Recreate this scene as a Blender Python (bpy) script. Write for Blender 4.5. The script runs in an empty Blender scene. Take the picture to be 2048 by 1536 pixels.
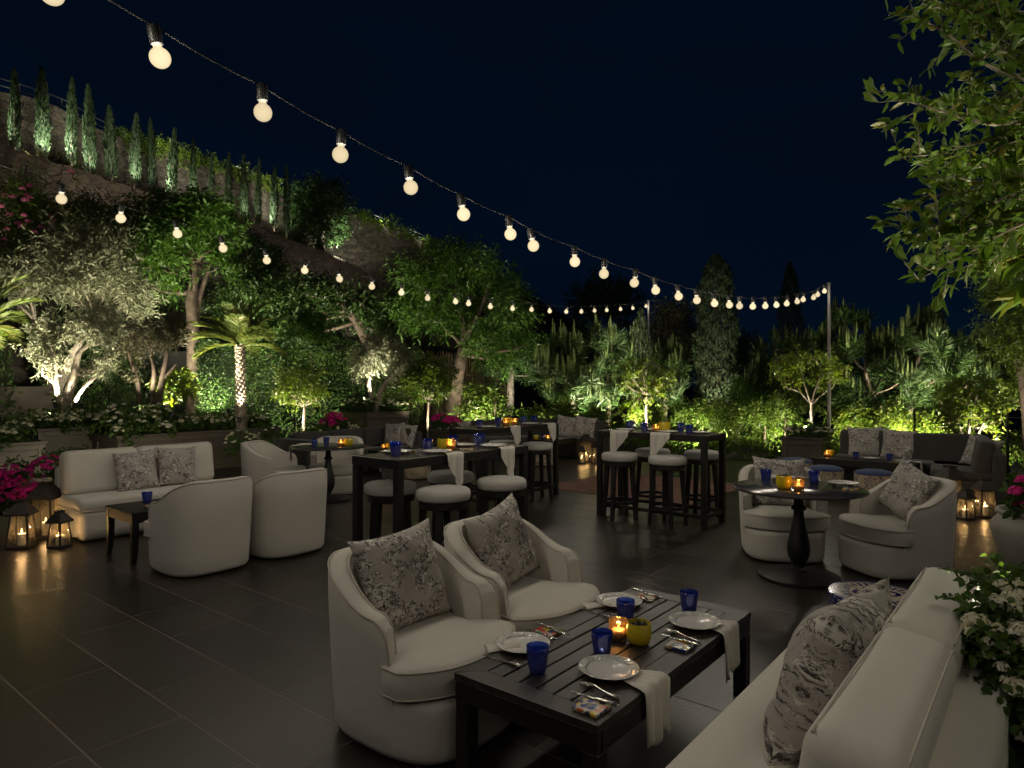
import bpy, bmesh, math, random
import numpy as np
from mathutils import Vector, Matrix

random.seed(11)
rng = np.random.default_rng(11)
S = bpy.context.scene
R = math.radians

# ------------------------------------------------------------------ camera, sky, exposure
cam_d = bpy.data.cameras.new('camera')
cam = bpy.data.objects.new('camera', cam_d)
S.collection.objects.link(cam)
cam.location = (0, 0, 1.6)
cam.rotation_euler = (R(90), 0, 0)
cam_d.sensor_width = 36
FPX = 1340.0
cam_d.lens = 36 * FPX / 2048
cam_d.clip_start = 0.05
cam_d.clip_end = 2000
S.camera = cam

S.view_settings.view_transform = 'Standard'
S.view_settings.look = 'None'
S.view_settings.exposure = 0.0
S.view_settings.gamma = 1.0
S.cycles.max_bounces = 6
S.cycles.diffuse_bounces = 3
S.cycles.glossy_bounces = 3
S.cycles.transmission_bounces = 4
S.cycles.transparent_max_bounces = 12
S.cycles.caustics_reflective = False
S.cycles.caustics_refractive = False
S.cycles.sample_clamp_indirect = 2.0
S.cycles.use_denoising = True
S.cycles.use_light_tree = True

W = bpy.data.worlds.new('World')
S.world = W
W.use_nodes = True
nt = W.node_tree
bg = nt.nodes['Background']
tc = nt.nodes.new('ShaderNodeTexCoord')
sep = nt.nodes.new('ShaderNodeSeparateXYZ')
rmp = nt.nodes.new('ShaderNodeValToRGB')
nz = nt.nodes.new('ShaderNodeTexNoise')
nz.inputs['Scale'].default_value = 1.5
nz.inputs['Detail'].default_value = 4
mx = nt.nodes.new('ShaderNodeMath'); mx.operation = 'MULTIPLY_ADD'
mx.inputs[1].default_value = 0.9; mx.inputs[2].default_value = -0.45
ad = nt.nodes.new('ShaderNodeMath'); ad.operation = 'ADD'
nt.links.new(tc.outputs['Generated'], sep.inputs[0])
mp = nt.nodes.new('ShaderNodeMapping'); mp.inputs['Scale'].default_value = (1, 1, 3.5)
nt.links.new(tc.outputs['Generated'], mp.inputs[0])
nt.links.new(mp.outputs[0], nz.inputs['Vector'])
nt.links.new(nz.outputs['Fac'], mx.inputs[0])
nt.links.new(sep.outputs['Z'], ad.inputs[0]); nt.links.new(mx.outputs[0], ad.inputs[1])
nt.links.new(ad.outputs[0], rmp.inputs[0])
cr = rmp.color_ramp
cr.elements[0].position = 0.0; cr.elements[0].color = (0.0007, 0.0050, 0.0135, 1)
cr.elements[1].position = 0.62; cr.elements[1].color = (0.0007, 0.0026, 0.0078, 1)
e = cr.elements.new(0.24); e.color = (0.0006, 0.0036, 0.0105, 1)
nt.links.new(rmp.outputs[0], bg.inputs['Color'])
bg.inputs['Strength'].default_value = 1.0

WARM = (1.0, 0.90, 0.73)
GARDEN = (1.0, 0.90, 0.66)
COOL = (0.96, 1.0, 0.82)
CANDLE = (1.0, 0.60, 0.25)
BULB_W = 10.8
SPOT_K = 7.0
CANDLE_W = 4.8
VOTIVE_W = 0.5

# ------------------------------------------------------------------ frames
TH = R(39.0)
A2 = Vector((math.sin(TH), math.cos(TH), 0))      # terrace grid: away and to the right
B2 = Vector((math.cos(TH), -math.sin(TH), 0))     # terrace grid: right and towards the viewer
GRID = -TH

def Wd(u, v, y):
    """world point seen at u, v of the 2048 px photo and y metres away"""
    return Vector(((u - 1024) / FPX * y, y, 1.6 + (768 - v) / FPX * y))

def gp(u, v, z=0.0):
    """point at height z seen at u, v"""
    y = FPX * (1.6 - z) / (v - 768)
    return Vector(((u - 1024) / FPX * y, y, z))

def face(dx, dy):
    return math.atan2(-dx, dy)

# ------------------------------------------------------------------ tagging
def tag(o, label=None, cat=None, group=None, kind=None):
    if label: o['label'] = label
    if cat: o['category'] = cat
    if group: o['group'] = group
    if kind: o['kind'] = kind
    return o

def thing(name, label, cat, loc=(0, 0, 0), rz=0.0, group=None):
    o = bpy.data.objects.new(name, None)
    o.empty_display_size = 0.1
    S.collection.objects.link(o)
    o.location = loc
    o.rotation_euler = (0, 0, rz)
    return tag(o, label, cat, group)

KIDS = {}
def link(name, me, parent=None, mat=None):
    o = bpy.data.objects.new(name, me)
    S.collection.objects.link(o)
    if parent is not None:
        o.parent = parent
        KIDS.setdefault(parent.as_pointer(), []).append(o)
    if mat is not None and me is not None and hasattr(me, 'materials'):
        if not me.materials: me.materials.append(mat)
    return o

def copy_tree(o, parent=None):
    c = o.copy()
    S.collection.objects.link(c)
    if parent is not None:
        c.parent = parent
        KIDS.setdefault(parent.as_pointer(), []).append(c)
    for k in KIDS.get(o.as_pointer(), []):
        copy_tree(k, c)
    return c

class Proto:
    """first placement uses the built thing itself, later ones copies"""
    def __init__(self, root): self.root = root; self.used = False
    def put(self, loc, rz, label, group=None, scale=None, cat=None):
        o = self.root if not self.used else copy_tree(self.root)
        self.used = True
        o.location = loc; o.rotation_euler = (0, 0, rz)
        if scale is not None:
            o.scale = (scale, scale, scale) if isinstance(scale, (int, float)) else scale
        tag(o, label, cat, group)
        return o

# ------------------------------------------------------------------ mesh building
def new_mesh(name, verts, faces, smooth=False):
    me = bpy.data.meshes.new(name)
    me.from_pydata([tuple(v) for v in verts], [], faces)
    if smooth:
        me.polygons.foreach_set('use_smooth', [True] * len(me.polygons))
    me.update()
    return me

def np_mesh(name, V, F, smooth=False):
    """V (n,3), F (m,k) all faces of one size"""
    me = bpy.data.meshes.new(name)
    m, k = F.shape
    me.vertices.add(len(V)); me.vertices.foreach_set('co', np.ascontiguousarray(V, dtype=np.float32).ravel())
    me.loops.add(m * k); me.loops.foreach_set('vertex_index', np.ascontiguousarray(F, dtype=np.int32).ravel())
    me.polygons.add(m)
    me.polygons.foreach_set('loop_start', np.arange(0, m * k, k, dtype=np.int32))
    me.polygons.foreach_set('loop_total', np.full(m, k, dtype=np.int32))
    if smooth: me.polygons.foreach_set('use_smooth', np.ones(m, dtype=bool))
    me.update(calc_edges=True)
    me.validate()
    return me

_bb = {}
def bevel_box_data(sx, sy, sz, r, seg):
    key = (round(sx, 4), round(sy, 4), round(sz, 4), round(r, 4), seg)
    if key not in _bb:
        bm = bmesh.new()
        bmesh.ops.create_cube(bm, size=1.0)
        for v in bm.verts: v.co = Vector((v.co.x * sx, v.co.y * sy, v.co.z * sz))
        if r > 0:
            bmesh.ops.bevel(bm, geom=list(bm.edges), offset=r, segments=seg, profile=0.5, affect='EDGES')
        bm.verts.index_update()
        _bb[key] = ([v.co.copy() for v in bm.verts], [[v.index for v in f.verts] for f in bm.faces])
        bm.free()
    return _bb[key]

class MB:
    def __init__(self): self.v = []; self.f = []
    def add(self, vs, fs, M=None):
        n = len(self.v)
        self.v += [(M @ Vector(v)) if M is not None else Vector(v) for v in vs]
        self.f += [[i + n for i in f] for f in fs]
        return self
    def box(self, c, s, r=0.0, seg=1, rot=None):
        vs, fs = bevel_box_data(s[0], s[1], s[2], r, seg)
        M = Matrix.Translation(Vector(c))
        if rot is not None: M = M @ rot
        return self.add(vs, fs, M)
    def bar(self, p, q, w, d=None, r=0.003, up=None):
        """box beam from p to q, w wide, d deep"""
        p, q = Vector(p), Vector(q); d = d or w
        z = (q - p); L = z.length; z.normalize()
        up = Vector(up) if up is not None else (Vector((0, 0, 1)) if abs(z.z) < 0.9 else Vector((0, 1, 0)))
        x = up.cross(z).normalized(); y = z.cross(x)
        M = Matrix((x, y, z)).transposed().to_4x4(); M.translation = (p + q) / 2
        vs, fs = bevel_box_data(w, d, L, min(r, w / 3, d / 3), 1)
        return self.add(vs, fs, M)
    def tube(self, path, rad, seg=8, closed=False, cap=True):
        path = [Vector(p) for p in path]; n = len(path)
        if not hasattr(rad, '__len__'): rad = [rad] * n
        rings = []; prev = None
        for i, p in enumerate(path):
            if closed: t = path[(i + 1) % n] - path[i - 1]
            else: t = path[min(i + 1, n - 1)] - path[max(i - 1, 0)]
            if t.length < 1e-9: t = Vector((0, 0, 1))
            t.normalize()
            if prev is None:
                a = Vector((0, 0, 1)) if abs(t.z) < 0.9 else Vector((1, 0, 0))
                x = a.cross(t).normalized()
            else:
                x = prev - t * prev.dot(t)
                x = x.normalized() if x.length > 1e-6 else prev
            prev = x; y = t.cross(x)
            rings.append([p + (x * math.cos(2 * math.pi * k / seg) + y * math.sin(2 * math.pi * k / seg)) * rad[i] for k in range(seg)])
        vs = [v for r_ in rings for v in r_]; fs = []
        m = n if closed else n - 1
        for i in range(m):
            j = (i + 1) % n
            for k in range(seg):
                l = (k + 1) % seg
                fs.append([i * seg + k, i * seg + l, j * seg + l, j * seg + k])
        if cap and not closed:
            fs.append(list(range(seg))[::-1]); fs.append([(n - 1) * seg + k for k in range(seg)])
        return self.add(vs, fs)
    def lathe(self, prof, seg=24, c=(0, 0, 0), M=None, star=None):
        """prof list of (r, z); star(k) scales the radius of column k"""
        vs = []; fs = []; n = len(prof)
        for (r, z) in prof:
            for k in range(seg):
                a = 2 * math.pi * k / seg
                q = r * (star(k) if star else 1)
                vs.append((c[0] + q * math.cos(a), c[1] + q * math.sin(a), c[2] + z))
        for i in range(n - 1):
            for k in range(seg):
                l = (k + 1) % seg
                fs.append([i * seg + k, i * seg + l, (i + 1) * seg + l, (i + 1) * seg + k])
        if prof[0][0] > 1e-6: fs.append(list(range(seg))[::-1])
        if prof[-1][0] > 1e-6: fs.append([(n - 1) * seg + k for k in range(seg)])
        return self.add(vs, fs, M)
    def build(self, name, mat, parent=None, smooth=False, auto=None):
        me = new_mesh(name, self.v, self.f, smooth)
        if auto is not None:
            me.polygons.foreach_set('use_smooth', [True] * len(me.polygons))
            me.set_sharp_from_angle(angle=R(auto))
        return link(name, me, parent, mat)

# ------------------------------------------------------------------ materials
MAT = {}
def mat(name, col=(0.5, 0.5, 0.5), rough=0.6, metal=0.0, var=0.0, vscale=6.0, bump=0.0, bscale=60.0, spec=0.5, col2=None, coat=0.0, sheen=0.0, detail=4.0):
    m = bpy.data.materials.new(name); m.use_nodes = True
    t = m.node_tree; b = t.nodes['Principled BSDF']
    b.inputs['Base Color'].default_value = (*col, 1)
    b.inputs['Roughness'].default_value = rough
    b.inputs['Metallic'].default_value = metal
    b.inputs['Specular IOR Level'].default_value = spec
    if coat: b.inputs['Coat Weight'].default_value = coat
    if sheen: b.inputs['Sheen Weight'].default_value = sheen
    c = t.nodes.new('ShaderNodeTexCoord')
    if var or col2:
        n = t.nodes.new('ShaderNodeTexNoise'); n.inputs['Scale'].default_value = vscale; n.inputs['Detail'].default_value = detail
        t.links.new(c.outputs['Object'], n.inputs['Vector'])
        r = t.nodes.new('ShaderNodeValToRGB')
        r.color_ramp.elements[0].position = 0.35; r.color_ramp.elements[1].position = 0.68
        c2 = col2 or tuple(x * (1 - var) for x in col)
        r.color_ramp.elements[0].color = (*c2, 1); r.color_ramp.elements[1].color = (*(tuple(min(1, x * (1 + var * 0.6)) for x in col) if not col2 else col), 1)
        t.links.new(n.outputs['Fac'], r.inputs[0]); t.links.new(r.outputs[0], b.inputs['Base Color'])
    if bump:
        n2 = t.nodes.new('ShaderNodeTexNoise'); n2.inputs['Scale'].default_value = bscale; n2.inputs['Detail'].default_value = 5
        t.links.new(c.outputs['Object'], n2.inputs['Vector'])
        bp = t.nodes.new('ShaderNodeBump'); bp.inputs['Strength'].default_value = bump; bp.inputs['Distance'].default_value = 0.02
        t.links.new(n2.outputs['Fac'], bp.inputs['Height']); t.links.new(bp.outputs[0], b.inputs['Normal'])
    MAT[name] = m
    return m

def leaf_mat(name, cols, rough=0.45, transl=0.3, spec=0.35):
    m = bpy.data.materials.new(name); m.use_nodes = True
    t = m.node_tree; b = t.nodes['Principled BSDF']; out = t.nodes['Material Output']
    b.inputs['Roughness'].default_value = rough; b.inputs['Specular IOR Level'].default_value = spec
    g = t.nodes.new('ShaderNodeNewGeometry')
    r = t.nodes.new('ShaderNodeValToRGB')
    r.color_ramp.elements[0].color = (*cols[0], 1)
    r.color_ramp.elements[1].color = (*cols[-1], 1)
    for i, c in enumerate(cols[1:-1]):
        e = r.color_ramp.elements.new((i + 1) / (len(cols) - 1)); e.color = (*c, 1)
    t.links.new(g.outputs['Random Per Island'], r.inputs[0])
    t.links.new(r.outputs[0], b.inputs['Base Color'])
    tr = t.nodes.new('ShaderNodeBsdfTranslucent')
    hs = t.nodes.new('ShaderNodeHueSaturation'); hs.inputs['Value'].default_value = 1.5; hs.inputs['Saturation'].default_value = 1.1; hs.inputs['Hue'].default_value = 0.49
    t.links.new(r.outputs[0], hs.inputs['Color']); t.links.new(hs.outputs[0], tr.inputs['Color'])
    mx = t.nodes.new('ShaderNodeMixShader'); mx.inputs[0].default_value = transl
    t.links.new(b.outputs[0], mx.inputs[1]); t.links.new(tr.outputs[0], mx.inputs[2])
    t.links.new(mx.outputs[0], out.inputs['Surface'])
    MAT[name] = m
    return m

def weave_mat(name, col, scale=350.0, bump=0.25, rough=0.9, var=0.12, sheen=0.2, vscale=3.0):
    m = mat(name, col, rough, var=var, vscale=vscale, sheen=sheen, spec=0.2)
    t = m.node_tree; b = t.nodes['Principled BSDF']; c = [n for n in t.nodes if n.type == 'TEX_COORD'][0]
    w1 = t.nodes.new('ShaderNodeTexNoise'); w1.inputs['Scale'].default_value = scale; w1.inputs['Detail'].default_value = 2
    w2 = t.nodes.new('ShaderNodeTexNoise'); w2.inputs['Scale'].default_value = 9; w2.inputs['Detail'].default_value = 3
    t.links.new(c.outputs['Object'], w1.inputs['Vector']); t.links.new(c.outputs['Object'], w2.inputs['Vector'])
    b1 = t.nodes.new('ShaderNodeBump'); b1.inputs['Strength'].default_value = bump; b1.inputs['Distance'].default_value = 0.004
    b2 = t.nodes.new('ShaderNodeBump'); b2.inputs['Strength'].default_value = 0.14; b2.inputs['Distance'].default_value = 0.03
    t.links.new(w2.outputs['Fac'], b2.inputs['Height'])
    t.links.new(w1.outputs['Fac'], b1.inputs['Height']); t.links.new(b2.outputs[0], b1.inputs['Normal'])
    t.links.new(b1.outputs[0], b.inputs['Normal'])
    return m

def toile_mat(name, base, dark, light, scale, seed, coord='UV', dens=0.5):
    """printed cloth: sketchy scenes in patches on a plain ground"""
    m = bpy.data.materials.new(name); m.use_nodes = True
    t = m.node_tree; b = t.nodes['Principled BSDF']
    b.inputs['Roughness'].default_value = 0.9; b.inputs['Specular IOR Level'].default_value = 0.2
    c = t.nodes.new('ShaderNodeTexCoord'); mp = t.nodes.new('ShaderNodeMapping')
    mp.inputs['Location'].default_value = (seed * 3.7, seed * 1.9, seed * 5.1)
    t.links.new(c.outputs[coord], mp.inputs[0])
    def noise(sc, det, dist, rough=0.55):
        n = t.nodes.new('ShaderNodeTexNoise'); n.inputs['Scale'].default_value = sc * scale; n.inputs['Detail'].default_value = det
        n.inputs['Distortion'].default_value = dist; n.inputs['Roughness'].default_value = rough
        t.links.new(mp.outputs[0], n.inputs['Vector']); return n.outputs['Fac']
    def ramp(x, a, bb):
        r = t.nodes.new('ShaderNodeMapRange'); r.inputs['From Min'].default_value = a; r.inputs['From Max'].default_value = bb
        t.links.new(x, r.inputs['Value']); return r.outputs[0]
    def mul(x, y):
        q = t.nodes.new('ShaderNodeMath'); q.operation = 'MULTIPLY'; t.links.new(x, q.inputs[0]); t.links.new(y, q.inputs[1]); return q.outputs[0]
    patch = ramp(noise(2.6, 4, 0.9), dens - 0.035, dens + 0.03)
    strokes = ramp(noise(9, 8, 2.2, 0.7), 0.485, 0.545)
    fine = ramp(noise(34, 4, 1.2), 0.36, 0.50)
    hl = mul(ramp(noise(6, 6, 1.6, 0.6), 0.50, 0.56), patch)
    mx1 = t.nodes.new('ShaderNodeMix'); mx1.data_type = 'RGBA'
    mx1.inputs['A'].default_value = (*base, 1); mx1.inputs['B'].default_value = (*light, 1)
    t.links.new(hl, mx1.inputs['Factor'])
    mx2 = t.nodes.new('ShaderNodeMix'); mx2.data_type = 'RGBA'
    t.links.new(mx1.outputs['Result'], mx2.inputs['A']); mx2.inputs['B'].default_value = (*dark, 1)
    t.links.new(mul(mul(patch, strokes), fine), mx2.inputs['Factor'])
    t.links.new(mx2.outputs['Result'], b.inputs['Base Color'])
    w = t.nodes.new('ShaderNodeTexNoise'); w.inputs['Scale'].default_value = 7; w.inputs['Detail'].default_value = 3
    t.links.new(mp.outputs[0], w.inputs['Vector'])
    bp = t.nodes.new('ShaderNodeBump'); bp.inputs['Strength'].default_value = 0.4; bp.inputs['Distance'].default_value = 0.03
    t.links.new(w.outputs['Fac'], bp.inputs['Height']); t.links.new(bp.outputs[0], b.inputs['Normal'])
    MAT[name] = m
    return m

def emit_mat(name, col, strength, through=0.0):
    """glowing material; through lets some light pass, like frosted bulb glass"""
    m = bpy.data.materials.new(name); m.use_nodes = True
    t = m.node_tree; out = t.nodes['Material Output']; t.nodes.remove(t.nodes['Principled BSDF'])
    e = t.nodes.new('ShaderNodeEmission'); e.inputs['Color'].default_value = (*col, 1); e.inputs['Strength'].default_value = strength
    if through:
        tr = t.nodes.new('ShaderNodeBsdfTransparent'); tr.inputs['Color'].default_value = (through, through, through, 1)
        a = t.nodes.new('ShaderNodeAddShader'); t.links.new(e.outputs[0], a.inputs[0]); t.links.new(tr.outputs[0], a.inputs[1])
        t.links.new(a.outputs[0], out.inputs['Surface'])
    else:
        t.links.new(e.outputs[0], out.inputs['Surface'])
    MAT[name] = m
    return m

def glass_mat(name, tint, gloss=0.12, body=0.0, bodycol=None, rough=0.03):
    """thin glass: tinted see-through with a reflective coat and, if wanted, some body colour"""
    m = bpy.data.materials.new(name); m.use_nodes = True
    t = m.node_tree; out = t.nodes['Material Output']; t.nodes.remove(t.nodes['Principled BSDF'])
    tr = t.nodes.new('ShaderNodeBsdfTransparent'); tr.inputs['Color'].default_value = (*tint, 1)
    last = tr.outputs[0]
    if body:
        d = t.nodes.new('ShaderNodeBsdfTranslucent'); d.inputs['Color'].default_value = (*(bodycol or tint), 1)
        d2 = t.nodes.new('ShaderNodeBsdfDiffuse'); d2.inputs['Color'].default_value = (*(bodycol or tint), 1)
        mm = t.nodes.new('ShaderNodeMixShader'); mm.inputs[0].default_value = 0.5
        t.links.new(d.outputs[0], mm.inputs[1]); t.links.new(d2.outputs[0], mm.inputs[2])
        m2 = t.nodes.new('ShaderNodeMixShader'); m2.inputs[0].default_value = body
        t.links.new(last, m2.inputs[1]); t.links.new(mm.outputs[0], m2.inputs[2]); last = m2.outputs[0]
    g = t.nodes.new('ShaderNodeBsdfGlossy'); g.inputs['Roughness'].default_value = rough
    lw = t.nodes.new('ShaderNodeLayerWeight'); lw.inputs['Blend'].default_value = 0.25
    ma = t.nodes.new('ShaderNodeMath'); ma.operation = 'MULTIPLY_ADD'; ma.inputs[1].default_value = 0.5; ma.inputs[2].default_value = gloss * 0.35
    t.links.new(lw.outputs['Fresnel'], ma.inputs[0])
    mx = t.nodes.new('ShaderNodeMixShader'); t.links.new(ma.outputs[0], mx.inputs[0])
    t.links.new(last, mx.inputs[1]); t.links.new(g.outputs[0], mx.inputs[2])
    t.links.new(mx.outputs[0], out.inputs['Surface'])
    MAT[name] = m
    return m

weave_mat('canvas', (0.60, 0.565, 0.50), bump=0.4, var=0.03)
weave_mat('canvas_piping', (0.50, 0.46, 0.39), bump=0.1)
weave_mat('grey_fabric', (0.052, 0.049, 0.046), scale=260, bump=0.4)
weave_mat('stool_fabric', (0.50, 0.48, 0.44))
weave_mat('linen', (0.66, 0.62, 0.55), scale=500, bump=0.2)
weave_mat('blue_cloth', (0.035, 0.06, 0.15))
mat('black_wood', (0.016, 0.014, 0.0125), 0.42, var=0.35, vscale=4, bump=0.08, bscale=30, spec=0.4)
mat('dark_slat', (0.036, 0.028, 0.023), 0.38, col2=(0.017, 0.013, 0.011), vscale=3, bump=0.2, bscale=22, spec=0.45, detail=7)
def grain(name, sc):
    t = MAT[name].node_tree; c = [n for n in t.nodes if n.type == 'TEX_COORD'][0]
    mp = t.nodes.new('ShaderNodeMapping'); mp.inputs['Scale'].default_value = sc
    t.links.new(c.outputs['Object'], mp.inputs[0])
    for n in t.nodes:
        if n.type == 'TEX_NOISE': t.links.new(mp.outputs[0], n.inputs['Vector'])
grain('dark_slat', (14, 0.9, 14))
mat('black_iron', (0.014, 0.014, 0.0135), 0.45, metal=0.2, bump=0.1, bscale=80)
mat('stone_top', (0.17, 0.145, 0.115), 0.16, var=0.5, vscale=5, spec=0.5)
mat('dark_stone_top', (0.055, 0.050, 0.050), 0.17, var=0.6, vscale=5, spec=0.5, detail=8)
mat('lantern_iron', (0.045, 0.036, 0.028), 0.55, metal=0.4, var=0.4, vscale=14, bump=0.2, bscale=50)
mat('wax', (0.8, 0.72, 0.58), 0.5)
mat('wick', (0.01, 0.01, 0.01), 0.9)
mat('taupe_paint', (0.082, 0.066, 0.050), 0.55, var=0.18, vscale=3, bump=0.05, bscale=90)
mat('pot_white', (0.52, 0.49, 0.44), 0.7, var=0.2, vscale=6, bump=0.12, bscale=40)
mat('pot_clay', (0.30, 0.25, 0.20), 0.75, var=0.3, vscale=6, bump=0.12, bscale=40)
mat('yellow_glaze', (0.62, 0.47, 0.015), 0.22, spec=0.6, coat=0.5)
mat('soil', (0.022, 0.017, 0.012), 0.95, var=0.5, vscale=5, bump=0.6, bscale=12)
mat('succulent', (0.11, 0.115, 0.05), 0.6, var=0.4, vscale=40)
mat('silver', (0.62, 0.58, 0.52), 0.16, metal=1.0, bump=0.08, bscale=120)
mat('grey_metal', (0.10, 0.094, 0.09), 0.5, metal=0.5)
mat('cable', (0.016, 0.015, 0.014), 0.9, spec=0.1)
mat('steel', (0.10, 0.10, 0.10), 0.5, metal=0.6)
mat('stucco', (0.042, 0.034, 0.026), 0.9, var=0.55, vscale=1.6, bump=0.4, bscale=25)
mat('cushion_grey', (0.15, 0.14, 0.13), 0.9)
emit_mat('bulb_glass', (1.0, 0.81, 0.49), 0.64, through=0.55)
def bulb_glow():
    # frosted glass glows a little less towards its rim, and no two bulbs are quite alike
    t = MAT['bulb_glass'].node_tree; L = t.links.new; N = t.nodes.new
    lw = N('ShaderNodeLayerWeight'); lw.inputs['Blend'].default_value = 0.35
    mr = N('ShaderNodeMapRange'); mr.inputs['To Min'].default_value = 0.70; mr.inputs['To Max'].default_value = 0.42
    L(lw.outputs['Facing'], mr.inputs['Value'])
    oi = N('ShaderNodeObjectInfo'); m2 = N('ShaderNodeMapRange'); m2.inputs['To Min'].default_value = 0.82; m2.inputs['To Max'].default_value = 1.12
    L(oi.outputs['Random'], m2.inputs['Value'])
    mu = N('ShaderNodeMath'); mu.operation = 'MULTIPLY'; L(mr.outputs[0], mu.inputs[0]); L(m2.outputs[0], mu.inputs[1])
    L(mu.outputs[0], [n for n in t.nodes if n.type == 'EMISSION'][0].inputs['Strength'])
bulb_glow()
emit_mat('flame', (1.0, 0.62, 0.22), 7.0)
emit_mat('lamp_lens', (0.95, 1.0, 0.75), 6.0)
glass_mat('pane', (0.93, 0.90, 0.82), 0.16, body=0.07, bodycol=(0.9, 0.8, 0.6))
glass_mat('blue_glass', (0.34, 0.48, 0.95), 0.45, body=0.24, bodycol=(0.02, 0.07, 0.62))
def cut_ribs():
    # vertical cuts through the blue layer show clear glass
    t = MAT['blue_glass'].node_tree; L = t.links.new; N = t.nodes.new
    c = N('ShaderNodeTexCoord'); s = N('ShaderNodeSeparateXYZ'); L(c.outputs['Object'], s.inputs[0])
    def mth(op, a, b=None):
        q = N('ShaderNodeMath'); q.operation = op
        for i, x in enumerate((a, b)):
            if x is None: continue
            if isinstance(x, (int, float)): q.inputs[i].default_value = x
            else: L(x, q.inputs[i])
        return q.outputs[0]
    th = mth('ARCTAN2', s.outputs['Y'], s.outputs['X'])
    f = mth('MULTIPLY', mth('GREATER_THAN', mth('SINE', mth('MULTIPLY', th, 22)), 0.45), mth('MULTIPLY', mth('GREATER_THAN', s.outputs['Z'], 0.020), mth('LESS_THAN', s.outputs['Z'], 0.086)))
    tr = [n for n in t.nodes if n.type == 'BSDF_TRANSPARENT'][0]; dfs = [n for n in t.nodes if n.type in ('BSDF_TRANSLUCENT', 'BSDF_DIFFUSE')]
    for n, a, b in [(tr, (0.34, 0.48, 0.95, 1), (0.86, 0.90, 0.99, 1))] + [(n, (0.02, 0.07, 0.62, 1), (0.30, 0.38, 0.66, 1)) for n in dfs]:
        m = N('ShaderNodeMix'); m.data_type = 'RGBA'; m.inputs['A'].default_value = a; m.inputs['B'].default_value = b
        L(f, m.inputs['Factor']); L(m.outputs['Result'], n.inputs['Color'])
cut_ribs()
glass_mat('amber_glass', (0.98, 0.80, 0.55), 0.3, body=0.10, bodycol=(0.9, 0.55, 0.25))

toile_mat('toile', (0.40, 0.37, 0.335), (0.050, 0.045, 0.043), (0.66, 0.62, 0.56), 1.35, 1.0, dens=0.465)
toile_mat('toile_fine', (0.41, 0.38, 0.345), (0.055, 0.050, 0.047), (0.66, 0.62, 0.56), 1.05, 4.0, dens=0.465)
toile_mat('toile_blue', (0.46, 0.36, 0.25), (0.020, 0.035, 0.085), (0.52, 0.43, 0.31), 2.2, 2.0, coord='Object', dens=0.5)

# porcelain with an embossed rim
def porcelain():
    m = mat('porcelain', (0.74, 0.72, 0.67), 0.12, spec=0.6, coat=0.3)
    t = m.node_tree; b = t.nodes['Principled BSDF']; c = [n for n in t.nodes if n.type == 'TEX_COORD'][0]
    v = t.nodes.new('ShaderNodeTexVoronoi'); v.inputs['Scale'].default_value = 42
    t.links.new(c.outputs['Object'], v.inputs['Vector'])
    s = t.nodes.new('ShaderNodeVectorMath'); s.operation = 'LENGTH'; t.links.new(c.outputs['Object'], s.inputs[0])
    mr = t.nodes.new('ShaderNodeMapRange'); mr.inputs['From Min'].default_value = 0.088; mr.inputs['From Max'].default_value = 0.096
    t.links.new(s.outputs['Value'], mr.inputs['Value'])
    mu = t.nodes.new('ShaderNodeMath'); mu.operation = 'MULTIPLY'; t.links.new(v.outputs['Distance'], mu.inputs[0]); t.links.new(mr.outputs[0], mu.inputs[1])
    bp = t.nodes.new('ShaderNodeBump'); bp.inputs['Strength'].default_value = 1.0; bp.inputs['Distance'].default_value = 0.014
    t.links.new(mu.outputs[0], bp.inputs['Height']); t.links.new(bp.outputs[0], b.inputs['Normal'])
porcelain()

def painted_tile(name, seed, cols):
    m = mat(name, (0.42, 0.37, 0.27), 0.2, spec=0.6)
    t = m.node_tree; b = t.nodes['Principled BSDF']; c = [n for n in t.nodes if n.type == 'TEX_COORD'][0]
    mp = t.nodes.new('ShaderNodeMapping'); mp.inputs['Location'].default_value = (seed, seed * 2.3, 0)
    t.links.new(c.outputs['Object'], mp.inputs[0])
    v = t.nodes.new('ShaderNodeTexVoronoi'); v.inputs['Scale'].default_value = 34; v.inputs['Randomness'].default_value = 0.75
    t.links.new(mp.outputs[0], v.inputs['Vector'])
    r = t.nodes.new('ShaderNodeValToRGB'); r.color_ramp.interpolation = 'CONSTANT'
    n = len(cols); r.color_ramp.elements[0].color = (*cols[0], 1); r.color_ramp.elements[1].position = (n - 1) / n; r.color_ramp.elements[1].color = (*cols[-1], 1)
    for i, q in enumerate(cols[1:-1]):
        e = r.color_ramp.elements.new((i + 1) / n); e.color = (*q, 1)
    sp = t.nodes.new('ShaderNodeSeparateColor'); t.links.new(v.outputs['Color'], sp.inputs[0]); t.links.new(sp.outputs[0], r.inputs[0])
    lt = t.nodes.new('ShaderNodeMath'); lt.operation = 'LESS_THAN'; lt.inputs[1].default_value = 0.56
    t.links.new(v.outputs['Distance'], lt.inputs[0])
    mx = t.nodes.new('ShaderNodeMix'); mx.data_type = 'RGBA'; mx.inputs['A'].default_value = (0.42, 0.37, 0.27, 1)
    t.links.new(r.outputs[0], mx.inputs['B']); t.links.new(lt.outputs[0], mx.inputs['Factor'])
    t.links.new(mx.outputs['Result'], b.inputs['Base Color'])
painted_tile('tile_mixed', 1.0, [(0.65, 0.45, 0.03), (0.03, 0.05, 0.2), (0.4, 0.1, 0.03), (0.6, 0.55, 0.42), (0.03, 0.03, 0.03)])
painted_tile('tile_red', 2.2, [(0.45, 0.02, 0.015), (0.05, 0.16, 0.03), (0.45, 0.02, 0.015), (0.65, 0.5, 0.05), (0.02, 0.03, 0.15)])
painted_tile('tile_blue', 5.3, [(0.02, 0.03, 0.16), (0.6, 0.55, 0.42), (0.02, 0.03, 0.16), (0.35, 0.2, 0.03), (0.02, 0.03, 0.03)])
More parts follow.
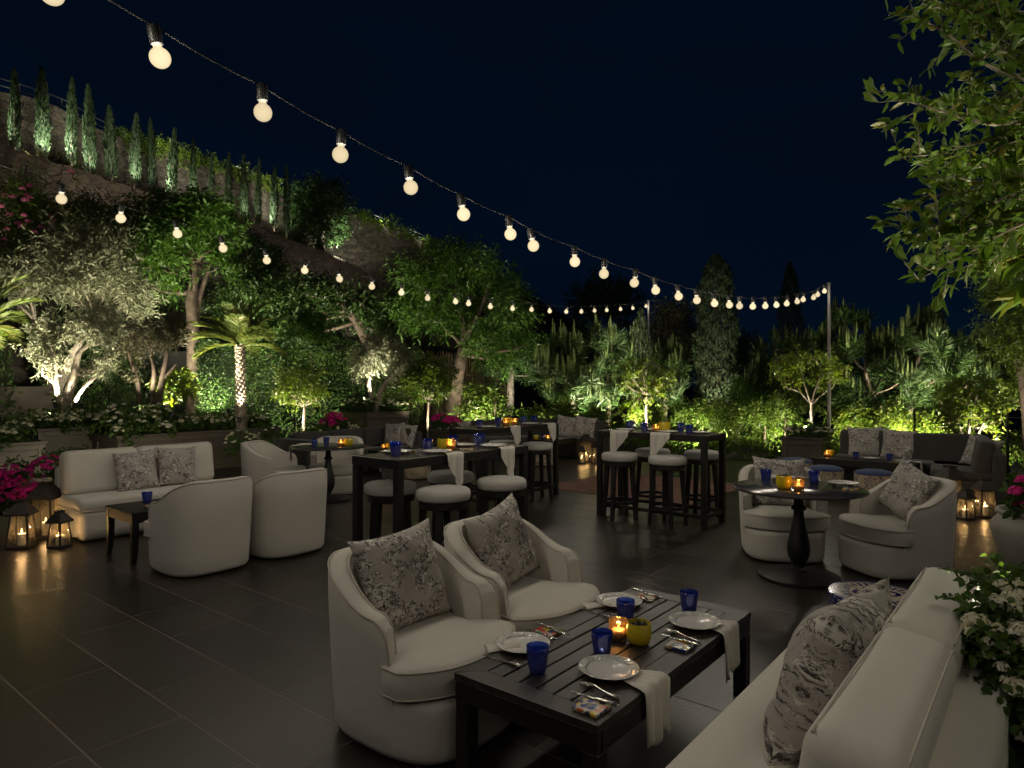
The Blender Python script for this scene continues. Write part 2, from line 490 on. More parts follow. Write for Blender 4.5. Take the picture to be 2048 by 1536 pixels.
painted_tile('tile_rust', 7.9, [(0.4, 0.08, 0.03), (0.6, 0.55, 0.42), (0.3, 0.15, 0.05), (0.05, 0.15, 0.06), (0.4, 0.08, 0.03)])
# ------------------------------------------------------------------ floor
def floor_mat():
    m = mat('basalt', (0.036, 0.031, 0.028), 0.34, bump=0.10, bscale=45, spec=0.5)
    t = m.node_tree; b = t.nodes['Principled BSDF']; c = [n for n in t.nodes if n.type == 'TEX_COORD'][0]
    g = t.nodes.new('ShaderNodeNewGeometry')
    n = t.nodes.new('ShaderNodeTexNoise'); n.inputs['Scale'].default_value = 1.6; n.inputs['Detail'].default_value = 9; n.inputs['Roughness'].default_value = 0.65
    t.links.new(c.outputs['Object'], n.inputs['Vector'])
    ma = t.nodes.new('ShaderNodeMath'); ma.operation = 'MULTIPLY_ADD'; ma.inputs[1].default_value = 0.45
    t.links.new(g.outputs['Random Per Island'], ma.inputs[0]); t.links.new(n.outputs['Fac'], ma.inputs[2])
    r = t.nodes.new('ShaderNodeValToRGB'); r.color_ramp.elements[0].position = 0.35; r.color_ramp.elements[1].position = 1.0
    r.color_ramp.elements[0].color = (0.0115, 0.0092, 0.0079, 1); r.color_ramp.elements[1].color = (0.042, 0.0330, 0.0278, 1)
    t.links.new(ma.outputs[0], r.inputs[0]); t.links.new(r.outputs[0], b.inputs['Base Color'])
    n3 = t.nodes.new('ShaderNodeTexNoise'); n3.inputs['Scale'].default_value = 7; n3.inputs['Detail'].default_value = 6
    t.links.new(c.outputs['Object'], n3.inputs['Vector'])
    mr = t.nodes.new('ShaderNodeMapRange'); mr.inputs['To Min'].default_value = 0.30; mr.inputs['To Max'].default_value = 0.36
    t.links.new(n3.outputs['Fac'], mr.inputs['Value']); t.links.new(mr.outputs[0], b.inputs['Roughness'])
floor_mat()
mat('grout', (0.20, 0.155, 0.135), 0.9)

TERRACE = [Vector(p) for p in ((-13, -4), (9.5, -4), (10.6, 8.6), (5.3, 13.6), (2.4, 16.0), (-0.6, 17.0), (-3.0, 15.6), (-4.6, 14.6), (-8.5, 13.2), (-13, 12))]
def inside(p):
    n = len(TERRACE); c = False; j = n - 1
    for i in range(n):
        a, b = TERRACE[i], TERRACE[j]
        if (a.y > p[1]) != (b.y > p[1]) and p[0] < (b.x - a.x) * (p[1] - a.y) / (b.y - a.y) + a.x: c = not c
        j = i
    return c

slab = MB()
n = len(TERRACE)
slab.add([(p.x, p.y, -0.0014) for p in TERRACE] + [(p.x, p.y, -0.12) for p in TERRACE], [list(range(n))] + [[i, (i + n - 1) % n, (i + n - 1) % n + n, i + n] for i in range(n)])
tag(slab.build('terrace_floor', MAT['grout']), 'grout bed and edge of the dark tiled terrace', 'floor', kind='structure')

tl = MB(); a = -14.03
rr = random.Random(5)
gap = 0.0042
while a < 21:
    w = rr.choice([0.21, 0.42, 0.42, 0.42, 0.63])
    b = -18 + rr.random()
    while b < 16:
        L = rr.choice([0.6, 0.6, 1.2, 1.2, 0.9])
        ctr = A2 * (a + w / 2) + B2 * (b + L / 2)
        if inside(ctr) and ctr.y > -1.5:
            q = [A2 * (a + gap) + B2 * (b + gap), A2 * (a + gap) + B2 * (b + L - gap), A2 * (a + w - gap) + B2 * (b + L - gap), A2 * (a + w - gap) + B2 * (b + gap)]
            k = len(tl.v); dz = rr.uniform(-0.0004, 0.0004)
            tl.v += [Vector((p.x, p.y, dz)) for p in q] + [Vector((p.x, p.y, -0.001)) for p in q]
            tl.f += [[k + 3, k + 2, k + 1, k]] + [[k + i, k + (i + 1) % 4, k + (i + 1) % 4 + 4, k + i + 4] for i in range(4)]
        b += L
    a += w
tag(tl.build('floor_tiles', MAT['basalt']), 'dark basalt floor tiles of the terrace in mixed sizes', 'floor', kind='structure')

g = MB(); g.add([(-400, -200, -0.14), (400, -200, -0.14), (400, 600, -0.14), (-400, 600, -0.14)], [[0, 1, 2, 3]])
tag(g.build('ground', MAT['soil']), 'dark garden soil around the terrace', 'ground', kind='structure')

# ------------------------------------------------------------------ hillside with two stone retaining walls
def stone_mat(name, c1, c2, scale, mort=0.06):
    m = bpy.data.materials.new(name); m.use_nodes = True
    t = m.node_tree; b = t.nodes['Principled BSDF']; b.inputs['Roughness'].default_value = 0.9; b.inputs['Specular IOR Level'].default_value = 0.2
    c = t.nodes.new('ShaderNodeTexCoord'); mp = t.nodes.new('ShaderNodeMapping'); mp.inputs['Scale'].default_value = (1, 1, 1.7)
    t.links.new(c.outputs['Object'], mp.inputs[0])
    v = t.nodes.new('ShaderNodeTexVoronoi'); v.inputs['Scale'].default_value = scale; v.feature = 'DISTANCE_TO_EDGE'
    v2 = t.nodes.new('ShaderNodeTexVoronoi'); v2.inputs['Scale'].default_value = scale
    n = t.nodes.new('ShaderNodeTexNoise'); n.inputs['Scale'].default_value = 9; n.inputs['Detail'].default_value = 6
    for q in (v, v2, n): t.links.new(mp.outputs[0], q.inputs['Vector'])
    mr = t.nodes.new('ShaderNodeMapRange'); mr.inputs['From Max'].default_value = mort; t.links.new(v.outputs['Distance'], mr.inputs['Value'])
    sp = t.nodes.new('ShaderNodeSeparateColor'); t.links.new(v2.outputs['Color'], sp.inputs[0])
    mx = t.nodes.new('ShaderNodeMix'); mx.data_type = 'RGBA'; mx.inputs['A'].default_value = (*c1, 1); mx.inputs['B'].default_value = (*c2, 1)
    t.links.new(sp.outputs[0], mx.inputs['Factor'])
    m2 = t.nodes.new('ShaderNodeMix'); m2.data_type = 'RGBA'; m2.blend_type = 'MULTIPLY'; m2.inputs['Factor'].default_value = 0.7
    t.links.new(mx.outputs['Result'], m2.inputs['A']); t.links.new(n.outputs['Color'], m2.inputs['B'])
    m3 = t.nodes.new('ShaderNodeMix'); m3.data_type = 'RGBA'; m3.inputs['A'].default_value = (c1[0] * .25, c1[1] * .25, c1[2] * .25, 1)
    t.links.new(m2.outputs['Result'], m3.inputs['B']); t.links.new(mr.outputs[0], m3.inputs['Factor'])
    t.links.new(m3.outputs['Result'], b.inputs['Base Color'])
    bp = t.nodes.new('ShaderNodeBump'); bp.inputs['Strength'].default_value = 1.0; bp.inputs['Distance'].default_value = 0.08
    ad = t.nodes.new('ShaderNodeMath'); ad.operation = 'MULTIPLY_ADD'; ad.inputs[1].default_value = 0.6
    t.links.new(n.outputs['Fac'], ad.inputs[0]); t.links.new(mr.outputs[0], ad.inputs[2])
    t.links.new(ad.outputs[0], bp.inputs['Height']); t.links.new(bp.outputs[0], b.inputs['Normal'])
    MAT[name] = m
stone_mat('rubble', (0.22, 0.175, 0.13), (0.09, 0.072, 0.06), 3.6, mort=0.035)
stone_mat('ashlar', (0.24, 0.19, 0.15), (0.13, 0.10, 0.085), 2.6, mort=0.025)

LOW = [(-260, 15.5, 212), (-150, 16.4, 245), (0, 17.5, 288), (133, 19.6, 333), (277, 22.4, 380), (512, 27.3, 455), (672, 31.5, 513), (785, 35, 567), (1000, 43, 640), (1180, 53, 672), (1290, 60, 700)]
UPP = [(-260, 18.8, 112), (-150, 19.8, 140), (0, 21, 180), (133, 23, 222), (247, 25.5, 278), (512, 31, 362), (692, 36, 422), (879, 41.5, 497), (1040, 48, 578), (1184, 58, 662), (1290, 66, 705)]
def resample(L, n=6):
    P = [Wd(u, v, y) for (u, y, v) in L]; out = []
    for i in range(len(P) - 1):
        p0, p1, p2, p3 = P[max(i - 1, 0)], P[i], P[i + 1], P[min(i + 2, len(P) - 1)]
        for k in range(n):
            t = k / n
            out.append(0.5 * ((2 * p1) + (p2 - p0) * t + (2 * p0 - 5 * p1 + 4 * p2 - p3) * t * t + (3 * p1 - p0 - 3 * p2 + p3) * t ** 3))
    return out + [P[-1]]
LOWP, UPPP = resample(LOW), resample(UPP)
def right_normals(P):
    N = []
    for i in range(len(P)):
        t = P[min(i + 1, len(P) - 1)] - P[max(i - 1, 0)]; t.z = 0; t.normalize()
        N.append(Vector((t.y, -t.x, 0)))
    return N
LN, UN = right_normals(LOWP), right_normals(UPPP)

def wall(name, P, N, depth, thick, material, label, seed):
    w = MB(); n = len(P); r = random.Random(seed)
    for p, q in zip(P, N):
        j = q * r.uniform(-.03, .03); top = p + Vector((0, 0, r.uniform(-.05, .05)))
        w.v += [Vector((p.x, p.y, p.z - depth)) + q * 0.25, top + j, top - q * thick, Vector((p.x, p.y, p.z - depth)) - q * thick]
    for i in range(n - 1):
        for k in range(3): w.f.append([i * 4 + k, i * 4 + k + 1, i * 4 + k + 5, i * 4 + k + 4])
    w.f += [[0, 1, 2, 3], [(n - 1) * 4 + k for k in (3, 2, 1, 0)]]
    return tag(w.build(name, material), label, 'wall')
wall('retaining_wall', LOWP, LN, 3.6, 0.45, MAT['ashlar'], 'smooth brown stone retaining wall in front of the cypress row', 2)
wall('retaining_wall', UPPP, UN, 3.6, 0.5, MAT['rubble'], 'rough rubble retaining wall behind the cypress row, railing on top', 3)

h = MB()
M_ = len(LOWP)
for i in range(M_):
    lp, ln, up, un = LOWP[i], LN[i], UPPP[i], UN[i]
    foot = lp + ln * 3.6; foot.z = -0.13
    mid = lp + ln * 2.2; mid.z = max(0.3, (lp.z - 2.6) * 0.42)
    near = lp + ln * 0.15; near.z = lp.z - 2.6
    t0 = lp - ln * 0.3; t0.z = lp.z - 0.12
    t1 = up + un * 0.1; t1.z = min(up.z - 1.0, lp.z + 0.15)
    c0 = up - un * 0.4; c0.z = up.z - 0.1
    c1 = up - un * 14; c1.z = up.z - 1.2
    c2 = up - un * 60; c2.z = -0.13
    h.v += [foot, mid, near, t0, t1, c0, c1, c2]
for i in range(M_ - 1):
    for k in range(7):
        if k == 2 or k == 4: pass
        h.f.append([i * 8 + k, i * 8 + k + 1, i * 8 + k + 9, i * 8 + k + 8])
tag(h.build('hillside', MAT['soil'], smooth=False), 'dark planted hillside stepping up on the left', 'hill', kind='structure')

rail = thing('railing', 'thin grey metal railing along the top of the rubble retaining wall', 'railing', (0, 0, 0))
off = [p - q * 0.2 for p, q in zip(UPPP, UN)]
for hz in (0.22, 0.44):
    MB().tube([p + Vector((0, 0, hz)) for p in off], 0.022, 6).build('rail', MAT['steel'], rail)
for p in off[::2]:
    MB().tube([p + Vector((0, 0, -.1)), p + Vector((0, 0, 0.46))], 0.022, 6).build('post', MAT['steel'], rail)

# low garden wall behind the left planters
gw = MB()
p, q = Wd(-160, 775, 14.2), Wd(112, 785, 15.6)
p.z = 0.7; q.z = 0.7
gw.bar(p, q, 0.25, 1.68, up=(0, 0, 1)) if False else None
d = (q - p); L = d.length; ang = math.atan2(d.y, d.x)
gw.box((0, 0, 0), (L, 0.28, 1.7), 0.02, 2)
gw_o = gw.build('garden_wall', MAT['stucco'])
gw_o.location = (p + q) / 2; gw_o.rotation_euler = (0, 0, ang)
tag(gw_o, 'low beige stucco garden wall behind the left planters', 'wall')
# boundary wall far behind the green tree
bw = MB(); p, q = Wd(60, 690, 18.4), Wd(560, 700, 20.5)
d = (q - p); ang = math.atan2(d.y, d.x)
bw.box((0, 0, 0), (d.length, 0.25, 2.5), 0.01, 1)
mat('grey_render', (0.13, 0.135, 0.14), 0.9, var=0.3, vscale=1.0)
bo = bw.build('boundary_wall', MAT['grey_render']); bo.location = ((p.x + q.x) / 2, (p.y + q.y) / 2, 1.3); bo.rotation_euler = (0, 0, ang)
tag(bo, 'plain grey boundary wall behind the palm and green tree', 'wall')
# bamboo screen
bf = thing('bamboo_fence', 'dim bamboo cane fence behind the round clipped tree', 'fence', (0, 0, 0))
mat('bamboo', (0.20, 0.15, 0.085), 0.7, var=0.5, vscale=9)
p, q = Wd(740, 700, 20.5), Wd(1010, 700, 22.5)
cn = MB()
for i in range(110):
    t = i / 109; x = p.lerp(q, t)
    cn.tube([(x.x, x.y, -0.1), (x.x + random.uniform(-.02, .02), x.y, 2.55 + random.uniform(-.15, .12))], 0.017, 5)
cn.build('cane_panel', MAT['bamboo'], bf)
for z in (0.6, 1.9):
    MB().tube([(p.x, p.y - .03, z), (q.x, q.y - .03, z)], 0.025, 6).build('rail', MAT['bamboo'], bf)

# cable fence behind the right sofa
cf = thing('cable_fence', 'thin wire cable fence with dark posts behind the right grey sofa', 'fence', (0, 0, 0))
f0 = Vector((7.0, 11.65, 0)); f1 = Vector((11.0, 8.3, 0))
for k in range(5):
    z = 0.22 + 0.21 * k
    MB().tube([(f0.x, f0.y, z), (f1.x, f1.y, z)], 0.004, 5).build('cable', MAT['steel'], cf)
for k in range(5):
    x = f0.lerp(f1, k / 4)
    MB().box((x.x, x.y, 0.54), (0.03, 0.03, 1.14), 0.004, 1).build('post', MAT['black_iron'], cf)

# ------------------------------------------------------------------ string lights on poles
def bulb_profile(r):
    pr = [(0.0, -2.03 * r)]
    for k in range(1, 13):
        a = R(180 - k * 12.2); pr.append((r * math.sin(a), -1.02 * r + r * math.cos(a)))
    pr += [(0.44 * r, -0.10 * r), (0.40 * r, 0.12 * r), (0.40 * r, 0.28 * r)]
    return pr
bulb_mb = MB().lathe(bulb_profile(0.043), 24)
BULB_ME = new_mesh('bulb', bulb_mb.v, bulb_mb.f, True); BULB_ME.materials.append(MAT['bulb_glass'])
sock_mb = MB().lathe([(0.0, 0.0), (0.024, 0.0), (0.0265, 0.004), (0.0265, 0.070), (0.024, 0.078), (0.0, 0.080)], 16)
SOCK_ME = new_mesh('socket', sock_mb.v, sock_mb.f, True); SOCK_ME.set_sharp_from_angle(angle=R(40)); SOCK_ME.materials.append(MAT['black_iron'])
FIL_ME = None
bulb_light = bpy.data.lights.new('bulb_light', 'POINT'); bulb_light.energy = BULB_W; bulb_light.color = WARM; bulb_light.shadow_soft_size = 0.03

def string_light(label, pts, ends):
    """pts: bulb centres in order; ends: extra cable points before and after"""
    root = thing('string_light', label, 'string light', (0, 0, 0))
    hang = 0.043 * 1.02 + 0.012 + 0.078
    cpts = [Vector(e) for e in ends[0]] + [p + Vector((0, 0, hang)) for p in pts] + [Vector(e) for e in ends[1]]
    path = []
    for i in range(len(cpts) - 1):
        a_, b_ = cpts[i], cpts[i + 1]
        for k in range(4):
            t = k / 4; p = a_.lerp(b_, t); p.z -= 0.10 * (a_ - b_).length * t * (1 - t); path.append(p)
    path.append(cpts[-1])
    MB().tube(path, 0.0038, 6).build('cable', MAT['cable'], root)
    for i, p in enumerate(pts):
        s = link('socket', SOCK_ME, root); s.location = p + Vector((0, 0, hang - 0.078 + 0.006)); s.rotation_euler = (random.uniform(-.12, .12), random.uniform(-.2, .12), 0)
        b_ = link('bulb', BULB_ME, s); b_.location = (0, 0, -0.012)
        if True:
            l = bpy.data.objects.new('bulb_light', bulb_light); S.collection.objects.link(l); l.parent = root; l.location = p
    return root

def on_line(u, v, x0, y0, slope):
    k = (u - 1024) / FPX
    y = (x0 - slope * y0) / (k - slope)
    return Wd(u, v, y)
SL1 = [(100, -8), (314, 118), (525, 227), (682, 312), (819, 378), (924, 431), (1019, 470), (1064, 494), (1149, 525), (1208, 549), (1270, 567), (1310, 582), (1356, 594), (1393, 602), (1428, 608), (1458, 611), (1479, 613), (1506, 614), (1531, 613), (1552, 611), (1574, 608), (1594, 604), (1607, 600), (1627, 596), (1636, 590), (1649, 583)]
P1 = [on_line(u, v, -1.51, 2.85, 0.752) for u, v in SL1]
back = [Vector((-1.51 + 0.752 * (y - 2.85), y, 3.10 + (2.3 - y) * 0.14)) for y in (2.15, 1.75, 1.3, 0.85, 0.4, -0.1, -0.6, -1.1, -1.6, -2.1, -2.6)]
poleA = Vector((6.20, 13.1, 0))
string_light('nearer string of round glowing bulbs sagging from top left to the right pole', back[::-1] + P1, ([Vector((-5.6, -2.9, 4.1))], [Vector((6.14, 13.05, 3.55))]))
SL2 = [(123, 400), (242, 438), (353, 469), (444, 498), (532, 522), (610, 542), (678, 559), (744, 574), (803, 586), (855, 597), (910, 604), (937, 608), (981, 614), (1025, 618), (1063, 620), (1099, 623), (1133, 624), (1163, 624), (1189, 622), (1213, 621), (1241, 619), (1265, 617), (1292, 613)]
P2 = [on_line(u, v, -7.31, 0, 0.588) for u, v in SL2]
back2 = [Vector((-7.31 + 0.588 * y, y, 3.22 + (5.6 - y) * 0.12)) for y in (5.35, 4.9, 4.4, 3.9, 3.4, 2.8, 2.2, 1.6)]
string_light('farther string of small glowing bulbs sagging across the trees', back2[::-1] + P2, ([Vector((-7.4, 1.1, 3.9))], [Vector((3.84, 18.92, 3.90))]))

P3 = [Vector((1.0 + 0.752 * y, y, 3.0 + 0.012 * (y - 4) ** 2)) for y in np.arange(-2.6, 11.5, 0.47)]  # added unseen string, evens out the light on the right side
string_light('added third string of round bulbs for fill light, unseen beyond the right edge', P3, ([Vector((-1.2, -3.0, 3.9))], [Vector((10.2, 12.2, 3.9))]))
def pole(label, x, y, h):
    root = thing('light_pole', label, 'pole', (x, y, 0))
    MB().box((0, 0, h / 2 - .06), (0.052, 0.052, h + .12), 0.006, 1, Matrix.Rotation(GRID, 4, 'Z')).build('shaft', MAT['grey_metal'], root)
    MB().box((0, 0, h + 0.012), (0.075, 0.075, 0.02), 0.004, 1, Matrix.Rotation(GRID, 4, 'Z')).build('cap', MAT['grey_metal'], root)
    MB().tube([(-0.035, -0.02, h - 0.1), (-0.06, -0.045, h - 0.1), (-0.06, -0.045, h - 0.06)], 0.006, 6).build('hook', MAT['steel'], root)
pole('grey square pole holding the nearer string, behind the lemon tree planter', poleA.x, poleA.y, 3.56)
pole('dim far pole holding the farther string, among the pines', 3.87, 18.98, 3.95)
# ------------------------------------------------------------------ white tub armchair (faces +Y)
def smooth01(x): x = max(0.0, min(1.0, x)); return x * x * (3 - 2 * x)

def make_armchair():
    root = thing('armchair', '', 'armchair')
    a0, b0, nn = 0.375, 0.385, 3.1
    def rad(psi, a, b):
        s, c = abs(math.sin(psi)), abs(math.cos(psi))
        return 1.0 / ((s / a) ** nn + (c / b) ** nn) ** (1 / nn)
    def Hh(deg):
        d = abs(deg)
        h = 0.80 - 0.185 * smooth01((d - 32) / 70.0) - 0.012 * smooth01((d - 100) / 14)
        h -= 0.035 * smooth01((d - 104) / 9.0) ** 2
        if d > 112.5: h = 0.285 + (h - 0.285) * (1 - smooth01((d - 112.5) / 5.0)) ** 0.7
        return h
    degs = sorted(set([round(x, 2) for x in list(np.linspace(-180, 176, 90)) + list(np.linspace(108, 120, 20)) + list(np.linspace(-120, -108, 20))]))
    def pt(deg, d, z):
        p = R(deg)
        tp = 0.915 + 0.085 * min(1, z / 0.62) ** 0.8
        r = rad(p, a0 * tp - d, b0 * tp - d)
        y = -r * math.cos(p)
        return Vector((r * math.sin(p), y + (0.055 * smooth01((y - .05) / .28) if y > .05 else 0), z))
    V, F = [], []
    rows = None
    for deg in degs:
        H = Hh(deg); arm = abs(deg) < 117.5
        zi = min(0.285, H - 0.004)
        col = [(0.035, 0.012), (0.012, 0.02), (0.0, 0.05)] + [(0.0, 0.05 + (H - 0.035 - 0.05) * k / 6) for k in range(1, 7)]
        col += [(0.006, H - 0.014), (0.020, H - 0.003), (0.042, H), (0.064, H - 0.003), (0.078, H - 0.014), (0.084, H - 0.035)]
        zi0 = H - 0.035
        col += [(0.086, zi0 + (zi - zi0) * k / 4) if zi0 > zi else (0.086 + 0.004 * k, zi0) for k in range(1, 5)]
        rows = len(col)
        V += [pt(deg, d, z) for d, z in col]
    n = len(degs)
    for i in range(n):
        j = (i + 1) % n
        for k in range(rows - 1):
            F.append([i * rows + k, j * rows + k, j * rows + k + 1, i * rows + k + 1])
    c = len(V); V += [Vector((0, 0, 0.28)), Vector((0, 0, 0.012))]
    for i in range(n):
        j = (i + 1) % n
        F.append([i * rows + rows - 1, j * rows + rows - 1, c]); F.append([j * rows, i * rows, c + 1])
    me = new_mesh('body', V, F, True); me.set_sharp_from_angle(angle=R(55))
    link('body', me, root, MAT['canvas'])
    # piping on both rim edges and down the arm fronts
    pm = MB()
    ds = [x for x in np.linspace(-116.5, 116.5, 90)]
    for d_, dz in ((0.004, -0.012), (0.080, -0.012)):
        pm.tube([pt(x, d_ - (0.003 if d_ < .03 else -0.003), Hh(x) + dz) for x in ds], 0.0048, 6)
    pm.build('rim_piping', MAT['canvas_piping'], root, True)
    # T-shaped seat cushion
    def outline(inset):
        o = []
        for x in np.linspace(-110, 110, 40):
            p = pt(x, 0.092 + inset, 0.36); o.append(Vector((p.x, p.y, 0)))
        yb = o[-1].y + 0.035 + inset
        o = [q for q in o]
        fr = []
        for t in np.linspace(0, 1, 30):
            ang = R(90 + 25.5 + (154.5 - 25.5) * 0 ) if False else None
        xs = a0 * 1.0 - 0.004 - inset
        right = [Vector((o[-1].x + 0.002, yb, 0)), Vector((xs - 0.02, yb, 0)), Vector((xs, yb + 0.02, 0)), Vector((xs, 0.255, 0))]
        bulge = []
        for t in np.linspace(0, 1, 25)[1:-1]:
            x = xs * math.cos(math.pi * t); x = xs * (1 - 2 * t)
            bulge.append(Vector((x, 0.265 + (0.155 - inset) * (1 - abs(1 - 2 * t) ** 2.6) - 0.0, 0)))
        left = [Vector((-q.x, q.y, 0)) for q in right[::-1]]
        return o + right + bulge + left
    prof = [(0.030, 0.292), (0.008, 0.298), (0.0, 0.312), (0.0, 0.405), (0.006, 0.420), (0.028, 0.430), (0.10, 0.443)]
    V, F = [], []
    for ins, z in prof:
        ol = outline(ins if ins < .05 else .05)
        if ins >= .05: ol = [Vector((q.x * .72, (q.y - .03) * .72 + .03, 0)) for q in outline(0.03)]
        V += [Vector((q.x, q.y, z)) for q in ol]
    m = len(V) // len(prof)
    for k in range(len(prof) - 1):
        for i in range(m):
            j = (i + 1) % m
            F.append([k * m + i, k * m + j, (k + 1) * m + j, (k + 1) * m + i])
    c = len(V); V += [Vector((0, 0.03, 0.292)), Vector((0, 0.03, 0.447))]
    for i in range(m):
        j = (i + 1) % m
        F.append([j, i, c]); F.append([(len(prof) - 1) * m + i, (len(prof) - 1) * m + j, c + 1])
    me = new_mesh('seat_cushion', V, F, True); me.set_sharp_from_angle(angle=R(70))
    sc = link('seat_cushion', me, root, MAT['canvas'])
    pp = MB()
    for z in (0.416, 0.305):
        pp.tube([Vector((q.x * 1.002, q.y * 1.002, z)) for q in outline(-0.001)], 0.0038, 6, closed=True)
    pp.build('piping', MAT['canvas_piping'], sc, True)
    return root

CHAIR = Proto(make_armchair())
def chair(x, y, dx, dy, label, group):
    return CHAIR.put((x, y, 0.0), face(dx, dy), label, group)
ctA = Vector((0.495, 3.06, 0))
def rel(c, a, b): return c + A2 * a + B2 * b
c1 = rel(ctA, -0.487, -0.80); c2 = rel(ctA, 0.30, -0.82)
chair(c1.x, c1.y, B2.x, B2.y, 'white tub armchair nearest the viewer, grey toile pillow, at the slatted coffee table', 'white tub armchairs')
chair(c2.x, c2.y, B2.x, B2.y, 'white tub armchair behind the nearest armchair, at far half of slatted coffee table', 'white tub armchairs')
chair(2.54, 6.32, -0.22, -0.97, 'white tub armchair facing us behind the right round pedestal table', 'white tub armchairs')
chair(3.30, 5.75, -0.97, -0.16, 'white tub armchair seen from its side, right of the right round pedestal table', 'white tub armchairs')
chair(-2.72, 5.86, -B2.x, -B2.y, 'white tub armchair seen from behind, nearer of two at the low black table', 'white tub armchairs')
chair(-2.22, 6.45, -B2.x, -B2.y, 'white tub armchair seen from behind, farther of two at the low black table', 'white tub armchairs')
chair(-3.33, 9.35, 1.0, -0.12, 'white tub armchair facing right at the left round pedestal table', 'white tub armchairs')
chair(-2.60, 9.98, 0.14, -1.0, 'white tub armchair facing us behind the left round pedestal table', 'white tub armchairs')

# ------------------------------------------------------------------ pillows (square in XZ, front -Y... laid out by a matrix)
def make_pillow_mesh(name, size, thick, seed, ears=0.045):
    r = random.Random(seed); n = 22; V, F, UV = [], [], []
    ph = [r.uniform(0, 6.28) for _ in range(6)]
    def P(u, v, s):
        e = (abs(u) * abs(v)) ** 3
        k = 1 - 0.055 * (1 - u * u) * 0 
        x = u * size / 2 * (1 - 0.07 * (1 - abs(v) ** 2.2) * abs(u) ** 3 * 1.0 + ears * e)
        z = v * size / 2 * (1 - 0.07 * (1 - abs(u) ** 2.2) * abs(v) ** 3 + ears * e)
        t = ((1 - u ** 4) * (1 - v ** 4)) ** 0.62
        w = 0.010 * math.sin(5 * u + ph[0]) * math.sin(4 * v + ph[1]) + 0.006 * math.sin(11 * u * v + ph[2]) + 0.004 * math.sin(9 * u + 7 * v + ph[3])
        y = s * (thick / 2 * t + w * t)
        return Vector((x, y, z))
    for s in (-1, 1):
        for i in range(n + 1):
            for j in range(n + 1):
                V.append(P(2 * i / n - 1, 2 * j / n - 1, s)); UV.append((i / n, j / n))
    N = (n + 1) ** 2
    for s in (0, 1):
        for i in range(n):
            for j in range(n):
                q = [s * N + i * (n + 1) + j, s * N + (i + 1) * (n + 1) + j, s * N + (i + 1) * (n + 1) + j + 1, s * N + i * (n + 1) + j + 1]
                F.append(q if s == 0 else q[::-1])
    me = new_mesh(name, V, F, True)
    uv = me.uv_layers.new(name='UVMap')
    for lp in me.loops: uv.data[lp.index].uv = UV[lp.vertex_index]
    bm = bmesh.new(); bm.from_mesh(me); bmesh.ops.remove_doubles(bm, verts=bm.verts, dist=1e-5); bm.to_mesh(me); bm.free()
    return me
PILL = {}
def pillow(center, front, tilt, roll, label, size=0.47, thick=0.15, material='toile', seed=0, group='toile print pillows'):
    """front: horizontal direction the face looks; tilt: leaning back in degrees; roll: turn in its own plane"""
    key = (size, thick, seed % 3)
    if key not in PILL: PILL[key] = make_pillow_mesh('pillow', size, thick, seed % 3)
    me = PILL[key].copy(); me.materials.clear(); me.materials.append(MAT[material])
    if seed:                       # move the print so that no two pillows match
        d = me.uv_layers[0].data
        for l in d: l.uv = (l.uv[0] + seed * 1.37, l.uv[1] + seed * 0.83)
    o = link('pillow', me)
    f = Vector((front[0], front[1], 0)).normalized()
    y = -f; x = y.cross(Vector((0, 0, 1)))
    M = Matrix((x, y, Vector((0, 0, 1)))).transposed().to_4x4()
    M = Matrix.Translation(Vector(center)) @ M @ Matrix.Rotation(R(-tilt), 4, 'X') @ Matrix.Rotation(R(roll), 4, 'Y')
    o.matrix_world = M
    return tag(o, label, 'pillow', group)

def chair_pillow(cx, cy, d, label, seed, roll=6, back=0.12, size=0.47, z=0.655, tilt=17, side=0.0, material='toile'):
    d = Vector((d[0], d[1], 0)).normalized(); s = Vector((d.y, -d.x, 0))
    p = Vector((cx, cy, z)) - d * back + s * side
    return pillow(p, d, tilt, roll, label, size=size, seed=seed, material=material)
chair_pillow(c1.x, c1.y, B2 + A2 * -0.10, 'toile pillow propped in the nearest white armchair', 1, roll=-5, side=0.02)
chair_pillow(c2.x, c2.y, B2 + A2 * 0.02, 'tilted toile pillow in the second white armchair from the viewer', 2, roll=-12, side=0.0, z=0.665)
chair_pillow(2.54, 6.32, (-0.22, -0.97), 'toile pillow behind the right round pedestal table, in the chair facing us', 5, roll=2)
chair_pillow(3.30, 5.75, (-0.97, -0.16), 'toile pillow standing on its corner in armchair at right of round table', 7, roll=20, z=0.67, back=0.1)

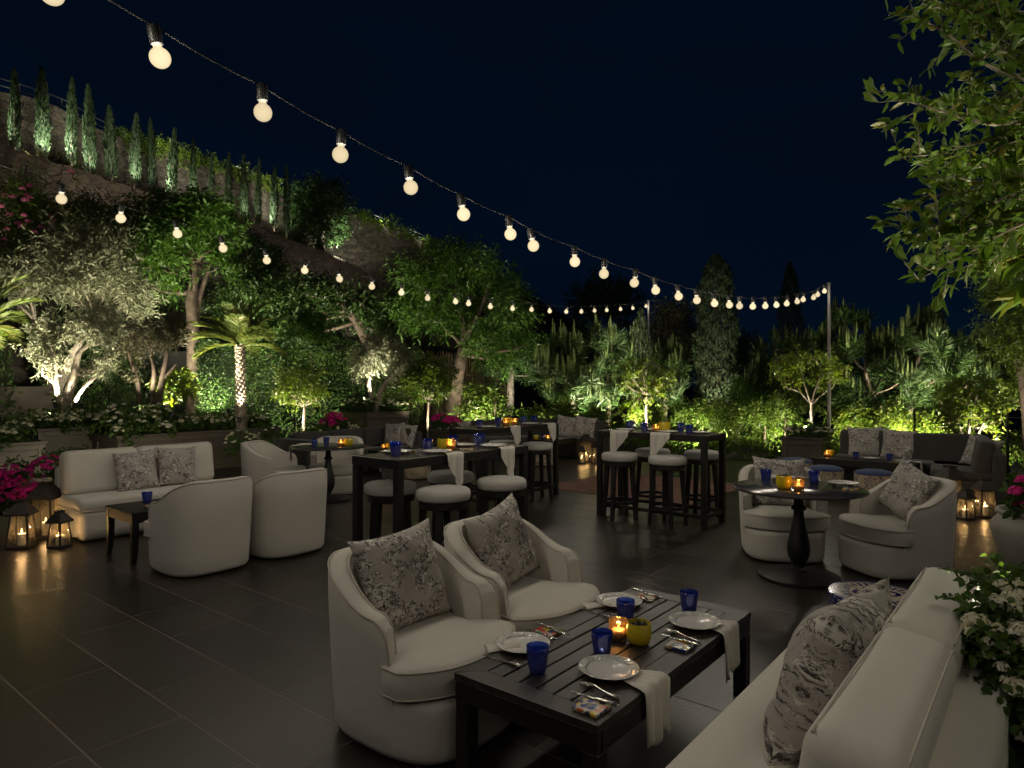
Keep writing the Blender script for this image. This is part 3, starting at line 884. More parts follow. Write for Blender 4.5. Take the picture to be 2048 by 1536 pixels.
# ------------------------------------------------------------------ white sofas (face +Y, length along X)
def make_white_sofa(L, D, split, label, back_h=0.86, loc=(0, 0, 0), rz=0):
    root = thing('white_sofa', label, 'sofa', loc, rz, 'white sofas')
    MB().box((0, 0.0, 0.165), (L - 0.03, D - 0.03, 0.31), 0.06, 4).build('base', MAT['canvas'], root, True)
    sc = MB().box((0, 0.055, 0.375), (L, D - 0.11, 0.13), 0.05, 4).build('seat_cushion', MAT['canvas'], root, True)
    x, y0, y1 = L / 2 + .001, -D / 2 + 0.11, D / 2 + .001
    pp = MB(); pth = []
    for cx, cy, a0 in ((x - .06, y1 - .06, 0), (-x + .06, y1 - .06, 90), (-x + .06, y0 + .06, 180), (x - .06, y0 + .06, 270)):
        for k in range(7):
            a = R(a0 + k * 15); pth.append((cx + .06 * math.cos(a), cy + .06 * math.sin(a), 0.318))
    pp.tube(pth, 0.006, 6, closed=True).build('piping', MAT['canvas_piping'], sc, True)
    MB().box((0, -D / 2 + 0.075, 0.37), (L - 0.02, 0.15, 0.70), 0.045, 4).build('back_frame', MAT['canvas'], root, True)
    x0 = -L / 2 + 0.01
    for w in split:
        bw_ = w * (L - 0.02); ch = back_h - 0.42
        vs, fs = bevel_box_data(bw_ - 0.001, 0.21, ch, 0.060, 6)
        mb = MB(); M = Matrix.Translation(Vector((x0 + bw_ / 2, -D / 2 + 0.245, 0.425 + ch / 2))) @ Matrix.Rotation(R(9), 4, 'X')
        out = []
        for v in vs:      # softly stuffed
            u, t = v.x / (bw_ / 2), v.z / (ch / 2)
            out.append(Vector((v.x, v.y * (1 + 0.18 * max(0, 1 - u * u) * max(0, 1 - t * t)), v.z + 0.012 * (1 - u * u) * (1 if v.z > 0 else 0))))
        mb.add(out, fs, M)
        bc = mb.build('back_cushion', MAT['canvas'], root, True)
        for sy in (-1, 1):
            pth = []
            for k in range(15):
                u = (k / 14 * 2 - 1) * .93
                pth.append(M @ Vector((u * bw_ / 2, sy * (0.105 - 0.0172), ch / 2 - 0.0172 + 0.012 * (1 - u * u) - .0005)))
            MB().tube(pth, 0.0036, 6).build('piping', MAT['canvas_piping'], bc, True)
        x0 += bw_
    return root
make_white_sofa(1.62, 0.80, (0.54, 0.46), 'white two-cushion sofa at left behind the low black table, lanterns at its end', 0.88, (-4.10, 7.55, 0), face(B2.x, B2.y))
fs_c = rel(ctA, -0.36, 1.02)
make_white_sofa(1.72, 0.84, (0.5, 0.5), 'white sofa in the right foreground with its back to the flower pot', 0.86, (fs_c.x, fs_c.y, 0), face(-B2.x, -B2.y))
def on_sofa(cx, cy, rz, x, y, z):
    return Matrix.Translation((cx, cy, 0)) @ Matrix.Rotation(rz, 4, 'Z') @ Vector((x, y, z))
lrz = face(B2.x, B2.y)
pillow(on_sofa(-4.10, 7.55, lrz, 0.14, 0.05, 0.64), B2, 14, -3, 'left toile pillow on the left white sofa', seed=3, size=0.44, thick=0.13, material='toile_fine')
pillow(on_sofa(-4.10, 7.55, lrz, -0.30, 0.05, 0.65), B2, 13, 3, 'right toile pillow on the left white sofa', seed=6, size=0.44, thick=0.13, material='toile_fine')
frz = face(-B2.x, -B2.y)
pillow(on_sofa(fs_c.x, fs_c.y, frz, 0.02, 0.05, 0.655), -B2 + A2 * 0.1, 20, -4, 'big plump toile pillow nearest the viewer on the foreground sofa', seed=8, size=0.53, thick=0.21)
pillow(on_sofa(fs_c.x, fs_c.y, frz, 0.40, 0.07, 0.625), -B2 + A2 * -0.12, 26, 14, 'second toile pillow at the far end of the foreground sofa', seed=11, size=0.43, thick=0.15)

# ------------------------------------------------------------------ grey sectional sofas along back lines
def grey_run(root, p0, p1, ncush, depth=0.85, h=0.74, arm0=False, arm1=False, armh=0.62):
    p0, p1 = Vector((p0[0], p0[1], 0)), Vector((p1[0], p1[1], 0))
    d = (p1 - p0); L = d.length; d.normalize(); nrm = Vector((d.y, -d.x, 0))
    M = Matrix((d, nrm, Vector((0, 0, 1)))).transposed().to_4x4()
    M = Matrix((( d.x, -nrm.x, 0, p0.x), (d.y, -nrm.y, 0, p0.y), (0, 0, 1, 0), (0, 0, 0, 1)))   # +Y is behind
    def bx(c, s, r, name):
        vs, fs = bevel_box_data(s[0], s[1], s[2], r, 3)
        MB().add(vs, fs, M @ Matrix.Translation(Vector(c))).build(name, MAT['grey_fabric'], root, True)
    bx((L / 2, -depth / 2, 0.165), (L, depth, 0.27), 0.02, 'base')
    bx((L / 2, -0.075, 0.46), (L, 0.15, 0.44), 0.03, 'back_frame')
    a0 = 0.2 if arm0 else 0.0; a1 = 0.2 if arm1 else 0.0
    w = (L - a0 - a1) / ncush
    for k in range(ncush):
        x = a0 + w * (k + .5)
        bx((x, -depth / 2 - 0.06, 0.365), (w - 0.012, depth - 0.14, 0.135), 0.035, 'seat_cushion')
        vs, fs = bevel_box_data(w - 0.02, 0.19, h - 0.33, 0.055, 3)
        MB().add(vs, fs, M @ Matrix.Translation(Vector((x, -0.235, 0.37 + (h - 0.33) / 2))) @ Matrix.Rotation(R(random.uniform(-13, -8)), 4, 'X') @ Matrix.Rotation(R(random.uniform(-1.5, 1.5)), 4, 'Y')).build('back_cushion', MAT['grey_fabric'], root, True)
    for on, x in ((arm0, 0.1), (arm1, L - 0.1)):
        if on: bx((x, -depth / 2, armh / 2 + .03), (0.2, depth + 0.002, armh - 0.02), 0.03, 'armrest')
g1 = thing('grey_sofa', 'charcoal grey corner sofa behind the left round table', 'sofa', (0, 0, 0), 0, 'grey corner sofas')
grey_run(g1, (-4.05, 11.35), (-2.62, 13.55), 3, arm0=True, h=0.72, armh=0.66)
grey_run(g1, (-2.50, 13.50), (-1.72, 12.90), 1, h=0.72)
g2 = thing('grey_sofa', 'charcoal grey corner sofa at the back centre behind the bar tables', 'sofa', (0, 0, 0), 0, 'grey corner sofas')
grey_run(g2, (-1.85, 14.75), (1.02, 16.05), 4, h=0.74)
grey_run(g2, (1.14, 15.95), (2.15, 14.75), 2, h=0.76, arm1=False)
g3 = thing('grey_sofa', 'charcoal grey corner sofa at the right with lanterns in front', 'sofa', (0, 0, 0), 0, 'grey corner sofas')
grey_run(g3, (5.72, 11.50), (7.15, 10.05), 2, h=0.80)
grey_run(g3, (7.22, 9.95), (6.42, 8.70), 1, h=0.80, arm1=False, depth=0.85)
pillow((-2.28, 12.93, 0.62), (-A2.x * .5 - B2.x * .2, -A2.y), 14, -4, 'toile pillow in the corner of the grey sofa behind the left round table', seed=4, size=0.46, material='toile_fine')
pillow((-2.02, 12.80, 0.62), (-0.55, -0.85), 16, 5, 'toile pillow partly behind its neighbour on the left grey sofa', seed=9, size=0.44, material='toile_fine')
pillow((-1.42, 14.36, 0.63), (0.35, -0.94), 14, -3, 'toile pillow at the left end of the back centre grey sofa', seed=10, size=0.45, material='toile_fine')
pillow((-1.08, 14.48, 0.61), (0.35, -0.94), 20, 4, 'low toile pillow right of the end pillow on the back centre sofa', seed=12, size=0.42, material='toile_fine')
pillow((1.22, 14.98, 0.64), (-0.35, -0.94), 15, 7, 'left one of two tilted toile pillows on the back centre sofa', seed=13, size=0.50, material='toile_fine')
pillow((1.60, 14.75, 0.64), (-0.35, -0.94), 15, 8, 'right one of two tilted toile pillows on the back centre sofa', seed=14, size=0.50, material='toile_fine')
pillow((5.78, 10.98, 0.65), (-0.55, -0.84), 14, -2, 'left one of a pair of toile pillows on the right grey sofa', seed=15, size=0.50, material='toile_fine')
pillow((6.13, 10.62, 0.64), (-0.55, -0.84), 14, 4, 'right one of a pair of toile pillows on the right grey sofa', seed=16, size=0.48, material='toile_fine')
pillow((6.72, 9.60, 0.62), (-0.9, -0.5), 18, 10, 'lone toile pillow in the corner of the right grey sofa', seed=17, size=0.46, material='toile_fine')

# ------------------------------------------------------------------ tables
def bar_table(loc, dx, dy, label, h=1.03):
    """origin at one corner, x along the grid's near-right axis, y away"""
    root = thing('bar_table', label, 'bar table', (loc[0], loc[1], 0), GRID, 'black high bar tables')
    t = 0.062
    MB().box((dx / 2, dy / 2, h - 0.008), (dx - 0.05, dy - 0.05, 0.016), 0.002, 1).build('tabletop', MAT['stone_top'], root)
    fr = MB()
    for (c, s) in (((dx / 2, 0.014, h - 0.035), (dx, 0.028, 0.07)), ((dx / 2, dy - 0.014, h - 0.035), (dx, 0.028, 0.07)), ((0.014, dy / 2, h - 0.035), (0.028, dy - 0.058, 0.07)), ((dx - 0.014, dy / 2, h - 0.035), (0.028, dy - 0.058, 0.07))):
        fr.box(c, s, 0.003, 1)
    fr.build('apron', MAT['black_wood'], root)
    for x in (t / 2 + .002, dx - t / 2 - .002):
        for y in (t / 2 + .002, dy - t / 2 - .002):
            MB().box((x, y, (h - 0.072) / 2), (t, t, h - 0.072), 0.004, 1).build('leg', MAT['black_wood'], root)
    for (p, q) in (((t, t / 2, 0.13), (dx - t, t / 2, 0.13)), ((t, dy - t / 2, 0.13), (dx - t, dy - t / 2, 0.13)), ((t / 2, t, 0.13), (t / 2, dy - t, 0.13)), ((dx - t / 2, t, 0.13), (dx - t / 2, dy - t, 0.13))):
        MB().bar(p, q, 0.035, 0.04, 0.003).build('stretcher', MAT['black_wood'], root)
    return root
BT1, BT2, BT3 = Vector((-1.275, 5.33, 0)), Vector((-0.815, 8.70, 0)), Vector((1.03, 8.20, 0))
bar_table(BT1, 0.55, 1.59, 'black high bar table nearest, left of centre, behind the front armchairs')
bar_table(BT2, 0.53, 1.72, 'black high bar table farthest back at the centre')
bar_table(BT3, 1.40, 0.58, 'black high bar table standing broadside right of centre')

def make_stool():
    root = thing('bar_stool', '', 'bar stool')
    MB().lathe([(0, 0.690), (0.185, 0.690), (0.205, 0.697), (0.214, 0.715), (0.216, 0.745), (0.212, 0.765), (0.196, 0.780), (0.15, 0.788), (0.0, 0.792)], 36).build('seat_cushion', MAT['stool_fabric'], root, True)
    MB().lathe([(0.0, 0.632), (0.175, 0.632), (0.19, 0.634), (0.197, 0.64), (0.197, 0.688), (0.0, 0.689)], 36).build('apron', MAT['black_wood'], root, auto=40)
    for k in range(4):
        a = R(45 + 90 * k); c, s = math.cos(a), math.sin(a)
        lg = MB(); up, dn = Vector((0.160 * c, 0.160 * s, 0.633)), Vector((0.205 * c, 0.205 * s, 0.0))
        M = []
        for p, w in ((up, 0.026), (dn, 0.019)):
            t_ = Vector((c, s, 0)); n_ = Vector((-s, c, 0))
            M += [p + t_ * w + n_ * w, p - t_ * w + n_ * w, p - t_ * w - n_ * w, p + t_ * w - n_ * w]
        lg.add(M, [[0, 1, 2, 3], [7, 6, 5, 4], [0, 4, 5, 1], [1, 5, 6, 2], [2, 6, 7, 3], [3, 7, 4, 0]])
        lg.build('leg', MAT['black_wood'], root)
    ring = MB()
    n = 40
    prof = [(0.178, 0.195), (0.196, 0.195), (0.196, 0.228), (0.178, 0.228)]
    V = []; F = []
    for (r_, z) in prof:
        for k in range(n): V.append((r_ * math.cos(2 * math.pi * k / n), r_ * math.sin(2 * math.pi * k / n), z))
    for i in range(4):
        for k in range(n):
            F.append([i * n + k, i * n + (k + 1) % n, ((i + 1) % 4) * n + (k + 1) % n, ((i + 1) % 4) * n + k])
    ring.add(V, F).build('foot_ring', MAT['black_wood'], root, auto=40)
    return root
STOOL = Proto(make_stool())
def stool(p, label, rz):
    STOOL.put((p[0], p[1], 0), rz, label, 'round bar stools')
for p, l, a in (((-1.01, 5.57), 'round white bar stool seen behind the near left leg of the nearest bar table', .3), ((-0.54, 5.27), 'round white bar stool in front of the nearest bar table, closest to the viewer', .7), ((-0.57, 6.22), 'round white bar stool partly under the hanging napkin at nearest bar table', .2), ((-0.09, 5.83), 'round white bar stool at the right end of the nearest bar table', .9),
              ((0.35, 9.3), 'round white bar stool at right end of the farthest bar table', .4), ((-0.12, 9.62), 'half hidden round bar stool on the far side of the farthest bar table', .1), ((-0.20, 8.62), 'half hidden round bar stool before the farthest bar table', .8), ((-0.62, 8.98), 'half hidden round bar stool at left end of the farthest bar table', .5),
              ((1.28, 7.97), 'round white bar stool at the left end of the right bar table, near side', .2), ((1.765, 7.60), 'round white bar stool in the middle of the right bar table, near side', .75), ((1.77, 8.43), 'round white bar stool behind the right bar table, left one', .5), ((2.32, 8.18), 'round white bar stool behind the right bar table, seen past its right leg', .1)):
    stool(p, l, a)

def round_table(x, y, r, label, h=0.745):
    root = thing('round_table', label, 'round table', (x, y, 0), 0.2, 'round pedestal tables')
    MB().lathe([(0, h - 0.022), (r - 0.012, h - 0.022), (r, h - 0.014), (r, h - 0.004), (r - 0.005, h), (0, h)], 64).build('tabletop', MAT['dark_stone_top'], root, auto=40)
    MB().lathe([(0.0, 0.045), (0.062, 0.05), (0.058, 0.075), (0.045, 0.085), (0.045, 0.11), (0.056, 0.125), (0.082, 0.18), (0.090, 0.235), (0.085, 0.29), (0.066, 0.38), (0.048, 0.47), (0.040, 0.53), (0.040, 0.555), (0.058, 0.565), (0.058, 0.585), (0.041, 0.600), (0.037, 0.64), (0.037, 0.70), (0.075, 0.715), (0.075, h - 0.023), (0, h - 0.023)], 32).build('pedestal', MAT['black_iron'], root, auto=35)
    MB().lathe([(0, 0.0), (0.315, 0.0), (0.32, 0.012), (0.318, 0.024), (0.29, 0.034), (0.16, 0.044), (0.08, 0.052), (0, 0.052)], 56).build('base', MAT['black_iron'], root, auto=35)
round_table(2.37, 5.54, 0.52, 'round dark stone table on a turned iron pedestal at the right')
round_table(-2.54, 9.26, 0.52, 'round dark table on a turned iron pedestal at the left')

# slatted coffee table in front
CT = Vector((-0.235, 2.717, 0)); CTX, CTY, CTH = 0.68, 1.49, 0.43
ct = thing('coffee_table', 'dark slatted wooden coffee table in the foreground, laid for four', 'coffee table', (CT.x, CT.y, 0), GRID)
fw = 0.095
fr = MB()
for (c, q) in ((((0, 0), (CTX, 0), (CTX - fw, fw), (fw, fw))), 0), (((0, CTY), (fw, CTY - fw), (CTX - fw, CTY - fw), (CTX, CTY)), 0), (((0, 0), (fw, fw), (fw, CTY - fw), (0, CTY)), 0), (((CTX, 0), (CTX, CTY), (CTX - fw, CTY - fw), (CTX - fw, fw)), 0):
    ctr = Vector((sum(p[0] for p in c) / 4, sum(p[1] for p in c) / 4, 0))
    P = [Vector((p[0], p[1], 0)) for p in c]
    P = [ctr + (p - ctr) * 0.9965 for p in P]
    V = [(p.x, p.y, CTH) for p in P] + [(p.x, p.y, CTH - 0.028) for p in P]
    fr.add(V, [[0, 1, 2, 3], [7, 6, 5, 4]] + [[(i + 1) % 4, i, i + 4, (i + 1) % 4 + 4] for i in range(4)])
fr.build('top_frame', MAT['dark_slat'], ct)
ns = 6; sw = (CTX - 2 * fw) / ns
for i in range(ns):
    MB().box((fw + sw * (i + .5), CTY / 2, CTH - 0.012 + random.uniform(-.0006, .0006)), (sw - 0.010, CTY - 2 * fw - 0.006, 0.022), 0.002, 1).build('slat', MAT['dark_slat'], ct)
ap = MB()
for (c, s) in (((CTX / 2, 0.016, CTH - 0.068), (CTX - 0.01, 0.03, 0.078)), ((CTX / 2, CTY - 0.016, CTH - 0.068), (CTX - 0.01, 0.03, 0.078)), ((0.016, CTY / 2, CTH - 0.068), (0.03, CTY - 0.07, 0.078)), ((CTX - 0.016, CTY / 2, CTH - 0.068), (0.03, CTY - 0.07, 0.078))):
    ap.box(c, s, 0.002, 1)
ap.build('apron', MAT['black_wood'], ct)
for y in (0.45, 1.04):
    MB().box((CTX / 2, y, CTH - 0.047), (CTX - 0.07, 0.05, 0.04), 0.002, 1).build('cross_rail', MAT['black_wood'], ct)
for x in (0.037, CTX - 0.037):
    for y in (0.037, CTY - 0.037):
        MB().box((x, y, (CTH - 0.108) / 2), (0.066, 0.066, CTH - 0.108), 0.003, 1).build('leg', MAT['black_wood'], ct)

def low_table(loc, dx, dy, h, label, rz=GRID, name='side_table'):
    root = thing(name, label, 'low table', (loc[0], loc[1], 0), rz, 'low black tables')
    MB().box((dx / 2, dy / 2, h - 0.0125), (dx, dy, 0.025), 0.003, 1).build('tabletop', MAT['black_wood'], root)
    ap = MB()
    for (c, s) in (((dx / 2, 0.02, h - 0.063), (dx - 0.02, 0.024, 0.074)), ((dx / 2, dy - 0.02, h - 0.063), (dx - 0.02, 0.024, 0.074)), ((0.02, dy / 2, h - 0.063), (0.024, dy - 0.07, 0.074)), ((dx - 0.02, dy / 2, h - 0.063), (0.024, dy - 0.07, 0.074))):
        ap.box(c, s, 0.002, 1)
    ap.build('apron', MAT['black_wood'], root)
    for sx, x in ((-1, 0.034), (1, dx - 0.034)):
        for sy, y in ((-1, 0.034), (1, dy - 0.034)):
            lg = MB(); V = []
            for z, w, o in ((h - 0.026, 0.030, 0), (h * .55, 0.027, 0), (h * .25, 0.024, 0.004), (0.0, 0.017, 0.020)):
                cx, cy = x + sx * o * 0.6, y + sy * o * 0.6
                V += [(cx - w, cy - w, z), (cx + w, cy - w, z), (cx + w, cy + w, z), (cx - w, cy + w, z)]
            F = [[3, 2, 1, 0][::-1], [12, 13, 14, 15][::-1]]
            for i in range(3):
                for k in range(4): F.append([i * 4 + k, i * 4 + (k + 1) % 4, i * 4 + 4 + (k + 1) % 4, i * 4 + 4 + k][::-1])
            lg.add(V, F).build('leg', MAT['black_wood'], root)
    return root
LT = Vector((-3.82, 6.29, 0))
low_table(LT, 0.60, 1.25, 0.46, 'low black table with curved legs before the left white sofa')
low_table((-2.55, 11.85), 0.6, 0.6, 0.43, 'small low black table inside the left grey corner sofa')
T5 = Vector((0.30, 13.95, 0))
low_table(T5, 0.62, 0.95, 0.45, 'low black table before the back centre grey sofa')
T6 = Vector((4.60, 10.40, 0))
low_table(T6, 1.45, 0.55, 0.46, 'long low black table before the right grey sofa')

# ------------------------------------------------------------------ poufs and garden stool
def make_pouf():
    root = thing('pouf', '', 'pouf')
    MB().lathe([(0, 0.012), (0.215, 0.012), (0.228, 0.022), (0.236, 0.06), (0.240, 0.22), (0.238, 0.38), (0.236, 0.405)], 40).build('side', MAT['toile_blue'], root, True)
    MB().lathe([(0.2385, 0.402), (0.238, 0.412), (0.21, 0.432), (0.13, 0.452), (0.0, 0.460)], 40).build('seat', MAT['blue_cloth'], root, True)
    pp = MB(); pp.tube([(0.2395 * math.cos(2 * math.pi * k / 40), 0.2395 * math.sin(2 * math.pi * k / 40), 0.404) for k in range(40)], 0.006, 6, closed=True)
    pp.build('piping', MAT['blue_cloth'], root, True)
    return root
POUF = Proto(make_pouf())
for p, l in (((4.40, 10.38), 'blue topped toile pouf farthest left by the long low table'), ((4.40, 9.42), 'blue topped toile pouf in the middle of three before the long low table'), ((4.85, 8.98), 'blue topped toile pouf right of the round table, nearest of three'),
             ((-1.62, 11.35), 'pale pouf with blue print seen under the nearest bar table'), ((0.64, 13.15), 'blue and beige printed pouf beside the back centre low table')):
    POUF.put((p[0], p[1], 0), random.uniform(0, 6), l, 'blue printed poufs')

def stool_ceramic_mat():
    m = mat('blue_ceramic', (0.55, 0.46, 0.34), 0.15, spec=0.6, coat=0.4)
    t = m.node_tree; b = t.nodes['Principled BSDF']; c = [n for n in t.nodes if n.type == 'TEX_COORD'][0]
    L = t.links.new; N = t.nodes.new
    def mth(op, a, bb=None, cc=None):
        q = N('ShaderNodeMath'); q.operation = op
        for i, x in enumerate((a, bb, cc)):
            if x is None: continue
            if isinstance(x, (int, float)): q.inputs[i].default_value = x
            else: L(x, q.inputs[i])
        return q.outputs[0]
    sx = N('ShaderNodeSeparateXYZ'); L(c.outputs['Object'], sx.inputs[0])
    X, Y, Z = sx.outputs
    r = mth('SQRT', mth('ADD', mth('MULTIPLY', X, X), mth('MULTIPLY', Y, Y)))
    th = mth('ARCTAN2', Y, X)
    petal = mth('ABSOLUTE', mth('SINE', mth('MULTIPLY', th, 2)))                 # four big petals
    fine = mth('ABSOLUTE', mth('SINE', mth('MULTIPLY', th, 14)))
    p1 = mth('ABSOLUTE', mth('SUBTRACT', r, mth('MULTIPLY_ADD', petal, 0.055, 0.055)))
    e1 = mth('LESS_THAN', p1, 0.013)                                              # petal outlines
    dots = mth('MULTIPLY', mth('GREATER_THAN', fine, 0.72), mth('MULTIPLY', mth('GREATER_THAN', r, 0.135), mth('LESS_THAN', r, 0.185)))
    vor = N('ShaderNodeTexVoronoi'); vor.inputs['Scale'].default_value = 34; L(c.outputs['Object'], vor.inputs['Vector'])
    sp = mth('MULTIPLY', mth('LESS_THAN', vor.outputs['Distance'], 0.30), mth('LESS_THAN', r, 0.19))
    ring1 = mth('MULTIPLY', mth('GREATER_THAN', r, 0.214), mth('LESS_THAN', r, 0.24))
    ring2 = mth('MULTIPLY', mth('GREATER_THAN', r, 0.196), mth('LESS_THAN', r, 0.204))
    top = mth('MAXIMUM', mth('MAXIMUM', e1, dots), mth('MAXIMUM', mth('MAXIMUM', ring1, ring2), mth('MULTIPLY', sp, mth('GREATER_THAN', p1, 0.03))))
    side_v = N('ShaderNodeTexVoronoi'); side_v.inputs['Scale'].default_value = 60; L(c.outputs['Object'], side_v.inputs['Vector'])
    bands = mth('GREATER_THAN', mth('SINE', mth('MULTIPLY', Z, 110)), 0.86)
    side = mth('MAXIMUM', mth('GREATER_THAN', side_v.outputs['Distance'], 0.28), bands)
    is_top = mth('GREATER_THAN', Z, 0.452)
    f = mth('ADD', mth('MULTIPLY', top, is_top), mth('MULTIPLY', side, mth('SUBTRACT', 1.0, is_top)))
    mx = N('ShaderNodeMix'); mx.data_type = 'RGBA'; mx.inputs['A'].default_value = (0.55, 0.46, 0.34, 1); mx.inputs['B'].default_value = (0.012, 0.016, 0.11, 1)
    L(f, mx.inputs['Factor']); L(mx.outputs['Result'], b.inputs['Base Color'])
stool_ceramic_mat()
gs = MB().lathe([(0, 0.0), (0.19, 0.0), (0.20, 0.01), (0.205, 0.05), (0.232, 0.16), (0.242, 0.24), (0.236, 0.33), (0.238, 0.40), (0.242, 0.42), (0.242, 0.445), (0.236, 0.456), (0.0, 0.460)], 56).build('garden_stool', MAT['blue_ceramic'], None, auto=40)
gs.location = (1.99, 3.66, 0); gs.rotation_euler = (0, 0, 0.6)
tag(gs, 'blue and white painted ceramic garden stool beyond the foreground sofa', 'stool')

# rug
def rug_mat():
    m = mat('rug_weave', (0.20, 0.105, 0.075), 0.95, var=0.35, vscale=9, bump=0.5, bscale=160, detail=6)
rug_mat()
rg = MB(); rc = Vector((0.42, 10.35, 0))
rl, rw = 2.45, 2.3
nx = 24
V = []; F = []
for i in range(nx + 1):
    for j in range(nx + 1):
        p = rc + B2 * (rl * i / nx) + A2 * (rw * j / nx)
        V.append((p.x, p.y, 0.008 + 0.002 * math.sin(i * 1.3) * math.sin(j * .9)))
for i in range(nx):
    for j in range(nx):
        F.append([i * (nx + 1) + j, (i + 1) * (nx + 1) + j, (i + 1) * (nx + 1) + j + 1, i * (nx + 1) + j + 1])
k = len(V)
edge = [i * (nx + 1) for i in range(nx + 1)] + [nx * (nx + 1) + j for j in range(1, nx + 1)] + [i * (nx + 1) + nx for i in range(nx - 1, -1, -1)] + [j for j in range(nx - 1, 0, -1)]
V += [(V[e_][0], V[e_][1], 0.001) for e_ in edge]
m_ = len(edge)
for i in range(m_): F.append([edge[i], k + i, k + (i + 1) % m_, edge[(i + 1) % m_]])
rg.add(V, F)
tag(rg.build('rug', MAT['rug_weave']), 'faded terracotta red rug on the floor beyond the right bar table', 'rug')

# ------------------------------------------------------------------ lanterns with candles
candle_l = bpy.data.lights.new('candle_light', 'POINT'); candle_l.energy = CANDLE_W; candle_l.color = CANDLE; candle_l.shadow_soft_size = 0.012
votive_l = bpy.data.lights.new('votive_light', 'POINT'); votive_l.energy = VOTIVE_W; votive_l.color = CANDLE; votive_l.shadow_soft_size = 0.010
def flame_mb(z, s):
    return MB().lathe([(0, z), (0.004 * s, z + 0.004 * s), (0.0058 * s, z + 0.011 * s), (0.0045 * s, z + 0.020 * s), (0.002 * s, z + 0.028 * s), (0, z + 0.033 * s)], 10)
def make_lantern(h):
    root = thing('lantern', '', 'lantern')
    w0 = h * 0.335 / 2 * 1.25; w1 = w0 * 0.74; zb, zt = 0.028, h * 0.70
    base = MB(); base.box((0, 0, 0.014), (2 * w0, 2 * w0, 0.022), 0.003, 1)
    for sx in (-1, 1):
        for sy in (-1, 1): base.box((sx * (w0 - .015), sy * (w0 - .015), 0.002), (0.022, 0.022, 0.006), 0.001, 1)
    base.build('base', MAT['lantern_iron'], root)
    for sx in (-1, 1):
        for sy in (-1, 1):
            MB().bar((sx * (w0 - .008), sy * (w0 - .008), zb - 0.004), (sx * (w1 - .008), sy * (w1 - .008), zt), 0.016, 0.016, 0.002).build('post', MAT['lantern_iron'], root)
    for k in range(4):
        M = Matrix.Rotation(R(90 * k), 4, 'Z'); a_, b_ = w0 - .008, w1 - .008
        MB().add([M @ Vector((-a_, -a_, zb)), M @ Vector((a_, -a_, zb)), M @ Vector((b_, -b_, zt)), M @ Vector((-b_, -b_, zt))], [[0, 1, 2, 3]]).build('pane', MAT['pane'], root)
    rf = MB(); e, t = w0 * 1.06, w0 * 0.36; z0, z1 = zt, h * 0.93
    V = []
    for z, q in ((z0 - .012, e), (z0 + .004, e), (z1, t), (z1 + .004, t * 1.25), (z1 + .016, t * 1.25)):
        V += [(-q, -q, z), (q, -q, z), (q, q, z), (-q, q, z)]
    F = [[3, 2, 1, 0], [16, 17, 18, 19]]
    for i in range(4):
        for k in range(4): F.append([i * 4 + k, i * 4 + (k + 1) % 4, i * 4 + 4 + (k + 1) % 4, i * 4 + 4 + k])
    rf.add(V, F).build('roof', MAT['lantern_iron'], root)
    hd = MB(); hd.tube([(-t * .9, 0, z1 + .016)] + [(-t * .9 * math.cos(a), 0, z1 + .018 + h * 0.05 * math.sin(a)) for a in np.linspace(0.1, math.pi - .1, 9)] + [(t * .9, 0, z1 + .016)], 0.0028, 6)
    hd.build('handle', MAT['lantern_iron'], root)
    return root
def make_candle(h, r):
    root = thing('candle', '', 'candle')
    MB().lathe([(0, 0), (r, 0), (r, h - .004), (r - .004, h), (r * .5, h - .004), (0, h - .006)], 20).build('wax', MAT['wax'], root, auto=50)
    MB().tube([(0, 0, h - .006), (0.001, 0, h + .010)], 0.0012, 5).build('wick', MAT['wick'], root)
    flame_mb(h + .004, 1.5).build('flame', MAT['flame'], root, True)
    l = bpy.data.objects.new('candle_light', candle_l); S.collection.objects.link(l); l.parent = root; l.location = (0, 0, h + .020)
    KIDS.setdefault(root.as_pointer(), []).append(l)
    return root
LAN = {'tall': Proto(make_lantern(0.60)), 'mid': Proto(make_lantern(0.48)), 'small': Proto(make_lantern(0.37))}
CAN = {'tall': Proto(make_candle(0.13, 0.034)), 'mid': Proto(make_candle(0.11, 0.034)), 'small': Proto(make_candle(0.095, 0.032))}
def lantern(kind, x, y, rz, label, clabel, grp):
    LAN[kind].put((x, y, 0.0), rz, label, grp)
    CAN[kind].put((x, y, 0.0255), rz, clabel, 'candles in the lanterns')
gL, gR, gM = 'iron lanterns by the left sofa', 'iron lanterns by the right sofa', 'iron lanterns at the back centre'
lantern('mid', -4.80, 6.56, 0.25, 'middle sized iron lantern, leftmost at the end of the left white sofa', 'lit candle in the leftmost lantern beside the left white sofa', gL)
lantern('tall', -4.87, 7.00, 0.1, 'tall iron lantern behind two smaller ones by the left white sofa', 'lit candle in the tall lantern beside the left white sofa', gL)
lantern('small', -4.43, 6.56, -0.15, 'smallest iron lantern against the corner of the left white sofa', 'lit candle in the smallest lantern beside the left white sofa', gL)
lantern('tall', 5.50, 8.42, 0.15, 'tall iron lantern, left one of three before the right grey sofa', 'lit candle in the tall lantern before the right grey sofa', gR)
lantern('small', 5.36, 7.92, 0.3, 'smallest iron lantern, front one of three before the right grey sofa', 'lit candle in the smallest lantern before the right grey sofa', gR)
lantern('mid', 5.68, 8.05, -0.1, 'middle sized iron lantern, right one of three before the right grey sofa', 'lit candle in the right lantern before the right grey sofa', gR)
lantern('tall', 1.52, 13.75, 0.2, 'tall iron lantern at the back centre, behind two shorter ones', 'candle in the tall lantern at the back centre', gM)
lantern('small', 1.40, 13.42, -0.1, 'small iron lantern in front at the back centre', 'candle in the small lantern at the back centre', gM)
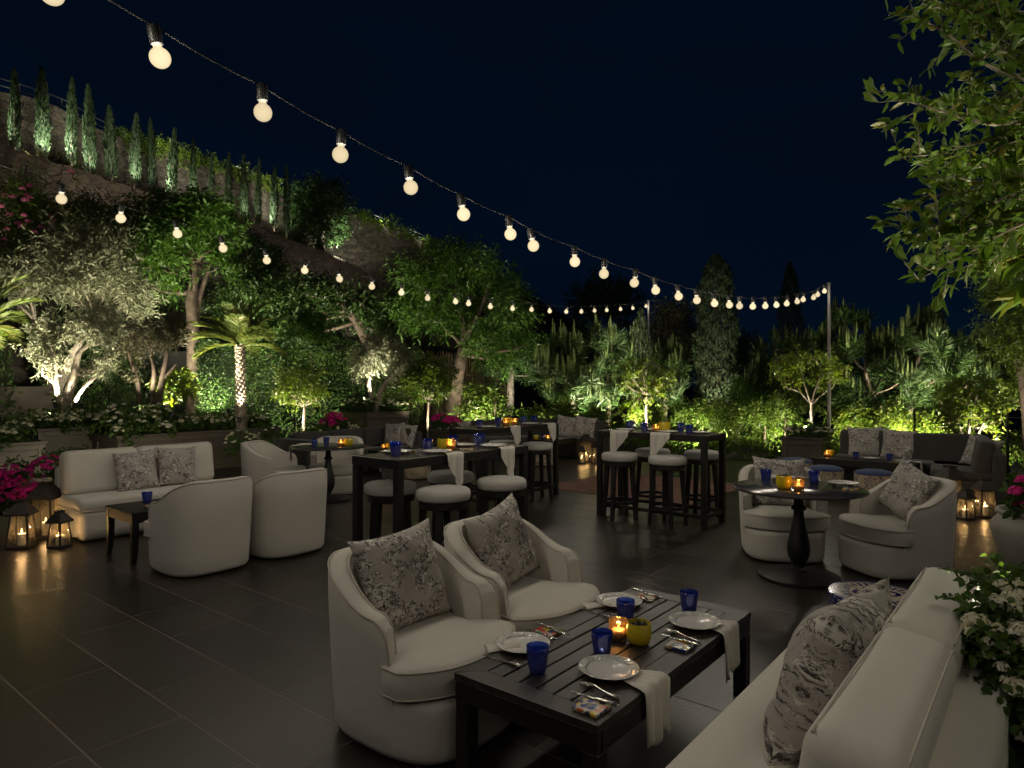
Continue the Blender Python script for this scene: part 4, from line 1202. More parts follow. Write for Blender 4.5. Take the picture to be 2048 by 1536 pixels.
lantern('mid', 1.72, 13.40, 0.4, 'middle sized iron lantern right of the small one at the back centre', 'candle in the right lantern at the back centre', gM)

# ------------------------------------------------------------------ planters
def planter(loc, dx, dy, h, label, rz=GRID, npx=1, npy=1, grp='taupe panelled planter boxes'):
    """origin at the minimum corner"""
    root = thing('planter', label, 'planter', (loc[0], loc[1], 0), rz, grp)
    t = 0.03
    MB().box((dx / 2, dy / 2, h / 2 - 0.02), (dx - 0.06, dy - 0.06, h - 0.06), 0.002, 1).build('body', MAT['taupe_paint'], root)
    MB().box((dx / 2, dy / 2, h - 0.030), (dx + 0.05, dy + 0.05, 0.030), 0.008, 2).box((dx / 2, dy / 2, h - 0.060), (dx + 0.012, dy + 0.012, 0.026), 0.005, 1).build('rim', MAT['taupe_paint'], root)
    MB().box((dx / 2, dy / 2, 0.055), (dx + 0.012, dy + 0.012, 0.11), 0.005, 1).build('plinth', MAT['taupe_paint'], root)
    MB().box((dx / 2, dy / 2, h - 0.012), (dx - 0.08, dy - 0.08, 0.012), 0.0, 1).build('soil', MAT['soil'], root)
    st = MB(); zc, zh = (0.11 + h - 0.075) / 2, h - 0.185
    for side, L, n in ((0, dx, npx), (1, dy, npy), (2, dx, npx), (3, dy, npy)):
        def place(u, w, z, hh, d=0.030, y=0.0):
            c = {0: (u, 0.016 + y), 2: (u, dy - 0.016 - y), 1: (dx - 0.016 - y, u), 3: (0.016 + y, u)}[side]
            s = (w, d, hh) if side in (0, 2) else (d, w, hh)
            st.box((c[0], c[1], z), s, 0.003, 1)
        for k in range(n + 1):
            u = 0.045 + (L - 0.09) * k / n
            place(u, 0.09, zc, zh)
        for k in range(n):
            u0 = 0.045 + (L - 0.09) * k / n + 0.045; u1 = 0.045 + (L - 0.09) * (k + 1) / n - 0.045
            place((u0 + u1) / 2, u1 - u0, 0.11 + 0.045, 0.09); place((u0 + u1) / 2, u1 - u0, h - 0.075 - 0.035, 0.07)
            for zz in (0.11 + 0.097, h - 0.075 - 0.077): place((u0 + u1) / 2, u1 - u0, zz, 0.014, 0.040)
    st.build('panel_moulding', MAT['taupe_paint'], root)
    return root
PL1 = Vector((-6.65, 11.3, 0)) - B2 * 1.9
planter(PL1, 1.9, 3.05, 0.74, 'longest taupe panelled planter at left holding the palm', npx=2, npy=3)
planter(Vector((-8.85, 12.05, 0)), 0.98, 0.98, 0.85, 'tall taupe planter holding the lit olive, left of the long planter')
planter(Vector((-8.70, 10.25, 0)), 1.15, 1.0, 0.74, 'taupe planter cut by the left edge of the photo', npx=1)
PLM = Vector((-3.15, 14.6, 0)) - B2 * 1.1
planter(PLM, 1.1, 1.2, 0.99, 'tall taupe planter with an olive behind the left grey sofa')
planter((-1.62, 13.55), 0.62, 0.55, 0.68, 'small taupe planter with magenta flowers between the grey sofas')
planter((5.22, 12.95), 0.72, 0.62, 0.60, 'square taupe planter with a small lemon tree at right')
# ------------------------------------------------------------------ things on the tables
rib = lambda k: 1.0 + (0.035 if k % 2 else -0.02)
gl = MB().lathe([(0.0, 0.0), (0.031, 0.0), (0.0335, 0.004), (0.0345, 0.014)], 44)
gl.lathe([(0.0345, 0.014), (0.0365, 0.022), (0.041, 0.060), (0.0445, 0.088)], 44, star=rib)
gl.lathe([(0.0447, 0.087), (0.0462, 0.104), (0.0455, 0.106), (0.0445, 0.104), (0.0430, 0.088), (0.0385, 0.060), (0.0335, 0.020), (0.0, 0.016)], 44)
GLASS_ME = new_mesh('tumbler', gl.v, gl.f, True); GLASS_ME.set_sharp_from_angle(angle=R(60)); GLASS_ME.materials.append(MAT['blue_glass'])
pl = MB().lathe([(0, 0.0), (0.070, 0.0), (0.075, 0.003), (0.092, 0.010), (0.118, 0.0165), (0.1225, 0.0185), (0.1235, 0.0205), (0.121, 0.0212), (0.117, 0.0198), (0.094, 0.0145), (0.084, 0.0085), (0.076, 0.0058), (0.0, 0.0055)], 60)
PLATE_ME = new_mesh('plate', pl.v, pl.f, True); PLATE_ME.materials.append(MAT['porcelain'])

def simple(name, me, loc, rz, label, cat, group):
    o = link(name, me); o.location = loc; o.rotation_euler = (0, 0, rz); return tag(o, label, cat, group)
def glass(p, label): return simple('tumbler', GLASS_ME, p, random.uniform(0, 6), label, 'tumbler', 'blue ribbed tumblers')
def plate(p, label): return simple('plate', PLATE_ME, p, random.uniform(0, 6), label, 'plate', 'white embossed plates')

def make_votive():
    root = thing('votive_candle', '', 'votive candle')
    MB().lathe([(0, 0.0), (0.036, 0.0), (0.040, 0.004), (0.0425, 0.03), (0.0445, 0.088), (0.0438, 0.090), (0.0425, 0.088), (0.0405, 0.03), (0.037, 0.009), (0, 0.008)], 32).build('holder', MAT['amber_glass'], root, True)
    wx = MB().lathe([(0, 0.0085), (0.034, 0.0085), (0.0355, 0.04), (0.032, 0.044), (0.012, 0.042), (0, 0.041)], 24).build('wax', MAT['wax'], root, True)
    MB().tube([(0, 0, .041), (.0005, 0, .050)], 0.001, 5).build('wick', MAT['wick'], wx)
    flame_mb(0.047, 0.75).build('flame', MAT['flame'], root, True)
    l = bpy.data.objects.new('votive_light', votive_l); S.collection.objects.link(l); l.parent = root; l.location = (0, 0, 0.062)
    KIDS.setdefault(root.as_pointer(), []).append(l)
    return root
VOT = Proto(make_votive())
def votive(p, label): return VOT.put(p, random.uniform(0, 6), label, 'lit votive candles')

def make_pot():
    root = thing('succulent_pot', '', 'succulent pot')
    MB().lathe([(0, 0.0), (0.036, 0.0), (0.045, 0.006), (0.054, 0.028), (0.0575, 0.055), (0.055, 0.082), (0.0515, 0.096), (0.0495, 0.096), (0.050, 0.082), (0.048, 0.078), (0, 0.078)], 36).build('pot', MAT['yellow_glaze'], root, auto=50)
    MB().lathe([(0, 0.079), (0.0495, 0.079), (0.0, 0.084)], 20).build('soil', MAT['soil'], root)
    s = MB(); r = random.Random(3)
    for (cx, cy, rr_) in ((0, 0, .032), (.026, .012, .022), (-.024, .016, .022), (.002, -.027, .022), (-.02, -.018, .018), (.022, -.02, .018)):
        for lay in range(4):
            nn_ = 9 - lay
            for k in range(nn_):
                a = 2 * math.pi * k / nn_ + lay * .4; L = rr_ * (1 - lay * .17); up = 0.25 + lay * .38
                d = Vector((math.cos(a), math.sin(a), up)).normalized(); q = Vector((-d.y, d.x, 0)).normalized()
                b = Vector((cx, cy, 0.080 + lay * .004)); w = L * .23
                n_ = d.cross(q)
                V = [b, b + d * L * .6 + q * w, b + d * L, b + d * L * .6 - q * w, b + d * L * .55 - n_ * w * .8]
                s.add(V, [[0, 1, 4], [1, 2, 4], [2, 3, 4], [3, 0, 4], [0, 3, 2, 1]])
    s.build('succulent', MAT['succulent'], root)
    return root
POT = Proto(make_pot())
def ypot(p, label, sc=1.0): return POT.put(p, random.uniform(0, 6), label, 'yellow succulent pots', scale=sc)

def knife_mesh():
    m = MB()
    m.add([(0, -.006, .002), (.10, -.007, .0022), (.118, .004, .002), (.10, .008, .0026), (0, .006, .0026), (0, 0, .0034), (.1, 0.004, .003)], [[0, 1, 6, 5], [1, 2, 6], [2, 3, 6], [3, 4, 5, 6], [4, 3, 2, 1, 0]])
    m.tube([(0, 0, .0045), (-.012, 0, .0050), (-.03, 0, .0055), (-.06, 0, .006), (-.085, 0, .0065), (-.093, 0, .006)], [.0042, .0050, .0046, .0056, .0066, .0030], 8)
    return new_mesh('knife', m.v, m.f, True)
def fork_mesh():
    m = MB()
    m.tube([(-.10, 0, .006), (-.092, 0, .006), (-.06, 0, .0045), (-.02, 0, .007), (.015, 0, .012), (.035, 0, .010)], [.003, .0062, .005, .003, .003, .0045], 8)
    for k in range(4):
        y = (k - 1.5) * .0056
        m.tube([(.03, y * .8, .0105), (.05, y, .007), (.068, y, .006), (.085, y * .95, .0085)], [.0024, .0017, .0014, .0007], 5)
    m.box((.037, 0, .0098), (.022, .020, .0028), .0012, 1)
    return new_mesh('fork', m.v, m.f, True)
KNIFE_ME, FORK_ME = knife_mesh(), fork_mesh()
for q in (KNIFE_ME, FORK_ME): q.materials.append(MAT['silver'])
def cutlery(me, p, d, label):
    o = simple(me.name.split('.')[0], me, p, math.atan2(d[1], d[0]), label, me.name.split('.')[0], 'silver cutlery'); o.scale = (1.05, 1.35, 1.2)
    return o

def coaster(p, rz, label, material):
    mb = MB().box((0, 0, 0.006), (0.105, 0.105, 0.012), 0.0025, 2)
    o = mb.build('tile_coaster', MAT[material]); o.location = p; o.rotation_euler = (0, 0, rz)
    return tag(o, label, 'tile coaster', 'painted tile coasters')

def napkin_drape(p, d, flat, hang, w, label, seed=0, tri=False, tip=-0.35):
    """lies on the table from p along d for flat metres, then hangs over the edge"""
    r = random.Random(seed); d = Vector((d[0], d[1], 0)).normalized(); s = Vector((-d.y, d.x, 0))
    nu, nv = 26, 22; V = []; F = []
    for j in range(nv + 1):
        for i in range(nu + 1):
            u = i / nu * 2 - 1; cut = (1.0 - 0.80 * abs(u - tip) / (1 + abs(tip))) if tri else 1.0 - 0.40 * abs(((u * 0.95 + 0.3 + seed * .37) % 1.0) - 0.5) * 1.5 - 0.16 * (u + 1) / 2
            L = flat + hang * cut; t = j / nv * L
            pl_ = 0.015 * math.sin(u * 7.5 + seed) + 0.007 * math.sin(u * 15 + 1.3 * seed)
            if t <= flat:
                k = t / flat; ww = w * (0.42 + 0.58 * k)
                q = Vector(p) + d * t + s * (u * ww / 2); q.z = p[2] + 0.004 + 0.5 * abs(pl_) * k + 0.002
            else:
                x = t - flat; bend = min(x / 0.025, 1.0); ww = w * (1.0 - (0.04 if tri else 0.30) * min(1, x / max(hang, .01)))
                q = Vector(p) + d * (flat + 0.006 + 0.012 * math.sin(bend * math.pi / 2) + pl_ * (0.2 + 0.9 * min(1, x / hang))) + s * (u * ww / 2)
                q.z = p[2] + 0.004 - max(0, x - 0.010)
            V.append(q)
    for j in range(nv):
        for i in range(nu):
            F.append([j * (nu + 1) + i, j * (nu + 1) + i + 1, (j + 1) * (nu + 1) + i + 1, (j + 1) * (nu + 1) + i])
    me = new_mesh('napkin', V, F, True)
    o = link('napkin', me, None, MAT['linen'])
    md = o.modifiers.new('thick', 'SOLIDIFY'); md.thickness = 0.0022; md.offset = 0
    return tag(o, label, 'napkin', 'white linen napkins')
def napkin_flat(p, d, L, w, label):
    d = Vector((d[0], d[1], 0)).normalized(); s = Vector((-d.y, d.x, 0)); n = 12; V = []; F = []
    for i in range(n + 1):
        for j in range(n + 1):
            u, v = i / n, j / n * 2 - 1
            q = Vector(p) + d * (L * u) + s * (v * w / 2 * (1 - .55 * u)); q.z = p[2] + 0.003 + 0.010 * (1 - v * v) * (0.3 + .7 * u) + 0.002 * math.sin(v * 8)
            V.append(q)
    for i in range(n):
        for j in range(n): F.append([i * (n + 1) + j, (i + 1) * (n + 1) + j, (i + 1) * (n + 1) + j + 1, i * (n + 1) + j + 1])
    o = link('napkin', new_mesh('napkin', V, F, True), None, MAT['linen'])
    md = o.modifiers.new('thick', 'SOLIDIFY'); md.thickness = 0.004; md.offset = 1
    return tag(o, label, 'napkin', 'white linen napkins')

# foreground coffee table
z = CTH + 0.0005
P_ = lambda u, v, dz=0.0: gp(u, v, CTH) + Vector((0, 0, 0.0005 + dz))
nA, nB, nC, nD = 'at the near left place of the slatted coffee table', 'at the near right place of the slatted coffee table', 'at the far right place of the slatted coffee table', 'at the far left place of the slatted coffee table'
pA, pB, pC, pD = P_(1045, 1293), P_(1226, 1348), P_(1389, 1250), P_(1238, 1207)
pB = pB - B2 * 0.02
plate(pA, 'white embossed plate ' + nA); plate(pB + Vector((0, 0, .004)), 'white embossed plate ' + nB); plate(pC + Vector((0, 0, .004)), 'white embossed plate ' + nC); plate(pD, 'white embossed plate ' + nD)
glass(P_(1075, 1343), 'blue ribbed tumbler nearest the near left corner of the slatted coffee table')
glass(P_(1204, 1312), 'blue ribbed tumbler beside the lit votive on the slatted coffee table')
glass(P_(1251, 1243), 'blue ribbed tumbler behind the lit votive on the slatted coffee table')
glass(P_(1378, 1224), 'blue ribbed tumbler near the far right end of the slatted coffee table')
votive(P_(1237, 1278), 'lit votive candle in amber glass on the slatted coffee table')
ypot(P_(1278, 1287), 'yellow pot of brown succulents on the slatted coffee table')
def edge_nap(c, label, seed, sh=0.0):
    # from under the plate to the sofa side edge
    a = (c - CT).dot(A2); x = (c - CT).dot(B2)
    st = CT + A2 * (a + sh) + B2 * (x + 0.02); st.z = z
    napkin_drape(st, B2, CTX - x - 0.02, 0.27, 0.20, label, seed)
edge_nap(pB, 'white linen napkin hanging off the coffee table nearest the viewer', 1, 0.02)
edge_nap(pC, 'white linen napkin hanging off the far right place of the coffee table', 2, 0.05)
napkin_flat(P_(972, 1300), (pA - P_(972, 1300)), 0.15, 0.085, 'folded white napkin tucked under the near left plate of the coffee table')
napkin_flat(P_(1168, 1215), (pD - P_(1168, 1215)), 0.15, 0.085, 'folded white napkin tucked under the far left plate of the coffee table')
coaster(P_(1184, 1418), GRID, 'painted tile coaster with a knife, nearest the viewer on the coffee table', 'tile_mixed')
coaster(P_(1361, 1294), GRID, 'blue patterned tile coaster before the far right plate of the coffee table', 'tile_blue')
coaster(P_(1096, 1265), GRID, 'red and yellow painted tile coaster behind the near left plate', 'tile_red')
coaster(P_(1292, 1196), GRID, 'rust patterned tile coaster at the far end of the coffee table', 'tile_rust')
def cut2(me, a, b, dz, label):
    p, q = P_(*a), P_(*b); cutlery(me, (p + q) / 2 + Vector((0, 0, dz)), (p - q), label)
cut2(KNIFE_ME, (1144, 1390), (1240, 1424), 0.0125, 'silver knife resting on the nearest tile coaster')
cut2(FORK_ME, (1150, 1362), (1246, 1404), 0.0, 'silver fork on the slats beside the near right plate')
cut2(KNIFE_ME, (1324, 1274), (1406, 1302), 0.0125, 'silver knife resting on the blue patterned coaster')
cut2(FORK_ME, (1322, 1258), (1404, 1288), 0.0, 'silver fork between the far right plate and its coaster')
cut2(KNIFE_ME, (1135, 1276), (1070, 1252), 0.0125, 'silver knife resting on the red painted coaster')
cut2(FORK_ME, (1118, 1285), (1052, 1262), 0.0, 'silver fork beside the red painted coaster')
cut2(KNIFE_ME, (968, 1310), (1050, 1340), 0.0, 'silver knife along the left edge of the coffee table by the near left plate')
cut2(KNIFE_ME, (1166, 1219), (1224, 1238), 0.0, 'silver knife along the left edge of the coffee table by the far left plate')
cut2(KNIFE_ME, (1322, 1199), (1256, 1182), 0.0125, 'silver knife resting on the rust patterned coaster')
cut2(FORK_ME, (1310, 1206), (1250, 1192), 0.0, 'silver fork beside the rust patterned coaster')

# nearest bar table
H1 = 1.0305
Q = lambda b, x, y, zz=H1: Vector((b.x, b.y, 0)) + B2 * x + A2 * y + Vector((0, 0, zz))
t1 = 'the nearest bar table'
plate(Q(BT1, .13, .36), 'white plate at the left corner of ' + t1); plate(Q(BT1, .40, .55, H1 + .004), 'white plate at the near side of ' + t1 + ', before the votive')
plate(Q(BT1, .42, 1.24, H1 + .004), 'white plate at the right near side of ' + t1); plate(Q(BT1, .13, 1.15), 'white plate at the far side of ' + t1 + ' behind the yellow pot')
glass(Q(BT1, .33, .17), 'blue ribbed tumbler standing foremost on ' + t1); glass(Q(BT1, .22, .26), 'blue ribbed tumbler half behind the foremost tumbler on ' + t1)
glass(Q(BT1, .22, .62), 'bright blue tumbler left of the yellow pot on ' + t1); glass(Q(BT1, .17, .98), 'blue ribbed tumbler right behind the votive on ' + t1)
glass(Q(BT1, .20, 1.28), 'blue ribbed tumbler at the right end of ' + t1); glass(Q(BT1, .16, 1.36), 'blue tumbler touching the rightmost tumbler on ' + t1)
votive(Q(BT1, .30, .82), 'lit votive beside the yellow pot on ' + t1); ypot(Q(BT1, .23, .80), 'yellow succulent pot on ' + t1)
def bt_nap(b, W_, H_, x, y, d, label, seed, wid=0.20, hang=0.30):
    if d == 'near': st = Q(b, x, y, H_); napkin_drape(st, B2, W_ - x, hang, wid, label, seed, tri=True, tip=0.4)
    elif d == 'far': st = Q(b, x, y, H_); napkin_drape(st, -B2, x, hang, wid, label, seed)
    elif d == 'front': st = Q(b, x, y, H_); napkin_drape(st, -A2, y, hang, wid, label, seed, tri=True, tip=-0.75)
bt_nap(BT1, .55, H1, .42, .60, 'near', 'white napkin hanging from the middle of ' + t1, 3)
bt_nap(BT1, .55, H1, .44, 1.27, 'near', 'white napkin hanging from the right end of ' + t1, 4)
bt_nap(BT1, .55, H1, .12, .38, 'far', 'white napkin hanging off the far left side of ' + t1, 5)
for x, y, me, lb in ((.40, .28, FORK_ME, 'silver fork on the near side of ' + t1), (.43, .84, KNIFE_ME, 'silver knife in the middle of ' + t1), (.40, .98, FORK_ME, 'silver fork left of the right plate on ' + t1)):
    cutlery(me, Q(BT1, x, y), B2, lb)
coaster(Q(BT1, .42, .90), GRID + .2, 'painted tile coaster in the middle of ' + t1, 'tile_rust')
coaster(Q(BT1, .16, .55), GRID, 'painted tile coaster behind the bright blue tumbler on ' + t1, 'tile_mixed')

# farthest bar table
t2 = 'the farthest bar table'
plate(Q(BT2, .38, .30, H1 + .004), 'white plate at the left end of ' + t2); plate(Q(BT2, .40, 1.20, H1 + .004), 'white plate at the right end of ' + t2)
glass(Q(BT2, .30, .25), 'blue tumbler at the left end of ' + t2); glass(Q(BT2, .22, .72), 'blue tumbler left of the two votives on ' + t2)
glass(Q(BT2, .25, 1.25), 'blue tumbler right of the votives on ' + t2); glass(Q(BT2, .23, 1.52), 'blue tumbler rightmost on ' + t2)
votive(Q(BT2, .28, .82), 'lit votive left of the yellow pot on ' + t2); votive(Q(BT2, .26, 1.04), 'lit votive right of the yellow pot on ' + t2); ypot(Q(BT2, .20, .95), 'yellow succulent pot between two votives on ' + t2, 1.1)
bt_nap(BT2, .53, H1, .40, .70, 'near', 'white napkin hanging from the middle of ' + t2, 6)
bt_nap(BT2, .53, H1, .40, 1.52, 'near', 'white napkin hanging from the right end of ' + t2, 7)

# right bar table
t3 = 'the right bar table'
plate(Q(BT3, .30, .20, H1 + .004), 'white plate at the left of ' + t3); plate(Q(BT3, .86, .18, H1 + .004), 'white plate at the near side of ' + t3 + ', right of the votive')
plate(Q(BT3, 1.18, .36), 'white plate at the right end of ' + t3); plate(Q(BT3, .55, .44), 'white plate at the far side of ' + t3)
glass(Q(BT3, .24, .40), 'blue tumbler leftmost on ' + t3); glass(Q(BT3, .55, .20), 'blue tumbler left of the votive on ' + t3)
glass(Q(BT3, .92, .40), 'blue tumbler right of the yellow pot on ' + t3); glass(Q(BT3, 1.13, .17), 'blue tumbler rightmost on ' + t3)
votive(Q(BT3, .66, .28), 'lit votive on ' + t3); ypot(Q(BT3, .75, .32), 'yellow succulent pot on ' + t3, 1.25)
bt_nap(BT3, .58, H1, .33, .18, 'front', 'white napkin hanging at the left of ' + t3, 8, wid=.24)
bt_nap(BT3, .58, H1, .86, .16, 'front', 'white napkin hanging at the middle of ' + t3, 9, wid=.24)
cutlery(FORK_ME, Q(BT3, .10, .22), A2, 'silver fork at the left end of ' + t3)

# right round table
H2 = 0.7455; rt = Vector((2.37, 5.54, H2)); t4 = 'the right round table'
def RT(u, v): p = gp(u, v, H2); return p
glass(RT(1532, 963), 'blue tumbler at the left of ' + t4); glass(RT(1628, 967), 'blue tumbler at the right of ' + t4)
ypot(RT(1568, 977), 'yellow succulent pot on ' + t4, 1.12); votive(RT(1597, 982), 'lit votive beside the yellow pot on ' + t4)
plate(RT(1686, 969), 'white plate at the right edge of ' + t4); plate(RT(1562, 957), 'white plate behind the yellow pot on ' + t4)
coaster(RT(1700, 980), 0.9, 'painted tile coaster under the cutlery at the right edge of ' + t4, 'tile_mixed')
cutlery(KNIFE_ME, RT(1697, 977) + Vector((0, 0, .0125)), (1, .15), 'silver knife on the coaster of ' + t4)
coaster(RT(1608, 957), 0.4, 'greenish painted tile coaster at the back of ' + t4, 'tile_red')

# left round table
t5 = 'the left round table'
def LR(dx, dy): return Vector((-2.54 + dx, 9.26 + dy, H2))
glass(LR(-.14, -.16), 'blue tumbler in front on ' + t5); glass(LR(-.07, .16), 'blue tumbler behind the front one on ' + t5)
votive(LR(.19, -.05), 'lit votive on ' + t5); ypot(LR(.28, .0), 'yellow succulent pot on ' + t5, 1.1)
plate(LR(-.33, .05), 'white plate at the left edge of ' + t5); plate(LR(.12, .34), 'white plate at the far edge of ' + t5)
napkin_drape(LR(-.30, -.02), (-1, -.15), 0.19, 0.24, 0.16, 'white napkin hanging off the left edge of ' + t5, 10)

# low tables
t6 = 'the left low black table'
LTp = lambda x, y: Q(LT, x, y, 0.4605)
glass(LTp(.18, .30), 'blue tumbler at the near end of ' + t6); glass(LTp(.22, .85), 'blue tumbler at the far end of ' + t6)
ypot(LTp(.20, 1.06), 'yellow succulent pot at the far end of ' + t6)
coaster(LTp(.38, .25), GRID, 'painted tile coaster near the corner of ' + t6, 'tile_mixed'); plate(LTp(.40, .55), 'white plate on ' + t6)
cutlery(KNIFE_ME, LTp(.22, .58), A2, 'silver knife on ' + t6)
t7 = 'the small low table inside the left grey sofa'
votive((-2.30, 12.0, .4305), 'lit votive on ' + t7); ypot((-2.20, 12.06, .4305), 'yellow succulent pot on ' + t7, 1.1)
t8 = 'the back centre low table'
votive((.74, 13.75, .4505), 'lit votive on ' + t8); glass((.64, 13.78, .4505), 'blue tumbler next to the votive on ' + t8); plate((.95, 13.95, .4505), 'white plate on ' + t8)
ypot((.50, 13.85, .4505), 'yellow succulent pot on ' + t8)
t9 = 'the long low table at right'
T6p = lambda x, y: Q(T6, x, y, 0.4605)
votive(T6p(.20, .27), 'lit votive on ' + t9); ypot(T6p(.22, .40), 'yellow succulent pot on ' + t9, 1.1)
glass(T6p(.62, .25), 'blue tumbler left of the middle on ' + t9); glass(T6p(1.08, .22), 'blue tumbler at the right end of ' + t9)
plate(T6p(.80, .36), 'white plate in the middle of ' + t9); plate(T6p(1.25, .26), 'white plate at the right end of ' + t9)
napkin_drape(T6p(1.20, .30), B2, .25, .20, .16, 'white napkin hanging off the right end of ' + t9, 11)
coaster(T6p(1.15, .10), GRID, 'painted tile coaster at the right end of ' + t9, 'tile_mixed')
# ------------------------------------------------------------------ foliage
leaf_mat('leaf_olive', [(0.115, 0.130, 0.072), (0.19, 0.20, 0.125), (0.08, 0.095, 0.048)], 0.5, 0.2)
leaf_mat('leaf_olive_dark', [(0.060, 0.066, 0.036), (0.10, 0.095, 0.05), (0.05, 0.05, 0.026)], 0.55, 0.2)
leaf_mat('leaf_green', [(0.045, 0.115, 0.016), (0.075, 0.155, 0.022), (0.032, 0.078, 0.013)], 0.42, 0.35)
leaf_mat('leaf_dark', [(0.026, 0.058, 0.014), (0.042, 0.080, 0.018), (0.018, 0.040, 0.010)], 0.42, 0.3)
leaf_mat('leaf_citrus', [(0.075, 0.140, 0.014), (0.13, 0.19, 0.022), (0.05, 0.10, 0.012), (0.17, 0.18, 0.028)], 0.38, 0.4)
leaf_mat('leaf_shrub', [(0.050, 0.105, 0.012), (0.09, 0.145, 0.016), (0.034, 0.072, 0.010), (0.10, 0.13, 0.02)], 0.45, 0.35)
leaf_mat('leaf_cypress', [(0.026, 0.050, 0.018), (0.040, 0.066, 0.024), (0.016, 0.030, 0.012)], 0.6, 0.15)
leaf_mat('needle', [(0.024, 0.052, 0.012), (0.040, 0.078, 0.016), (0.016, 0.036, 0.010)], 0.45, 0.2)
leaf_mat('leaf_palm', [(0.085, 0.135, 0.022), (0.12, 0.16, 0.03), (0.06, 0.10, 0.02), (0.2, 0.16, 0.04)], 0.4, 0.4)
leaf_mat('leaf_near', [(0.080, 0.150, 0.020), (0.105, 0.180, 0.026), (0.055, 0.115, 0.016), (0.09, 0.16, 0.022), (0.07, 0.14, 0.02), (0.10, 0.175, 0.025), (0.06, 0.12, 0.018), (0.085, 0.155, 0.022), (0.12, 0.17, 0.03), (0.16, 0.15, 0.03)], 0.38, 0.35, spec=0.45)
leaf_mat('leaf_lantana', [(0.045, 0.095, 0.018), (0.070, 0.125, 0.022), (0.034, 0.070, 0.015)], 0.55, 0.3)
leaf_mat('petal_white', [(0.62, 0.60, 0.50), (0.70, 0.68, 0.60), (0.62, 0.58, 0.30)], 0.6, 0.35)
leaf_mat('petal_magenta', [(0.60, 0.015, 0.24), (0.75, 0.03, 0.30), (0.45, 0.010, 0.18)], 0.55, 0.4)
leaf_mat('petal_pink', [(0.50, 0.12, 0.26), (0.58, 0.20, 0.34), (0.45, 0.07, 0.12)], 0.55, 0.4)
leaf_mat('grass_blade', [(0.10, 0.10, 0.03), (0.16, 0.13, 0.05), (0.06, 0.08, 0.02)], 0.6, 0.3)
mat('candle_shoot', (0.19, 0.25, 0.07), 0.6, var=0.3, vscale=30, bump=0.6, bscale=120)
mat('bark_grey', (0.17, 0.145, 0.115), 0.9, var=0.45, vscale=7, bump=0.9, bscale=18)
mat('bark_brown', (0.115, 0.085, 0.062), 0.9, var=0.5, vscale=7, bump=0.9, bscale=22)
mat('bark_pale', (0.26, 0.215, 0.165), 0.9, var=0.4, vscale=7, bump=0.8, bscale=22)
mat('twig', (0.09, 0.06, 0.04), 0.8)
mat('twig_pale', (0.20, 0.17, 0.12), 0.8)

def norm(a): return a / np.maximum(np.linalg.norm(a, axis=-1, keepdims=True), 1e-9)
def rdirs(n): return norm(rng.normal(size=(n, 3)))

def leaf_arrays(P, D, L, Wt, fold=0.25, droop=0.12, shape='diamond', ref=None):
    n = len(P); D = norm(D)
    if ref is None: ref = norm(rng.normal(size=(n, 3)) * 0.7 + np.array([0, 0, 1.0]))
    Sd = norm(np.cross(D, ref)); N = np.cross(Sd, D)
    L = np.broadcast_to(np.asarray(L, dtype=float), (n,))[:, None]; Wt = np.broadcast_to(np.asarray(Wt, dtype=float), (n,))[:, None]
    dz = np.array([0, 0, -1.0])
    if shape == 'diamond':
        b = P; t = P + D * L + dz * droop * L
        m = P + D * L * 0.48 + dz * droop * L * 0.25
        l = m + Sd * Wt / 2 + N * fold * Wt; r = m - Sd * Wt / 2 + N * fold * Wt
        V = np.stack([b, r, t, l], 1).reshape(-1, 3)
        o = (np.arange(n) * 4)[:, None]
        F = np.concatenate([o + np.array([[0, 1, 2]]), o + np.array([[0, 2, 3]])], 0)
        return V, F
    b = P; m1 = P + D * L * .33 + dz * droop * L * .10; m2 = P + D * L * .68 + dz * droop * L * .42; t = P + D * L + dz * droop * L
    r1 = m1 - Sd * Wt * .46 + N * fold * Wt; l1 = m1 + Sd * Wt * .46 + N * fold * Wt
    r2 = m2 - Sd * Wt * .40 + N * fold * Wt * .9; l2 = m2 + Sd * Wt * .40 + N * fold * Wt * .9
    V = np.stack([b, m1, m2, t, r1, r2, l1, l2], 1).reshape(-1, 3)
    o = (np.arange(n) * 8)[:, None]
    tr = [[0, 4, 1], [0, 1, 6], [4, 5, 2], [4, 2, 1], [1, 2, 7], [1, 7, 6], [5, 3, 2], [2, 3, 7]]
    F = np.concatenate([o + np.array([q]) for q in tr], 0)
    return V, F

def leaves(name, P, D, L, Wt, m, parent, **k):
    V, F = leaf_arrays(np.asarray(P), np.asarray(D), L, Wt, **k)
    return link(name, np_mesh(name, V, F), parent, MAT[m])

